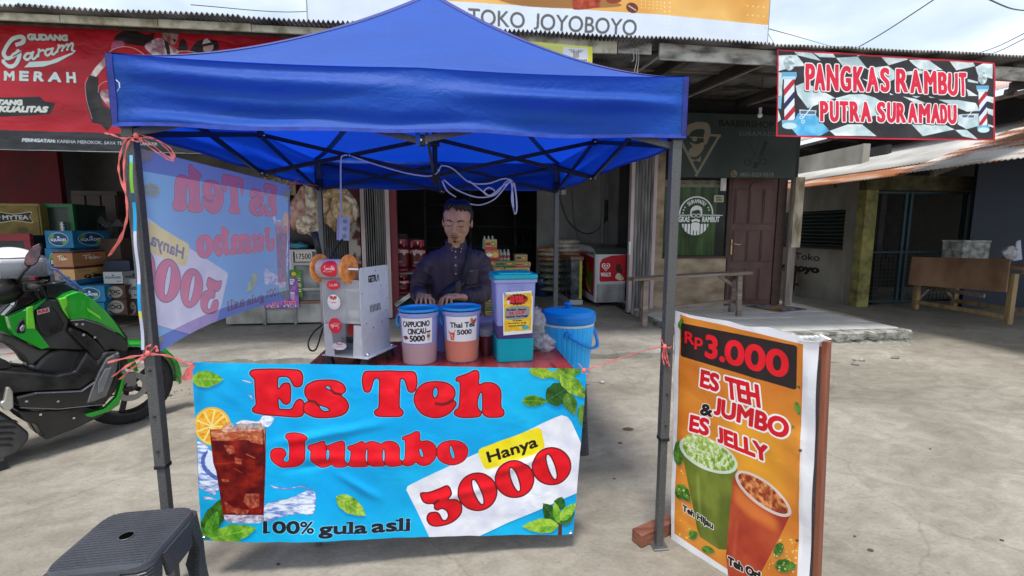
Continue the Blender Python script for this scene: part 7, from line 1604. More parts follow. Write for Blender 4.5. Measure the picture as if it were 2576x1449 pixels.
# film reel on top
zc, yc = .450, .006
for x in (.010, .162): mbuild(mb().lathe([(.018, -.001), (.064, -.005), (.066, 0), (.064, .005), (.018, .001)], (x, yc, zc), 32, axis=0), 'reel_disc', M['morange'], smooth=False, bev=.0015)
mbuild(mb().lathe([(.016, .152), (.024, .155), (.024, .159), (.014, .161)], (0, yc, zc), 20, axis=0), 'reel_hub', M['black']); mbuild(mb().tube([(-.005, yc, zc), (W_-.033, yc, zc)], .006, 10), 'axle', M['chrome'], smooth=True)
mbuild(mb().lathe([(.044, .016), (.044, .156)], (0, yc, zc), 28, axis=0, close=False), 'film_roll', pm('film_roll', (.52, .42, .42), .2, var=.25, vs=10, coat=.5), smooth=True)
M['acr'] = pm('acrylic_front', (.72, .74, .78), .08, alpha=.38, spec=.8, rv=0); mbuild(mb().box(.014, W_-.036, .0145, .0165, .20, .40), 'acrylic_cover', M['acr'])
M['film'] = pm('clear_film', (.62, .60, .68), .08, alpha=.22, spec=.8, rv=0)
sm0, sm1 = imgmat('lid_print_red', smile_print(0), .3), imgmat('lid_print_white', smile_print(1), .3)
b = mb(); b.add([(.018, -.004, .415), (.140, -.004, .415), (.140, -.006, .09), (.018, -.006, .09)], [(0, 1, 2, 3)]); mbuild(b, 'film', M['film'])
def lid(z0, z1, m, x0=.050, x1=.122, y=-.008, flip=False):
    o = quad('lid_print', (x0, y, z0), (x1, y, z0), (x1, y, z1), (x0, y, z1), m, None); o.parent = ma
    if flip: o.scale = (1, 1, 1); [setattr(d, 'uv', (1-d.uv[0], 1-d.uv[1])) for d in o.data.uv_layers[0].data]
lid(.265, .337, sm1); lid(.155, .23, sm0, flip=True); lid(.355, .40, sm0)
o = sheet('lid_print', lambda u, v: (.048+.090*u, yc-.0465*math.cos(1.0-1.9*(1-v)+.0), zc+.0465*math.sin(1.0-1.9*(1-v))), 8, 12, sm0, None); o.parent = ma
o = quad('lid_print', (.055, -.003, .078), (.135, -.003, .078), (.135, .01, .112), (.055, .01, .112), sm1, None); o.parent = ma
# long lever behind
v1, v2, v3 = at(822, 690, 2.26), at(806, 648, 2.26), at(790, 583, 2.26)
MB().tube([v1, v2], .007, 10).build('lever', M['chrome'], None, smooth=True); MB().tube([v2, v3], [.012, .0165], 12).build('lever_grip', M['black'], None, smooth=True)
for nm_ in ('lever', 'lever_grip'):
    o = bpy.data.objects[nm_]; o.parent = ma; o.matrix_parent_inverse = (Matrix.Translation(ma.location) @ Matrix.Rotation(ma.rotation_euler.z, 4, 'Z')).inverted()
cabl('black mains cable looping off the table beside the sealing machine', [at(822, 790, 2.25), at(812, 815, 2.22), at(790, 835, 2.15), at(776, 860, 2.1), at(780, 880, 2.1), at(795, 878, 2.12), at(808, 840, 2.2), at(816, 815, 2.25)], .004, M['wire'])
# --- round buckets
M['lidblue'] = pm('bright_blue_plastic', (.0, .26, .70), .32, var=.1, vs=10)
def frosted(name, col, al=.72): return pm(name, col, .28, var=.06, vs=6, alpha=al, spec=.5, rv=.05)
M['tub'] = frosted('frosted_violet_tub', (.36, .40, .80), .78)
def bucket(cx, cy, r, h, fill, fcol, pr, label, hx, ang):
    t = thing('drink_bucket', label, 'bucket', (cx, cy, TZ))
    MB().lathe([(r*.84, 0), (r*.86, .004), (r*.98, h*.86), (r*1.03, h*.86), (r*1.03, h*.93), (r*.99, h*.93), (r*.97, h*.93), (r*.95, h*.86), (r*.83, .006)], (cx, cy, TZ), 44).build('tub', M['tub'], t, smooth=False, bev=.001)
    fr_ = fill; rb_ = r*(.855+.12*fr_)
    MB().lathe([(r*.842+.0006, .002), (r*.862+.0008, .006), (r*(.86+.12*fr_/.86)+.0012, h*fr_), (r*.5, h*fr_+.001)], (cx, cy, TZ), 44).build('drink', fcol, t, smooth=False)
    MB().lathe([(r*.985, h*.95), (r*1.06, h*.95), (r*1.07, h*.965), (r*1.05, h*1.0), (r*.96, h*1.0), (r*.93, h*.96)], (cx, cy, TZ), 44).build('lid_ring', M['lidblue'], t, bev=.002)
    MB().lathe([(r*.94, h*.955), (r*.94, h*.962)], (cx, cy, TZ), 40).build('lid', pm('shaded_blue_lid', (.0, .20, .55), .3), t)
    MB().tube(curve3([(cx-r*1.03, cy, TZ+h*.88), (cx-r*1.14, cy+.01, TZ+h*.80), (cx-r*1.12, cy-.0, TZ+h*.70), (cx-r*1.0, cy-.01, TZ+h*.66)], 5), .006, 8).build('handle', M['lidblue'], t, smooth=True)
    # paper label wrapped round the front
    a0, a1 = ang
    sheet('label', lambda u, v: ((cx+(r*(.86+.12*(hx[0]+(hx[1]-hx[0])*v)/.86)+.0016)*math.sin(a0+(a1-a0)*u)), cy-(r*(.86+.12*(hx[0]+(hx[1]-hx[0])*v)/.86)+.0016)*math.cos(a0+(a1-a0)*u), TZ+h*(hx[0]+(hx[1]-hx[0])*v)), 16, 3, imgmat('bucket_label_print', pr, .5), t)
bucket(-.187, 2.185, .090, .262, .37, pm('coffee_milk', (.44, .30, .33), .35, var=.08), capp_print(), 'blue lidded bucket labelled CAPPUCINO CINCAU 5000 with beige drink', (.40, .85), (-1.0, .82))
bucket(.014, 2.205, .090, .262, .40, pm('thai_tea', (.62, .22, .15), .35, var=.10), thai_print(), 'blue lidded bucket labelled Thai Tea 5000 with orange drink', (.40, .85), (-.96, .92))
# --- tall square container
cx, cy = .262, 2.205; cw, ch = .095, .425
ct_ = thing('tall_container', 'tall square violet container with turquoise base and lid and a yellow CUMA 500 RIBU label', 'container', (cx, cy, TZ), rz=math.radians(3))
def rr_prof(w, r=.016, n=4): return rrect(-w, -w, w, w, r, n)
def loft(levels, m, nm, par, **k):
    b = MB(); V = []; F = []; n_ = len(rr_prof(.1))
    for w, z in levels: V += [(x, y, z) for x, y in rr_prof(w, .22*w)]
    for i in range(len(levels)-1):
        for j in range(n_): F.append((i*n_+j, i*n_+(j+1) % n_, (i+1)*n_+(j+1) % n_, (i+1)*n_+j))
    F += [tuple(range(n_))[::-1], tuple((len(levels)-1)*n_+j for j in range(n_))]
    b.add(V, F); return b.build(nm, m, par, world=False, **k)
M['teal'] = pm('turquoise_plastic', (.0, .34, .43), .35, var=.08)
loft([(.086, 0), (.088, .004), (.090, .112)], M['teal'], 'base_tray', ct_, bev=.001)
loft([(.0865, .113), (.089, .175), (.0885, .1755)], pm('dark_tea_behind_plastic', (.075, .05, .20), .3, var=.1), 'tea', ct_)
loft([(.0885, .176), (.096, .378), (.104, .38), (.104, .394), (.100, .395)], M['tub'], 'body', ct_, bev=.001)
loft([(.104, .396), (.106, .40), (.106, .412), (.102, .418)], M['teal'], 'lid', ct_, bev=.0015); loft([(.078, .4182), (.076, .4235)], pm('teal_lid_top', (.0, .42, .50), .3), 'lid_top', ct_, bev=.001)
b = MB(); b.tube([(-.032, -.099, .345), (-.032, -.106, .35), (-.032, -.107, .372), (.032, -.107, .372), (.032, -.106, .35), (.032, -.099, .345)], .0028, 6); b.build('clasp', M['tub'], ct_, world=False)
q = quad('label', (-.060, -.0952, .132), (.078, -.0952, .139), (.080, -.0992, .342), (-.064, -.0992, .336), imgmat('container_label_print', cuma_print(), .45), None); q.parent = ct_
# --- small things behind the buckets
M['clearp'] = pm('clear_plastic', (.55, .55, .60), .1, var=.2, vs=20, alpha=.30, spec=.9, rv=0); M['lilac'] = frosted('lilac_tray', (.30, .28, .50), .75)
a = atz(1225, 905, TZ)
gt_ = thing('tea_glass', 'dark glass of tea between the Thai Tea bucket and the tall container', 'glass', a)
MB().lathe([(.028, 0), (.034, .10), (.033, .10)], (a[0], a[1]+.09, TZ), 20).build('glass', pm('dark_tea', (.09, .01, .015), .12, coat=.5), gt_, smooth=False); MB().lathe([(.034, .101), (.037, .135), (.035, .135)], (a[0], a[1]+.09, TZ), 20, close=False).build('rim', M['clearp'], gt_)
bx = thing('lilac_box', 'low lilac plastic box behind the tea glass', 'box', (.13, 2.42, TZ)); MB().box(.08, .22, 2.40, 2.52, TZ, TZ+.15).build('box_body', M['lilac'], bx, bev=.012)
M['cups'] = pm('stacked_clear_cups', (.52, .54, .58), .12, var=.25, vs=60, st=(.2, .2, 1), alpha=.50, spec=.9, rv=0)
cs = thing('cup_stack', 'stack of clear plastic cups standing beside the tall container', 'cups', (.375, 2.32, TZ))
for k in range(9): MB().lathe([(.030-.0*k, .0), (.042, .060), (.044, .062), (.041, .06)], (.388, 2.34, TZ+.004+.019*k), 20, close=False).build('cup', M['cups'], cs, smooth=True)
pb = thing('clear_plastic_bag', 'crumpled clear plastic bag on the table edge beside the cups', 'bag', (.44, 2.3, TZ)); M['cbag'] = pm('crinkled_clear_bag', (.60, .58, .64), .15, var=.3, vs=30, alpha=.55, bump=1., bs=50, bd=.02, spec=.9)
crumple(.435, 2.31, TZ+.035, .06, .05, .040, M['cbag'], pb, seed=5, amp=.5, n=30); crumple(.415, 2.40, TZ+.10, .045, .04, .10, M['cbag'], pb, 'bag_neck', 8, .35, 26); crumple(.445, 2.40, TZ+.085, .02, .02, .035, pm('dark_green_print', (.05, .12, .09), .4), pb, 'printed_patch', 9, .3, 14)
cupm = thing('small_cup', 'clear cup lid under the man\'s right hand behind the cappuccino bucket', 'cup', (-.17, 2.44, TZ)); MB().lathe([(.03, 0), (.042, .22), (.045, .225), (.04, .222)], (-.155, 2.46, TZ), 20).build('cup_body', M['cups'], cupm)
cupm2 = thing('second_bucket_behind', 'blue lidded bucket standing behind and between the two labelled buckets', 'bucket', (-.07, 2.46, TZ)); cupm2.name = 'drink_bucket'
MB().lathe([(.055, 0), (.065, .20), (.066, .20)], (-.075, 2.40, TZ), 24).build('tub', M['tub'], cupm2); MB().lathe([(.068, .2), (.068, .222), (.06, .222)], (-.075, 2.40, TZ), 24).build('lid_ring', M['lidblue'], cupm2)
# --- blue ice bucket on a dark stool
ix, iy, iz = .70, 2.86, .50; R_ = .168
ib = thing('ice_bucket', 'big bright blue ice bucket with a lid and side handle beside the table', 'bucket', (ix, iy, iz))
M['ice'] = pm('sky_blue_plastic', (.01, .42, .92), .38, var=.08, vs=8, coat=.2); M['iced'] = pm('deeper_blue_plastic', (.0, .20, .66), .38, var=.08, vs=8)
b = MB(); n = 30; prof = [(.80, 0), (.82, .01), (.97, .30), (.97, .33)]; V = []; F = []
for i, (r, z) in enumerate(prof):
    for k in range(n*4):
        a = 2*math.pi*k/(n*4); g_ = .985 if k % 4 == 0 else 1.; V.append((ix+R_*r*g_*math.cos(a), iy+R_*r*g_*math.sin(a), iz+z))
for i in range(3):
    for k in range(n*4): F.append((i*n*4+k, i*n*4+(k+1) % (n*4), (i+1)*n*4+(k+1) % (n*4), (i+1)*n*4+k))
F.append(tuple(range(n*4))[::-1]); b.add(V, F); b.build('body', M['ice'], ib)
MB().lathe([(R_*.98, .325), (R_*1.0, .335), (R_*.98, .345)], (ix, iy, iz), 48, close=False).build('white_band', M['white'], ib)
MB().lathe([(R_*.96, .333), (R_*1.03, .345), (R_*1.05, .36), (R_*1.05, .39), (R_*1.01, .405), (R_*.99, .408), (R_*.9, .412)], (ix, iy, iz), 48).build('lid', M['iced'], ib, bev=.003); MB().lathe([(R_*.985, .4085), (R_*.9, .413), (R_*.5, .424), (.02, .427)], (ix, iy, iz), 48).build('lid_top', pm('lid_blue', (.0, .29, .76), .35), ib, smooth=True)
MB().lathe([(.018, .425), (.014, .445), (.028, .452), (.030, .458), (.022, .463)], (ix, iy, iz), 20).build('knob', M['iced'], ib, smooth=True)
hp = [(ix-.04, iy-R_*1.0, iz+.285), (ix+.02, iy-R_*1.08, iz+.245), (ix+.10, iy-R_*1.0, iz+.205), (ix+.17, iy-.08, iz+.195), (ix+.195, iy+.02, iz+.23), (ix+.180, iy+.06, iz+.30)]
MB().tube(curve3(hp, 6), .012, 8, flat=.6).build('handle', M['iced'], ib, smooth=True); MB().lathe([(.022, -.01), (.022, .01)], (ix-.04, iy-R_*.98, iz+.285), 16, axis=1).build('pivot', M['iced'], ib, bev=.003)
# stools of woven dark plastic
M['rattan'] = pm('dark_grey_plastic', (.048, .052, .062), .42, var=.12, vs=10, bump=.15, bs=120)
def ribbed(name, c1):
    m, nt, b = node_mat(name); N = nt.nodes.new; L = nt.links.new; tc = N('ShaderNodeTexCoord'); b.inputs['Base Color'].default_value = (*c1, 1); b.inputs['Roughness'].default_value = .4
    w = N('ShaderNodeTexWave'); w.wave_type = 'BANDS'; w.bands_direction = 'Z'; w.inputs['Scale'].default_value = 28; w.inputs['Distortion'].default_value = .6; w.inputs['Detail Scale'].default_value = 2; L(tc.outputs['Object'], w.inputs[0])
    bp = N('ShaderNodeBump'); bp.inputs['Strength'].default_value = .8; bp.inputs['Distance'].default_value = .006; L(w.outputs['Fac'], bp.inputs['Height']); L(bp.outputs[0], b.inputs['Normal']); return m
M['ribs'] = ribbed('ribbed_dark_plastic', (.04, .044, .052))
def stool(label, cx, cy, rz, w, d, h, weave=True):
    """moulded stool: flat woven seat w x d, ribbed apron, four splayed legs with an arch between"""
    t = thing('plastic_stool', label, 'stool', (cx, cy, 0), 'dark woven plastic stools', rz)
    top = rrect(-w/2, -d/2, w/2, d/2, .055, 7); n_ = len(top)
    def ring(k, z): return [(x*k, y*k, z) for x, y in top]
    b = MB(); V = []; F = []
    lv = [(.90, h), (.955, h-.001), (.985, h-.008), (1.0, h-.018)]
    for k, z in lv: V += ring(k, z)
    for i in range(len(lv)-1):
        for j in range(n_): F.append((i*n_+(j+1) % n_, i*n_+j, (i+1)*n_+j, (i+1)*n_+(j+1) % n_))
    F.append(tuple(range(n_))); b.add(V, F); b.build('seat', M['rattan'], t, world=False, smooth=False)
    if weave:
        bs = MB(); rows = 22
        for i in range(rows):
            y = -d*.445+d*.89*(i+.5)/rows; lim = w*.445 if abs(y) < d*.40 else w*.42
            bs.box(-lim, lim, y-d*.0135, y+d*.0135, h-.0005, h+.0012)
            for k in range(12):
                x = -lim+2*lim*(k+.5)/12+(.5 if i % 2 else 0)*2*lim/12*(-1 if k > 10 else 1); bs.box(x-.006, x+.006, y+.004, y+d*.0175, h+.0012, h+.0028) if abs(x) < lim-.008 else None
        o = bs.build('weave', M['rattan'], t, world=False); o['kind'] = 'stuff'
        MB().lathe([(.019, h+.0028), (.019, h+.0036)], (0.0, 0.0, 0), 24).build('hole', pm('hole_black', (.002, .002, .002), 1., spec=0), t, world=False); MB().lathe([(.019, h+.0037), (.022, h+.0042), (.024, h+.003)], (0, 0, 0), 20, close=False).build('hole_rim', M['rattan'], t, world=False)
    # apron + legs: swept corner pieces
    sp = .16
    for sx in (-1, 1):
        for sy in (-1, 1):
            V = []; F = []; Z = [h-.018, h-.07, h-.14, h*.5, h*.2, .0]
            for i, z in enumerate(Z):
                k = 1+sp*(h-z)/h; wx = (w*.25, w*.22, w*.15, .075, .06, .052)[i]; wy = (d*.25, d*.22, d*.15, .075, .06, .052)[i]
                X, Y = sx*w/2*k, sy*d/2*k; r = .035*min(1, wx/.09)
                P = [(X-sx*wx, Y), (X-sx*r, Y), (X-sx*r*.3, Y-sy*r*.3), (X, Y-sy*r), (X, Y-sy*wy), (X-sx*.012, Y-sy*wy), (X-sx*.012, Y-sy*r), (X-sx*(r*.3+.01), Y-sy*(r*.3+.01)), (X-sx*r, Y-sy*.012), (X-sx*wx, Y-sy*.012)]
                V += [(x, y, z) for x, y in P]
            for i in range(len(Z)-1):
                for j in range(10): F.append((i*10+j, i*10+(j+1) % 10, (i+1)*10+(j+1) % 10, (i+1)*10+j))
            F += [tuple(range(10)), tuple(50+j for j in range(10))]
            MB().add(V, F).build('leg', M['ribs'], t, world=False, smooth=False)
    for sx in (-1, 1):
        k = 1+sp*.2; MB().hexa([(sx*w/2*k-.006, -d*.22, h-.10), (sx*w/2*k+.006, -d*.22, h-.10), (sx*w/2*k+.006, d*.22, h-.10), (sx*w/2*k-.006, d*.22, h-.10)], [(sx*w/2-.006, -d*.26, h-.018), (sx*w/2+.006, -d*.26, h-.018), (sx*w/2+.006, d*.26, h-.018), (sx*w/2-.006, d*.26, h-.018)]).build('apron', M['ribs'], t, world=False)
        MB().hexa([(-w*.22, sx*d/2*k-.006, h-.10), (w*.22, sx*d/2*k-.006, h-.10), (w*.22, sx*d/2*k+.006, h-.10), (-w*.22, sx*d/2*k+.006, h-.10)], [(-w*.26, sx*d/2-.006, h-.018), (w*.26, sx*d/2-.006, h-.018), (w*.26, sx*d/2+.006, h-.018), (-w*.26, sx*d/2+.006, h-.018)]).build('apron', M['ribs'], t, world=False)
    for sy in (-1, 1): 
        k = 1+sp*.62; MB().box(-w/2*k+.02, w/2*k-.02, sy*d/2*k-.012-.0, sy*d/2*k+.0, h*.36, h*.44).build('crossbar', M['ribs'], t, world=False) if not weave else None
    return t
stool('dark woven plastic stool carrying the blue ice bucket', .66, 2.86, 0, .27, .27, .498, False)
fs = stool('dark woven plastic stool in the bottom left corner with a hole in its seat', -1.064, 1.498, .04, .285, .305, .45)
# --- A-board poster
pa, pb_ = Vector(atz(1687, 1356)), Vector(atz(2043, 1586)); ptl = Vector(at(1697, 783, pa.y)); PH = 1.072
dP = (pb_-pa).normalized(); nP = Vector((dP.y, -dP.x, 0)); nP = nP if nP.y < 0 else -nP      # towards the viewer
pst = thing('poster_board', 'orange poster board reading Rp3.000 ES TEH JUMBO and ES JELLY on a wooden frame', 'poster board', (pa+pb_)/2)
lean = -nP*.035
lnR = Vector((-.068, -.02, 0)); lnL = Vector((-.028, -.002, 0)); e_c = dP*.016; q0, q1, q2, q3 = pa, pb_-e_c, pb_-e_c+lnR+Vector((0, 0, PH)), pa+lnL+Vector((0, 0, PH))
corners = [proj(*p) for p in (q3, q2, q1, q0)]
mp_ = imgmat('poster_print', poster_print(corners), .42, bump=.3, bs=6, bd=.015, spec=.45)
def pfn(u, v):
    p = (q0*(1-u)+q1*u)*(1-v)+(q3*(1-u)+q2*u)*v
    return p+nP*(.006*nz(u*5, v*8, 5)+.004*nz(u*11, v*17, 6)+.006*(u > .93)*math.sin(v*17))+Vector((0, 0, .004*nz(u*7, 0, 8)*(v > .98)*3))
sheet('poster', pfn, 50, 90, mp_, pst)
M['redwood'] = wood('red_brown_timber', (.13, .035, .018), (.30, .10, .055), 2, 20)
bk = -nP*.012
def post(u, w, dep, nm='frame_post'):
    c0 = pa.lerp(pb_, u); MB().bar(c0+bk-nP*dep/2, c0+lnL.lerp(lnR, u)+Vector((0, 0, PH-.012))+bk-nP*dep/2, dep, w, up=tuple(dP)).build(nm, M['redwood'], pst, bev=.002)
post(.995, .018, .032); post(.03, .03, .045)
for z in (.03, PH-.05): MB().bar(pa+bk-nP*.02+Vector((0, 0, z))+lnL*z, pb_+bk-nP*.02+Vector((0, 0, z))+lnR*z, .03, .035).build('frame_rail', M['redwood'], pst)
# rear leaf of the board with its ragged pale back sheet
r0, r1 = pa-nP*.036, pb_-nP*.036-dP*.02
rt0, rt1 = pa+lnL-nP*.034+Vector((0, 0, PH-.02)), pb_+lnR-nP*.034-dP*.02+Vector((0, 0, PH-.02))
MB().bar(r0, rt0, .03, .03).build('rear_post', M['redwood'], pst)
sheet('rear_sheet', lambda u, v: (r0*(1-u)+(r1+dP*.018)*u)*(1-v)+(rt0*(1-u)+(rt1+dP*.018)*u)*v-nP*.018+dP*(.006*nz(0, v*14, 3)), 4, 60, pm('grey_white_sheet', (.45, .44, .46), .6, var=.2), pst)
# white wrap of the sheet over the right post, torn at the top
for k in range(5): p = q2+Vector((0, 0, -.005*k))-dP*(.05*k)*.3; MB().hexa([p, p+dP*.02, p+dP*.02-nP*.01, p-nP*.01], [p+Vector((0, 0, .012)), p+dP*(.03+.01*k)+Vector((0, 0, .002*k)), p+dP*.03-nP*.02, p-nP*.02+Vector((0, 0, .01))]).build('torn_scrap', M['white'], pst)
for z in (.62, .30): MB().lathe([(.005, 0), (.005, .004)], q1.lerp(q2, z)-dP*.04+nP*.005, 8, axis=1).build('nail_mark', pm('rust_nail', (.1, .04, .02), .7), pst)
# timber block behind the front right leg
wb = thing('timber_block', 'short red brown timber block lying at the foot of the right tent leg', 'block', (.82, 1.9, 0))
a, c = atz(1605, 1378), atz(1690, 1345); MB().bar((a[0]+.0, a[1]+.02, .032), (c[0]+.02, c[1]+.04, .032), .06, .06).build('block_body', wood('brick_timber', (.16, .05, .025), (.32, .13, .08), 0, 20), wb, bev=.003)
for k, (px, py, r_) in enumerate(((1580, 1080, .03), (1560, 1115, .012), (2190, 1385, .01), (2340, 1130, .006), (2520, 1360, .007), (1545, 1205, .006), (2150, 1350, .005), (700, 1420, .006))):
    a = atz(px, py); tag(MB().ball((a[0], a[1], .002), (r_*1.4, r_, .0035), 10, 6).build('leaf_litter' if k > 1 else 'clod', pm('dark_litter', (.06, .045, .03), .9)), ('dark damp clod on the concrete right of the stall', 'small dark clod below the bigger one right of the stall', 'dry leaf scrap on the concrete right of the poster board', 'tiny dark chip on the bright concrete below the platform', 'dark chip near the right edge of the concrete', 'tiny chip on the concrete beside the banner', 'dark chip near the foot of the poster board', 'tiny chip on the concrete below the drinks banner')[k], 'litter')
# weeds in the crack of the step
gx, gy = atz(452, 985, .0)[:2]
b = MB(); rr = random.Random(3)
for k in range(420):
    x, y = gx+rr.gauss(0, .13), gy+.08+rr.gauss(0, .05); h_ = rr.uniform(.01, .035); a_ = rr.uniform(0, 6.28); w_ = rr.uniform(.004, .009)
    b.add([(x, y, .0), (x+w_*math.cos(a_), y+w_*math.sin(a_), h_*.7), (x+.5*w_*math.cos(a_+1), y+.5*w_*math.sin(a_+1), h_), (x-w_*math.cos(a_), y-w_*math.sin(a_), h_*.6)], [(0, 1, 2, 3)])
setting(b.build('weeds', pm('weed_green', (.06, .10, .03), .8, var=.4, vs=40)), 'stuff')
# ================================================================= the green scooter
SC0 = Vector((-2.43, 3.60, 0)); SA = math.radians(52)
sc_ = thing('scooter', 'bright green and black maxi scooter parked at the left behind the tent leg', 'scooter', SC0, rz=SA)
hd_, rt_ = Vector((math.cos(SA), math.sin(SA), 0)), Vector((math.sin(SA), -math.cos(SA), 0))
def sl(cx, cy, off):
    """a place on the scooter's right flank (off metres right of its middle): forward and height"""
    r = Vector(ray(cx*.4411, 575+cy*.4411)); o = Vector((0, 0, CAMH)); P = SC0+rt_*off
    t = (P-o).dot(rt_)/r.dot(rt_); q = o+r*t; return ((q-SC0).dot(hd_), q.z)
def panel(nm, pts, off, m, th=.05, inset=.0, both=True, bev=.010, taper=.97, smooth=False, tilt=0.):
    P = [sl(x, y, off) for x, y in pts]; c = np.mean(np.array(P), 0); out = []
    for sg in ((-1, 1) if both else (-1,)):
        b = MB(); b.prism(P, lambda x, z: (c[0]+(x-c[0])*taper, sg*(off-tilt*(z-c[1])), c[1]+(z-c[1])*taper), lambda x, z: (x, sg*(off-th), z))
        out.append(b.build(nm, m, sc_, world=False, bev=bev, seg=3, smooth=smooth))
    return out
M['green'] = pm('metallic_green_paint', (.006, .30, .014), .22, var=.12, vs=3, coat=.8, spec=.6, rv=.04); M['lit_green_decal'] = pm('lit_green_facet_and_decal', (.16, .62, .03), .25, var=.1, coat=.8, rv=.04)  # same green with light painted in for the angled facets; also colours the decal
M['sblack'] = pm('scooter_black', (.016, .016, .018), .30, var=.4, vs=9, col2=(.045, .043, .040), rv=.15, lo=.4, hi=.75, detail=9); M['sgrey'] = pm('scooter_dark_grey', (.042, .041, .040), .36, var=.3, vs=7, detail=8, bump=.06, bs=200); M['sgloss'] = pm('gloss_black', (.01, .01, .012), .14, coat=.6, rv=.03)
M['rubber'] = pm('tyre_rubber', (.022, .022, .023), .8, var=.3, vs=20)
# central mass so that the flanks are carried by a body
core = [(300,380),(470,375),(600,480),(700,610),(700,720),(640,900),(560,1000),(330,1020),(120,1000),(-100,960),(-700,900),(-700,640),(-400,700),(-150,770),(60,800),(200,800),(300,690),(160,620),(60,520),(150,440)]
P = [sl(x, y, .0) for x, y in core]; MB().prism(P, lambda x, z: (x, -.10, z), lambda x, z: (x, .10, z)).build('frame_body', M['sblack'], sc_, world=False, bev=.02, seg=3)
panel('front_fairing', [(332,400),(380,372),(440,352),(470,360),(540,406),(600,458),(655,525),(700,590),(728,635),(690,605),(640,578),(570,542),(480,516),(402,523),(365,470)], .215, M['green'], .14, taper=.955, bev=.018)
panel('fairing_facet', [(334,400),(381,390),(390,432),(376,462),(402,521),(364,470)], .222, M['lit_green_decal'], .03, taper=.97, bev=.006)
panel('side_cowl', [(400,524),(480,517),(570,543),(640,578),(700,610),(738,655),(735,700),(700,705),(640,690),(605,705),(560,640),(500,590),(430,560)], .205, M['sgrey'], .12, taper=.97, bev=.012)
panel('inner_cowl', [(402,560),(500,598),(560,645),(608,700),(560,800),(500,700),(490,690),(440,640),(385,585)], .196, M['sblack'], .1, bev=.012)
panel('leg_shield', [(195,440),(270,400),(335,402),(362,470),(400,524),(385,585),(440,640),(500,698),(300,690),(240,690),(200,600),(190,500)], .165, M['sgrey'], .1, bev=.012)
panel('glove_box_door', [(203,452),(298,436),(330,478),(368,545),(355,582),(272,624),(226,590),(200,520)], .174, M['sblack'], .03, bev=.008)
panel('inner_fairing', [(42,506),(190,440),(268,396),(262,408),(192,470),(205,575),(288,680),(240,692),(80,610),(56,560)], .185, M['green'], .06, taper=.98, bev=.010)
panel('fairing_facet', [(150,452),(192,438),(190,470),(205,575),(150,575)], .190, M['lit_green_decal'], .02, bev=.005)
panel('key_recess', [(88,585),(105,535),(140,510),(148,560),(142,598),(100,600)], .190, M['sgloss'], .01, bev=.005, both=False); panel('ignition', [(112,570),(130,548),(144,552),(140,580),(120,588)], .196, M['chrome'], .01, bev=.003, both=False)
panel('column_cover', [(0,600),(85,618),(235,692),(300,690),(235,745),(180,790),(140,730),(60,670),(-20,640)], .12, pm('tunnel_grey', (.085, .08, .075), .5, var=.2), .1, bev=.015)
panel('floor_tunnel', [(180,812),(235,745),(290,700),(360,686),(500,700),(480,770),(430,812),(330,836),(220,826)], .13, M['sgrey'], .12, bev=.02)
panel('footboard', [(-400,800),(0,812),(200,826),(330,838),(430,815),(500,700),(560,760),(608,702),(690,700),(660,760),(545,862),(462,920),(200,932),(80,942),(0,985),(-400,980)], .225, M['sblack'], .14, taper=.985, bev=.014)
panel('side_skirt', [(82,962),(200,934),(462,922),(550,862),(600,800),(690,702),(690,800),(662,900),(636,962),(598,1002),(500,1012),(330,1032),(200,1047),(108,1022)], .235, M['sgloss'], .1, taper=.985, bev=.012)
panel('lens', [(495,1000),(522,920),(570,810),(610,740),(684,702),(668,800),(640,880),(608,960),(540,990)], .243, pm('smoked_lens', (.10, .105, .11), .08, var=.3, vs=9, coat=1., spec=.8), .03, bev=.006)
panel('lens_inner', [(560,880),(600,800),(640,790),(610,870),(590,930),(560,940)], .2455, pm('lens_inner', (.20, .21, .22), .2, coat=1.), .006, bev=.003)
panel('lower_trim', [(488,1062),(600,1030),(668,962),(688,900),(706,828),(712,828),(706,905),(682,1005),(622,1045),(522,1078),(495,1074)], .236, M['green'], .05, taper=.985, bev=.006)
panel('belly_cover', [(92,1040),(330,1034),(490,1012),(600,1046),(600,1066),(440,1142),(262,1212),(205,1120),(130,1100)], .16, M['sgrey'], .14, bev=.014)
panel('rear_cowl', [(-700,620),(-300,700),(0,745),(85,775),(80,800),(0,812),(-400,860),(-700,800)], .19, M['sblack'], .12, bev=.02); panel('seat', [(-700,540),(-400,600),(-150,660),(0,742),(86,776),(78,792),(0,795),(-400,760),(-700,680)], .16, pm('seat_vinyl', (.02, .03, .022), .5, var=.2), .16, both=True, bev=.03, taper=.93)
panel('peg', [(4,990),(22,985),(38,905),(60,905),(76,930),(80,1020),(56,1040),(28,1040),(4,1010)], .25, pm('cast_aluminium', (.52, .51, .46), .4, .7, var=.2), .05, bev=.008, both=False)
panel('engine_case', [(-500,1060),(0,1050),(60,1080),(120,1120),(180,1170),(170,1210),(110,1280),(0,1335),(-300,1330),(-500,1250)], .17, pm('engine_grey', (.10, .10, .105), .45, .4, var=.3, vs=9), .2, bev=.02)
for k in range(5): panel('fin', [(-40,1095+34*k),(90-8*k,1092+34*k),(110-8*k,1106+34*k),(-40,1110+34*k)], .178, M['sblack'], .02, both=False, bev=.003)
panel('exhaust', [(-700,1000),(-200,1120),(-180,1200),(-700,1130)], .26, M['sgrey'], .1, both=False, bev=.03)
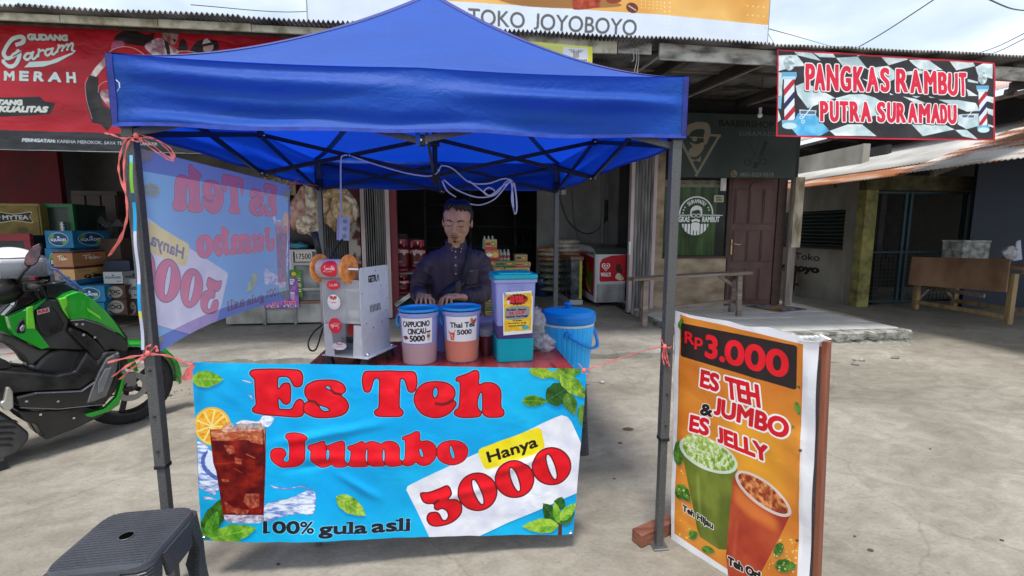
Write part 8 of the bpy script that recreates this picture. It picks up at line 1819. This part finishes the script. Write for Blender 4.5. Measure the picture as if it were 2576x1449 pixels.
# screws and sticker
for x, y in ((436, 546), (476, 606), (592, 715)): s_ = sl(x, y, .21); MB().lathe([(.008, -.002), (.008, .002), (.004, .004)], (s_[0], -.212, s_[1]), 12, axis=1).build('screw', M['chrome'], sc_, world=False)
s0, s1 = sl(215, 492, .177), sl(282, 456, .177); a = Vector((s0[0], -.1775, s0[1])); c = Vector((s1[0], -.1775, s1[1]-.02))
o = quad('sticker', a, c, c+Vector((-.002, 0, .028)), a+Vector((-.002, 0, .028)), imgmat('sticker_print', plain(90, 30, (.75, .72, .72), lambda c: words(c, 'RRS', (8,24), (82,24), (8,6), (.75,.1,.15), 2)), .4), None); o.parent = sc_
for pts in ([(402,524),(480,520),(570,546),(660,590)], [(110,1018),(330,1026),(500,1008),(600,998)], [(196,936),(460,926),(545,868)]):
    q = [sl(x, y, .218) for x, y in pts]; MB().tube([(x, -.2175 if pts[0][1] < 900 else -.236, z) for x, z in q], .0028, 6).build('seam', M['steel'], sc_, world=False)
for pts, off in (([(245,345),(262,395),(300,430)], .15), ([(205,350),(225,400),(215,450)], .14), ([(650,800),(690,850),(705,905),(720,900)], .10), ([(610,960),(690,930),(720,880)], .09)):
    MB().tube(curve3([(sl(x, y, off)[0], -off-.01, sl(x, y, off)[1]) for x, y in pts], 5), .005, 6).build('brake_hose', M['black'], sc_, world=False, smooth=True)
for x, y, o_ in ((470,545,.206), (540,620,.206), (655,720,.24), (230,1060,.165), (420,1080,.165), (150,985,.24), (330,985,.24), (60,760,.19)): s_ = sl(x, y, o_); MB().lathe([(.007, -.002), (.007, .002), (.004, .004)], (s_[0], -o_-.003, s_[1]), 12, axis=1).build('screw', M['chrome'], sc_, world=False)
o = quad('decal', *[(sl(x, y, .226)[0], -.2262, sl(x, y, .226)[1]) for x, y in ((500,470),(580,520),(570,500),(495,450))], M['lit_green_decal'], None); o.parent = sc_
# wheels
def wheel(x, r, w, nm, y=0.):
    b = MB(); pr = []
    for k in range(13): a = math.pi*(k/12)*1.16-.25; pr.append((r-w*.5+w*.5*math.sin(a), -w*.5*math.cos(a)))
    n = 48; V = []; F = []
    for i, (rr_, yy) in enumerate(pr):
        for k in range(n): t = 2*math.pi*k/n; V.append((x+rr_*math.cos(t), y+yy, r+rr_*math.sin(t)))
    for i in range(len(pr)-1):
        for k in range(n): F.append((i*n+k, i*n+(k+1) % n, (i+1)*n+(k+1) % n, (i+1)*n+k))
    b.add(V, F); W_ = b.build(nm, M['rubber'], sc_, world=False, smooth=True)
    b = MB(); V = []; F = []
    for (rr_, yy) in ((r-w*.62, -w*.42), (r-w*.78, -w*.38), (r-w*.80, w*.38), (r-w*.62, w*.42)):
        for k in range(n): t = 2*math.pi*k/n; V.append((x+rr_*math.cos(t), y+yy, r+rr_*math.sin(t)))
    for i in range(3):
        for k in range(n): F.append((i*n+k, i*n+(k+1) % n, (i+1)*n+(k+1) % n, (i+1)*n+k))
    b.add(V, F); b.build('rim', M['sblack'], W_, world=False)
    for k in range(5):
        t = 2*math.pi*k/5+.5; MB().bar((x+.03*math.cos(t), y, r+.03*math.sin(t)), (x+(r-w*.78)*math.cos(t+.15), y, r+(r-w*.78)*math.sin(t+.15)), .035, .02, up=(0, 1, 0)).build('spoke', M['sblack'], W_, world=False, bev=.004)
    MB().lathe([(.04, y-.05), (.04, y+.05)], (x, 0, r), 20, axis=1).build('wheel_hub', M['sgrey'], W_, world=False, bev=.004)
    dn = MB(); V = []; F = []
    for rr_, yy in ((.065, -.055), (.105, -.055), (.105, -.051), (.065, -.051)):
        for k in range(32): t = 2*math.pi*k/32; V.append((x+rr_*math.cos(t), y+yy, r+rr_*math.sin(t)))
    for i in range(4):
        for k in range(32): F.append((i*32+k, i*32+(k+1) % 32, ((i+1) % 4)*32+(k+1) % 32, ((i+1) % 4)*32+k))
    dn.add(V, F); dn.build('brake_disc', M['steel'], W_, world=False)
    for k in range(24): 
        t = 2*math.pi*k/24
        MB().bar((x+(r-.002)*math.cos(t), y-w*.30, r+(r-.004)*math.sin(t)), (x+(r+.001)*math.cos(t+.07), y+w*.0, r+(r+.001)*math.sin(t+.07)), .006, .002, up=(math.cos(t), 0, math.sin(t))).build('tread', M['black'], W_, world=False) if False else None
    return W_
wheel(0, .285, .115, 'front_wheel'); wheel(-1.33, .275, .13, 'rear_wheel')
for s_ in (-.075, .075): MB().tube([(0, s_, .285), (-.17, s_, .72)], .018, 10).build('fork', M['steel'], sc_, world=False, smooth=True)
MB().box(-.075, .02, -.10, -.06, .30, .40).build('caliper', pm('cast_grey', (.28, .28, .27), .4, .7), sc_, world=False, bev=.01); MB().bar((-.02, -.085, .36), (-.09, -.09, .48), .02, .03).build('caliper_bracket', M['steel'], sc_, world=False)
b = MB(); V = []; F = []
for i in range(15):
    t = math.radians(-12+150*i/14)
    for y, rr_ in ((-.072, .30), (-.05, .325), (0, .335), (.05, .325), (.072, .30)): V.append((rr_*math.cos(t), y, .285+rr_*math.sin(t)))
for i in range(14):
    for j in range(4): F.append((i*5+j, i*5+j+1, i*5+6+j, i*5+5+j))
o = MB().add(V, F).build('front_mudguard', M['green'], sc_, world=False, smooth=True, solid=.006)
panel('mudguard_flap', [(720,740),(745,725),(770,740),(792,815),(774,820),(735,775)], .075, M['green'], .02, bev=.004)
# handlebar, mirror, screen
hz_ = sl(240, 330, .0)
panel('handlebar_cover', [(18,500),(78,440),(110,345),(160,310),(235,310),(275,350),(262,395),(190,440),(100,485),(40,500)], .10, M['sgloss'], .08, bev=.02)
g0 = sl(200, 335, .33); gc = sl(200, 340, .0)
MB().tube([(gc[0]+.02, 0, gc[1]), (gc[0], -.14, gc[1]+.01), (g0[0], -.36, g0[1])], .012, 10).build('handlebar', M['sblack'], sc_, world=False, smooth=True)
MB().tube([(g0[0]+.005, -.22, g0[1]-.0), (g0[0], -.37, g0[1])], .020, 12).build('grip', M['rubber'], sc_, world=False, smooth=True); MB().box(g0[0]-.03, g0[0]+.05, -.22, -.14, g0[1]-.035, g0[1]+.03).build('switch_block', M['sblack'], sc_, world=False, bev=.012)
l1 = sl(375, 308, .30); MB().tube([(g0[0]+.04, -.2, g0[1]-.005), (l1[0]-.06, -.3, l1[1]), (l1[0], -.30, l1[1])], .007, 8).build('brake_lever', M['sblack'], sc_, world=False, smooth=True)
MB().tube([(gc[0]+.02, 0, gc[1]), (gc[0], .14, gc[1]+.01), (g0[0], .36, g0[1])], .012, 10).build('handlebar', M['sblack'], sc_, world=False, smooth=True)
P = [sl(x, y, .30) for x, y in ((134,196),(144,152),(182,104),(228,82),(240,98),(232,150),(210,198),(182,216),(146,216))]
mo = MB().prism(P, lambda x, z: (x, -.30, z), lambda x, z: (x+.01, -.275, z)).build('mirror', M['sgloss'], sc_, world=False, bev=.006, seg=3)
c = np.mean(np.array(P), 0); Q = [(c[0]+(x-c[0])*.86, c[1]+(z-c[1])*.86) for x, z in P]
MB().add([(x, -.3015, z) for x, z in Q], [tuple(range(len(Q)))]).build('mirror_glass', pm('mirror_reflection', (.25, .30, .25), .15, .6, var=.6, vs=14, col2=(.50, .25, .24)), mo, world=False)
m0, m1 = sl(132, 250, .28), sl(178, 206, .30); MB().tube([(m0[0]-.01, -.2, m0[1]-.06), (m0[0], -.28, m0[1]), (m1[0], -.29, m1[1])], .008, 8).build('mirror_stem', M['sblack'], sc_, world=False, smooth=True)
scr = [(262,228),(300,232),(345,268),(400,305),(440,335),(466,358),(400,352),(372,320),(330,302),(270,300)]
P = [sl(x, y, .02) for x, y in scr]
MB().prism(P, lambda x, z: (x-.0, -.09, z), lambda x, z: (x+.0, -.085, z)).build('wind_screen', pm('clear_screen', (.25, .27, .33), .08, alpha=.35, spec=.9, rv=0), sc_, world=False); 
MB().tube(curve3([(p[0], -.09, p[1]) for p in P[:6]], 4), .006, 6).build('screen_rim', pm('blue_rim', (.10, .18, .55), .3), sc_, world=False, smooth=True)
panel('dashboard', [(262,330),(330,300),(375,318),(460,358),(440,352),(380,374),(330,400),(270,398)], .14, M['sblack'], .1, bev=.02); panel('dash_green', [(272,378),(300,330),(330,322),(322,352),(290,376)], .135, M['green'], .03, bev=.006)
panel('dash_green', [(30,420),(40,396),(78,352),(84,362),(60,408)], .13, M['green'], .03, bev=.006)
g1, g2 = sl(0, 1300, .15), sl(40, 1385, .17); MB().bar((g1[0], -.15, g1[1]), (g2[0]-.02, -.17, .02), .03).build('centre_stand', M['sgrey'], sc_, world=False); MB().lathe([(.028, -.19), (.028, -.15)], (g2[0]-.02, 0, .028), 16, axis=1).build('stand_foot', M['rubber'], sc_, world=False)
# white helmet resting on the handlebar
hc = sl(85, 250, .06); hw = SC0+hd_*hc[0]-Vector((-rt_.x, -rt_.y, 0))*.06+Vector((0, 0, hc[1]))
hm_ = thing('helmet', 'white open face helmet with a clear visor hanging on the scooter handlebar', 'helmet', hw+Vector((-.02, 0, .015)), rz=SA-.75)
def shell(nm, m, r, k0, k1, cut, par, n=36, mm=18, sx=1.18, **kw):
    V = []; F = []; rows = [i for i in range(mm+1)]
    for i in rows:
        t = k0+(k1-k0)*i/mm
        for j in range(n): a = 2*math.pi*j/n; V.append((r*sx*math.sin(t)*math.cos(a), r*math.sin(t)*math.sin(a), r*math.cos(t)))
    for i in range(mm):
        for j in range(n):
            q = (i*n+j, (i+1)*n+j, (i+1)*n+(j+1) % n, i*n+(j+1) % n); cc_ = [sum(V[w][k] for w in q)/4 for k in range(3)]
            if not cut(*cc_): F.append(q)
    return MB().add(V, F).build(nm, m, par, world=False, smooth=True, **kw)
shell('shell', pm('white_helmet', (.78, .78, .80), .2, var=.03, coat=.8, rv=.03), .135, .02, 1.95, lambda x, y, z: x > .025 and z < .05, hm_, solid=.012)
shell('lining', M['dark'], .122, .02, 1.85, lambda x, y, z: False, hm_)
shell('visor', pm('clear_visor', (.35, .37, .42), .06, alpha=.40, spec=1., rv=0), .150, 1.05, 1.85, lambda x, y, z: x < .015, hm_, sx=1.25)
MB().tube([(.155*1.16*math.cos(a)*math.sin(1.05), .155*math.sin(a)*math.sin(1.05), .155*math.cos(1.05)) for a in np.linspace(-1.35, 1.35, 24)], .005, 6).build('visor_trim', pm('dark_trim', (.12, .13, .15), .3), hm_, world=False, smooth=True)
o = crumple(0, 0, 0, .10, .12, .09, M['sblack'], None, 'glove_bag', 4, .2, 20); q = sl(10, 350, .1); o.location = SC0+hd_*(q[0]-.03)+rt_*.12+Vector((0, 0, q[1])); tag(o, 'dark padded glove bag hanging on the scooter bar below the helmet', 'bag')
# paper on the floor behind
a = atz(20, 885, .124); tag(MB().hexa([(a[0]-.5, a[1]-.1, .123), (a[0]+.1, a[1]-.08, .123), (a[0]+.16, a[1]+.1, .123), (a[0]-.4, a[1]+.14, .123)], [(a[0]-.5, a[1]-.1, .128), (a[0]+.1, a[1]-.08, .128), (a[0]+.16, a[1]+.1, .128), (a[0]-.4, a[1]+.14, .128)]).build('floor_sheet', pm('white_red_sheet', (.55, .50, .50), .5, var=.3, vs=9, col2=(.6, .2, .2), lo=.6, hi=.65)), 'white printed sheet lying on the walkway behind the scooter seat', 'sheet')
# ================================================================= the drink seller
pr_ = thing('person', 'young man in a dark purple shirt looking down at his hands behind the stall', 'person', (-.03, 2.85, 0))
def remesh(name, build, m, par, vox, it=2, fac=.5):
    b = MB(); build(b); o = b.build(name, m, par, smooth=True)
    q = o.modifiers.new('r', 'REMESH'); q.mode = 'VOXEL'; q.voxel_size = vox; q.use_smooth_shade = True
    if it: s_ = o.modifiers.new('s', 'SMOOTH'); s_.iterations = it; s_.factor = fac
    return o
HM = Matrix.Translation(Vector((.000, 2.765, 1.470))) @ Matrix.Rotation(math.radians(-9), 4, 'Z') @ Matrix.Rotation(math.radians(3), 4, 'Y') @ Matrix.Rotation(math.radians(13), 4, 'X') @ Matrix.Diagonal((1.12, 1.06, .97, 1))
def H(x, y, z): return tuple(HM @ Vector((x, y, z)))
def skinm():
    m = pm('skin', (.50, .265, .155), .5, var=.10, vs=12, col2=(.60, .34, .21), bump=.05, bs=120); b = m.node_tree.nodes['Principled BSDF']; b.inputs['Subsurface Weight'].default_value = .12; b.inputs['Subsurface Radius'].default_value = (.012, .005, .003); b.inputs['Subsurface Scale'].default_value = 1.; return m
M['skin'] = skinm(); M['hair'] = pm('black_hair', (.005, .0045, .006), .55, var=.3, vs=60, bump=.5, bs=90, st=(1, 1, .3))
shL, shR = Vector((-.150, 2.885, 1.235)), Vector((.134, 2.88, 1.235))
elL, elR = Vector((-.240, 2.90, 1.050)), Vector((.150, 2.86, 1.040))
wrL, wrR = Vector((-.215, 2.66, 1.045)), Vector((.035, 2.66, 1.035))
def fingers(b, pts_list, r=.0078):
    for p in pts_list: b.tube(curve3(p, 3), [r*1.08]*(len(p)*3-5)+[r*.95, r*.8] if False else r, 8); b.ball(p[-1], (r, r, r), 8, 6); b.ball(p[0], (r*1.1,)*3, 8, 6)
def body(b):
    c0, b.M = b.M, HM
    b.ball((0, .012, .035), (.074, .092, .086), 24, 16); b.ball((0, -.022, -.020), (.0670, .062, .088), 24, 16); b.ball((0, -.030, -.052), (.0555, .054, .056), 20, 12); b.ball((0, -.050, -.088), (.034, .032, .026), 18, 12)
    for s in (-1, 1):
        b.ball((s*.034, -.056, -.030), (.026, .022, .026), 14, 10); b.ball((s*.028, -.073, .019), (.028, .011, .011), 14, 10); b.ball((s*.031, -.0715, -.002), (.0185, .0125, .0125), 14, 10); b.ball((s*.0115, -.095, -.040), (.0085, .009, .0075), 10, 8)
        b.ball((s*.075, .008, -.008), (.007, .017, .029), 12, 10)
    b.tube([(0, -.082, .018), (0, -.093, -.008), (0, -.108, -.034)], [.0095, .0105, .0135], 10); b.ball((0, -.104, -.036), (.0145, .012, .0105), 12, 8)
    b.ball((0, -.087, -.066), (.021, .010, .0055), 14, 8); b.ball((0, -.085, -.076), (.017, .010, .006), 14, 8); b.ball((0, -.076, -.060), (.030, .014, .020), 14, 8)
    b.M = None
    b.tube([H(0, .02, -.03), (-.008, 2.845, 1.36), (-.01, 2.875, 1.28)], [.050, .052, .062], 18)
    b.tube([(-.01, 2.89, 1.30), (-.01, 2.90, 1.15), (-.01, 2.90, .95), (-.01, 2.90, .85)], [.09, .115, .11, .12], 18)
    for s in (-1, 1): b.tube([(-.01+s*.08, 2.90, .88), (-.01+s*.09, 2.90, .48), (-.01+s*.09, 2.92, .08)], [.085, .055, .038], 14); b.ball((-.01+s*.09, 2.86, .045), (.04, .11, .04), 14, 8)
    for sh_, el, wr in ((shL, elL, wrL), (shR, elR, wrR)): b.tube([sh_+Vector((0, 0, -.03)), sh_.lerp(el, .5), el], [.034, .036, .034], 12); b.ball(el, (.036,)*3, 12, 8); b.tube([el, wr], [.036, .025], 12); b.ball(wr, (.027, .027, .022), 12, 8)
def handL(b):   # his right hand, fingers reaching down onto the cup
    pc = Vector((-.190, 2.585, 1.052)); b.tube([wrL, pc], [.024, .026], 12, flat=.8); b.ball(pc, (.038, .040, .020), 16, 10)
    k = [Vector((-.222, 2.560, 1.052)), Vector((-.200, 2.548, 1.058)), Vector((-.178, 2.546, 1.058)), Vector((-.158, 2.556, 1.052))]
    L_ = (.026, .032, .034, .030)
    fingers(b, [[q+Vector((0, .03, 0)), q+Vector((0, -.012, -.002)), q+Vector((.004*(i-1.5), -.030, -.004-l*.6)), q+Vector((.006*(i-1.5), -.030, -.014-l*1.25))] for i, (q, l) in enumerate(zip(k, L_))])
    fingers(b, [[Vector((-.160, 2.60, 1.046)), Vector((-.138, 2.575, 1.034)), Vector((-.136, 2.552, 1.012))]], .0092)
def handR(b):   # his left hand, curled over the bucket edge
    pc = Vector((-.045, 2.60, 1.048)); b.tube([wrR, pc+Vector((.02, .01, 0))], [.024, .027], 12, flat=.8); b.ball(pc, (.042, .038, .020), 16, 10)
    k = [Vector((-.080, 2.590, 1.046)), Vector((-.070, 2.566, 1.052)), Vector((-.050, 2.554, 1.054)), Vector((-.028, 2.552, 1.048))]
    L_ = (.026, .034, .034, .028)
    fingers(b, [[q+Vector((.03, .02, 0)), q+Vector((-.008, -.006, -.001)), q+Vector((-.022+.004*i, -.018, -.006-l*.55)), q+Vector((-.027+.005*i, -.018, -.012-l*1.2))] for i, (q, l) in enumerate(zip(k, L_))])
    fingers(b, [[Vector((-.055, 2.625, 1.040)), Vector((-.092, 2.605, 1.028)), Vector((-.108, 2.585, 1.010))]], .0092)
def whole(b): body(b); handL(b); handR(b)
bd = remesh('body', whole, M['skin'], pr_, .0042, 4, .5)
# hair: a full cap with an uneven fringe and sides
def hair(b):
    b.M = HM
    b.ball((0, .036, .036), (.0815, .088, .092), 26, 18); b.ball((0, .026, .066), (.073, .082, .062), 22, 14)
    rr = random.Random(5)
    for k in range(46):
        a = rr.uniform(-1.9, 1.9)+math.pi*1.5; x, y = .070*math.cos(a), .015+.085*math.sin(a); z = .110 if y < -.02 else .07
        b.tube(curve3([(x*.3, y*.3+.01, .128), (x*.74, y*.78, .118), (x*1.02, y*1.0, z-.008-rr.uniform(0, .028)*(1 if y < 0 else .2))], 3), [.012, .012, .011, .010, .008, .006, .003], 7)
    for s in (-1, 1):
        b.ball((s*.070, .012, .020), (.008, .030, .034), 12, 8)
remesh('hair', hair, M['hair'], pr_, .0038, 1, .4)
b = MB(); b.M = HM; b.ball((0, -.0835, -.1000), (.0070, .0030, .0065), 10, 6); b.ball((0, -.0935, -.0855), (.004, .002, .003), 8, 5); b.build('goatee', M['hair'], pr_, smooth=True)
b = MB(); b.M = HM; b.tube([(-.019, -.0935, -.0712), (0, -.0985, -.0700), (.019, -.0935, -.0712)], .0009, 5); b.build('mouth_line', M['hair'], pr_)
for s in (-1, 1):
    b = MB(); b.M = HM; b.tube(curve3([(s*.012, -.0885, .020), (s*.030, -.0865, .0285), (s*.050, -.0755, .022)], 4), [.0022, .0030, .0034, .0034, .0032, .0028, .0022, .0016, .0008], 7); b.build('eyebrow', M['hair'], pr_, smooth=True)
    b = MB(); b.M = HM; b.tube(curve3([(s*.018, -.0850, -.0035), (s*.031, -.0875, -.0062), (s*.045, -.0795, -.0025)], 4), .0013, 6); b.build('eyelash', M['hair'], pr_)
b = MB(); b.M = HM; b.tube(curve3([(s*q, y, z) for s, q, y, z in ((-1, .024, -.0865, -.0665), (-1, .015, -.0945, -.0595), (-1, .004, -.0975, -.0578), (1, .004, -.0975, -.0578), (1, .015, -.0945, -.0595), (1, .024, -.0865, -.0665))], 3), [.0005, .0010, .0014, .0018, .0021, .0021, .0018, .0015, .0015, .0018, .0021, .0021, .0018, .0014, .0010, .0005], 6); b.build('moustache', M['hair'], pr_, smooth=True)
b = MB(); b.M = HM; b.ball((0, -.0895, -.0675), (.0175, .0085, .0032), 14, 8); b.ball((0, -.0880, -.0745), (.0145, .0085, .0042), 14, 8); b.build('lips', pm('lips', (.22, .085, .07), .45), pr_, smooth=True)
# shirt
M['shirt'] = pm('dark_purple_shirt', (.036, .024, .042), .6, var=.2, vs=8, col2=(.060, .042, .068), bump=.8, bs=9, bd=.03, st=(1.6, 1, .45))
def shirt(b):
    P = [(.80, .160, .120), (.95, .155, .118), (1.08, .158, .120), (1.17, .165, .118), (1.235, .166, .106), (1.275, .145, .092), (1.305, .102, .078), (1.335, .064, .062)]
    V = []; F = []; n = 40
    for i, (z, rx, ry) in enumerate(P):
        for k in range(n):
            a = 2*math.pi*k/n; f = 1+.022*math.sin(k*1.9+z*17)+.016*math.sin(k*3.7-z*23); V.append((-.01+rx*f*math.cos(a), 2.895-.02*(z > 1.2)+ry*f*math.sin(a), z))
    for i in range(len(P)-1):
        for k in range(n): F.append((i*n+k, i*n+(k+1) % n, (i+1)*n+(k+1) % n, (i+1)*n+k))
    F += [tuple(range(n))[::-1], tuple((len(P)-1)*n+k for k in range(n))]; b.add(V, F)
    for sh_, el, wr, s in ((shL, elL, wrL, -1), (shR, elR, wrR, 1)):
        q = curve3([sh_+Vector((-s*.05, 0, .012)), sh_+Vector((s*.004, 0, -.01)), sh_.lerp(el, .5)+Vector((s*.022, -.005, .01)), el+Vector((s*.004, .0, -.006)), el.lerp(wr, .5)+Vector((0, 0, -.008)), wr], 7)
        nn_ = len(q); R = [(.064-.004*i/nn_*3+.004*math.sin(i*1.7)+.003*math.sin(i*2.9+s)) if i < nn_*.55 else (.058-.020*(i/nn_-.55)/.45+.0045*math.sin(i*2.1)) for i in range(nn_)]
        b.tube(q, R, 18)
        d = (wr-el).normalized(); b.tube([wr-d*.05, wr+d*.004], [.039, .037], 18)
remesh('shirt', shirt, M['shirt'], pr_, .0065, 3, .5)
def collar(b):
    n = 26; V = []; F = []
    for i in range(n+1):
        a = math.radians(-58+(360-64)*i/n)-math.pi/2+math.radians(90+0); a = math.radians(-90+24+(360-48)*i/n); 
        for r, z in ((.060, 1.325), (.059, 1.368), (.064, 1.368), (.066, 1.325)):
            V.append((-.010+r*math.cos(a), 2.868-.020*(z-1.325)/.043*0+r*1.02*math.sin(a)-.012*max(0, -math.sin(a)), z-.030*max(0, -math.sin(a))))
    for i in range(n):
        for k in range(4): F.append((4*i+k, 4*i+(k+1) % 4, 4*i+4+(k+1) % 4, 4*i+4+k))
    F += [(0, 1, 2, 3), (4*n+3, 4*n+2, 4*n+1, 4*n)]; b.add(V, F)
b = MB(); collar(b); b.build('collar', M['shirt'], pr_, smooth=False, bev=.002)
def front(x, z, off=0.):        # the shirt's front surface near the chest
    ry = np.interp(z, [.95, 1.08, 1.17, 1.235, 1.275, 1.305, 1.335], [.120, .122, .120, .108, .092, .078, .062]); rx = np.interp(z, [.95, 1.08, 1.17, 1.235, 1.275, 1.305], [.155, .158, .165, .166, .145, .102])
    k = max(.02, 1-((x+.01)/rx)**2); return Vector((x, 2.895-(.02 if z > 1.2 else .02*max(0, (z-1.1)/.1))-ry*math.sqrt(k)-.002-off, z))
sheet('placket', lambda u, v: front(-.030+.032*u, 1.0+.315*v, .0015+.001), 3, 24, M['shirt'], pr_)
M['button'] = pm('pearl_button', (.62, .60, .62), .3)
for z in (1.295, 1.262, 1.215, 1.165, 1.11): MB().ball(front(-.013, z, .005), (.0042, .002, .0042), 10, 6).build('button', M['button'], pr_, smooth=True)
for x, z in ((-.036, 1.322), (-.034, 1.308), (.022, 1.318), (.018, 1.300)): MB().ball(front(x, z-.006, .014), (.0034, .002, .0034), 8, 6).build('button', M['button'], pr_, smooth=True)
sheet('pocket', lambda u, v: front(.045+.085*u, 1.09+.10*v, .0045), 8, 8, M['shirt'], pr_, solid=.003); sheet('pocket_tag', lambda u, v: front(.055+.035*u, 1.176+.007*v, .008), 3, 1, pm('grey_tag', (.12, .11, .13), .5), pr_)
for x, y, z in ((wrR.x-.00, wrR.y-.034, wrR.z+.012), (wrR.x+.028, wrR.y-.010, wrR.z+.012)): MB().ball((x, y, z), (.004, .003, .004), 8, 6).build('button', M['button'], pr_, smooth=True)
# sling bag: strap from his left shoulder across to the waist
bagt = thing('sling_bag', 'dark brown sling bag worn across the man\'s chest', 'bag', (-.05, 2.78, 1.06)); M['strap'] = pm('dark_navy_strap', (.008, .012, .022), .6, var=.2, vs=60); M['bagb'] = pm('brown_bag_cloth', (.045, .030, .025), .6, var=.3, vs=14, bump=.3, bs=60)
path = [(.075, 1.305), (.068, 1.26), (.055, 1.20), (.038, 1.14), (.018, 1.09), (-.01, 1.06)]
def strap(u, v):
    k = v*(len(path)-1); i = min(len(path)-2, int(k)); f = k-i; x = path[i][0]*(1-f)+path[i+1][0]*f; z = path[i][1]*(1-f)+path[i+1][1]*f; return front(x+(-.017+.034*u), z+(.004-.008*u), .008)
sheet('strap', strap, 4, 30, M['strap'], bagt, solid=.003)
b = MB(); b.tube([front(.065, 1.30, .004), Vector((.075, 2.86, 1.335)), Vector((.07, 2.95, 1.32))], .012, 8, flat=.4); b.build('strap_back', M['strap'], bagt, smooth=True)
b = MB(); q = curve3([front(.030, 1.115, .02), front(-.02, 1.085, .035), front(-.075, 1.050, .045), front(-.125, 1.015, .035)], 6); nn_ = len(q); b.tube(q, [.014+.032*math.sin(math.pi*min(1, (i+2)/nn_)) for i in range(nn_)], 16, flat=.7); b.build('pouch', M['strap'], bagt, smooth=True)
b = MB(); b.hexa([front(-.022, 1.02, .085), front(.022, 1.02, .085), front(.022, 1.02, .03), front(-.022, 1.02, .03)], [front(-.018, 1.115, .075), front(.012, 1.135, .065), front(.012, 1.135, .02), front(-.018, 1.115, .02)]); b.build('front_pocket', M['bagb'], bagt, bev=.008, seg=3)
b = MB(); b.tube(curve3([front(.02, 1.110, .046), front(-.03, 1.078, .068), front(-.085, 1.042, .076)], 6), .0022, 6); b.build('zip', pm('grey_zip', (.16, .15, .14), .5), bagt, smooth=True)
MB().tube([(-.01, 2.90, .86), (-.01, 2.90, .80)], [.13, .14], 20).build('belt', M['dark'], pr_)
def trousers(b):
    b.tube([(-.01, 2.90, .90), (-.01, 2.90, .80)], [.135, .140], 20)
    for s in (-1, 1): b.tube([(-.01+s*.075, 2.90, .84), (-.01+s*.09, 2.90, .48), (-.01+s*.09, 2.92, .09)], [.098, .075, .060], 16)
remesh('trousers', trousers, pm('dark_trousers', (.02, .022, .03), .8), pr_, .012, 2)
for s in (-1, 1): MB().ball((-.01+s*.09, 2.86, .04), (.048, .125, .04), 16, 8).build('shoe', M['black'], pr_, smooth=True)
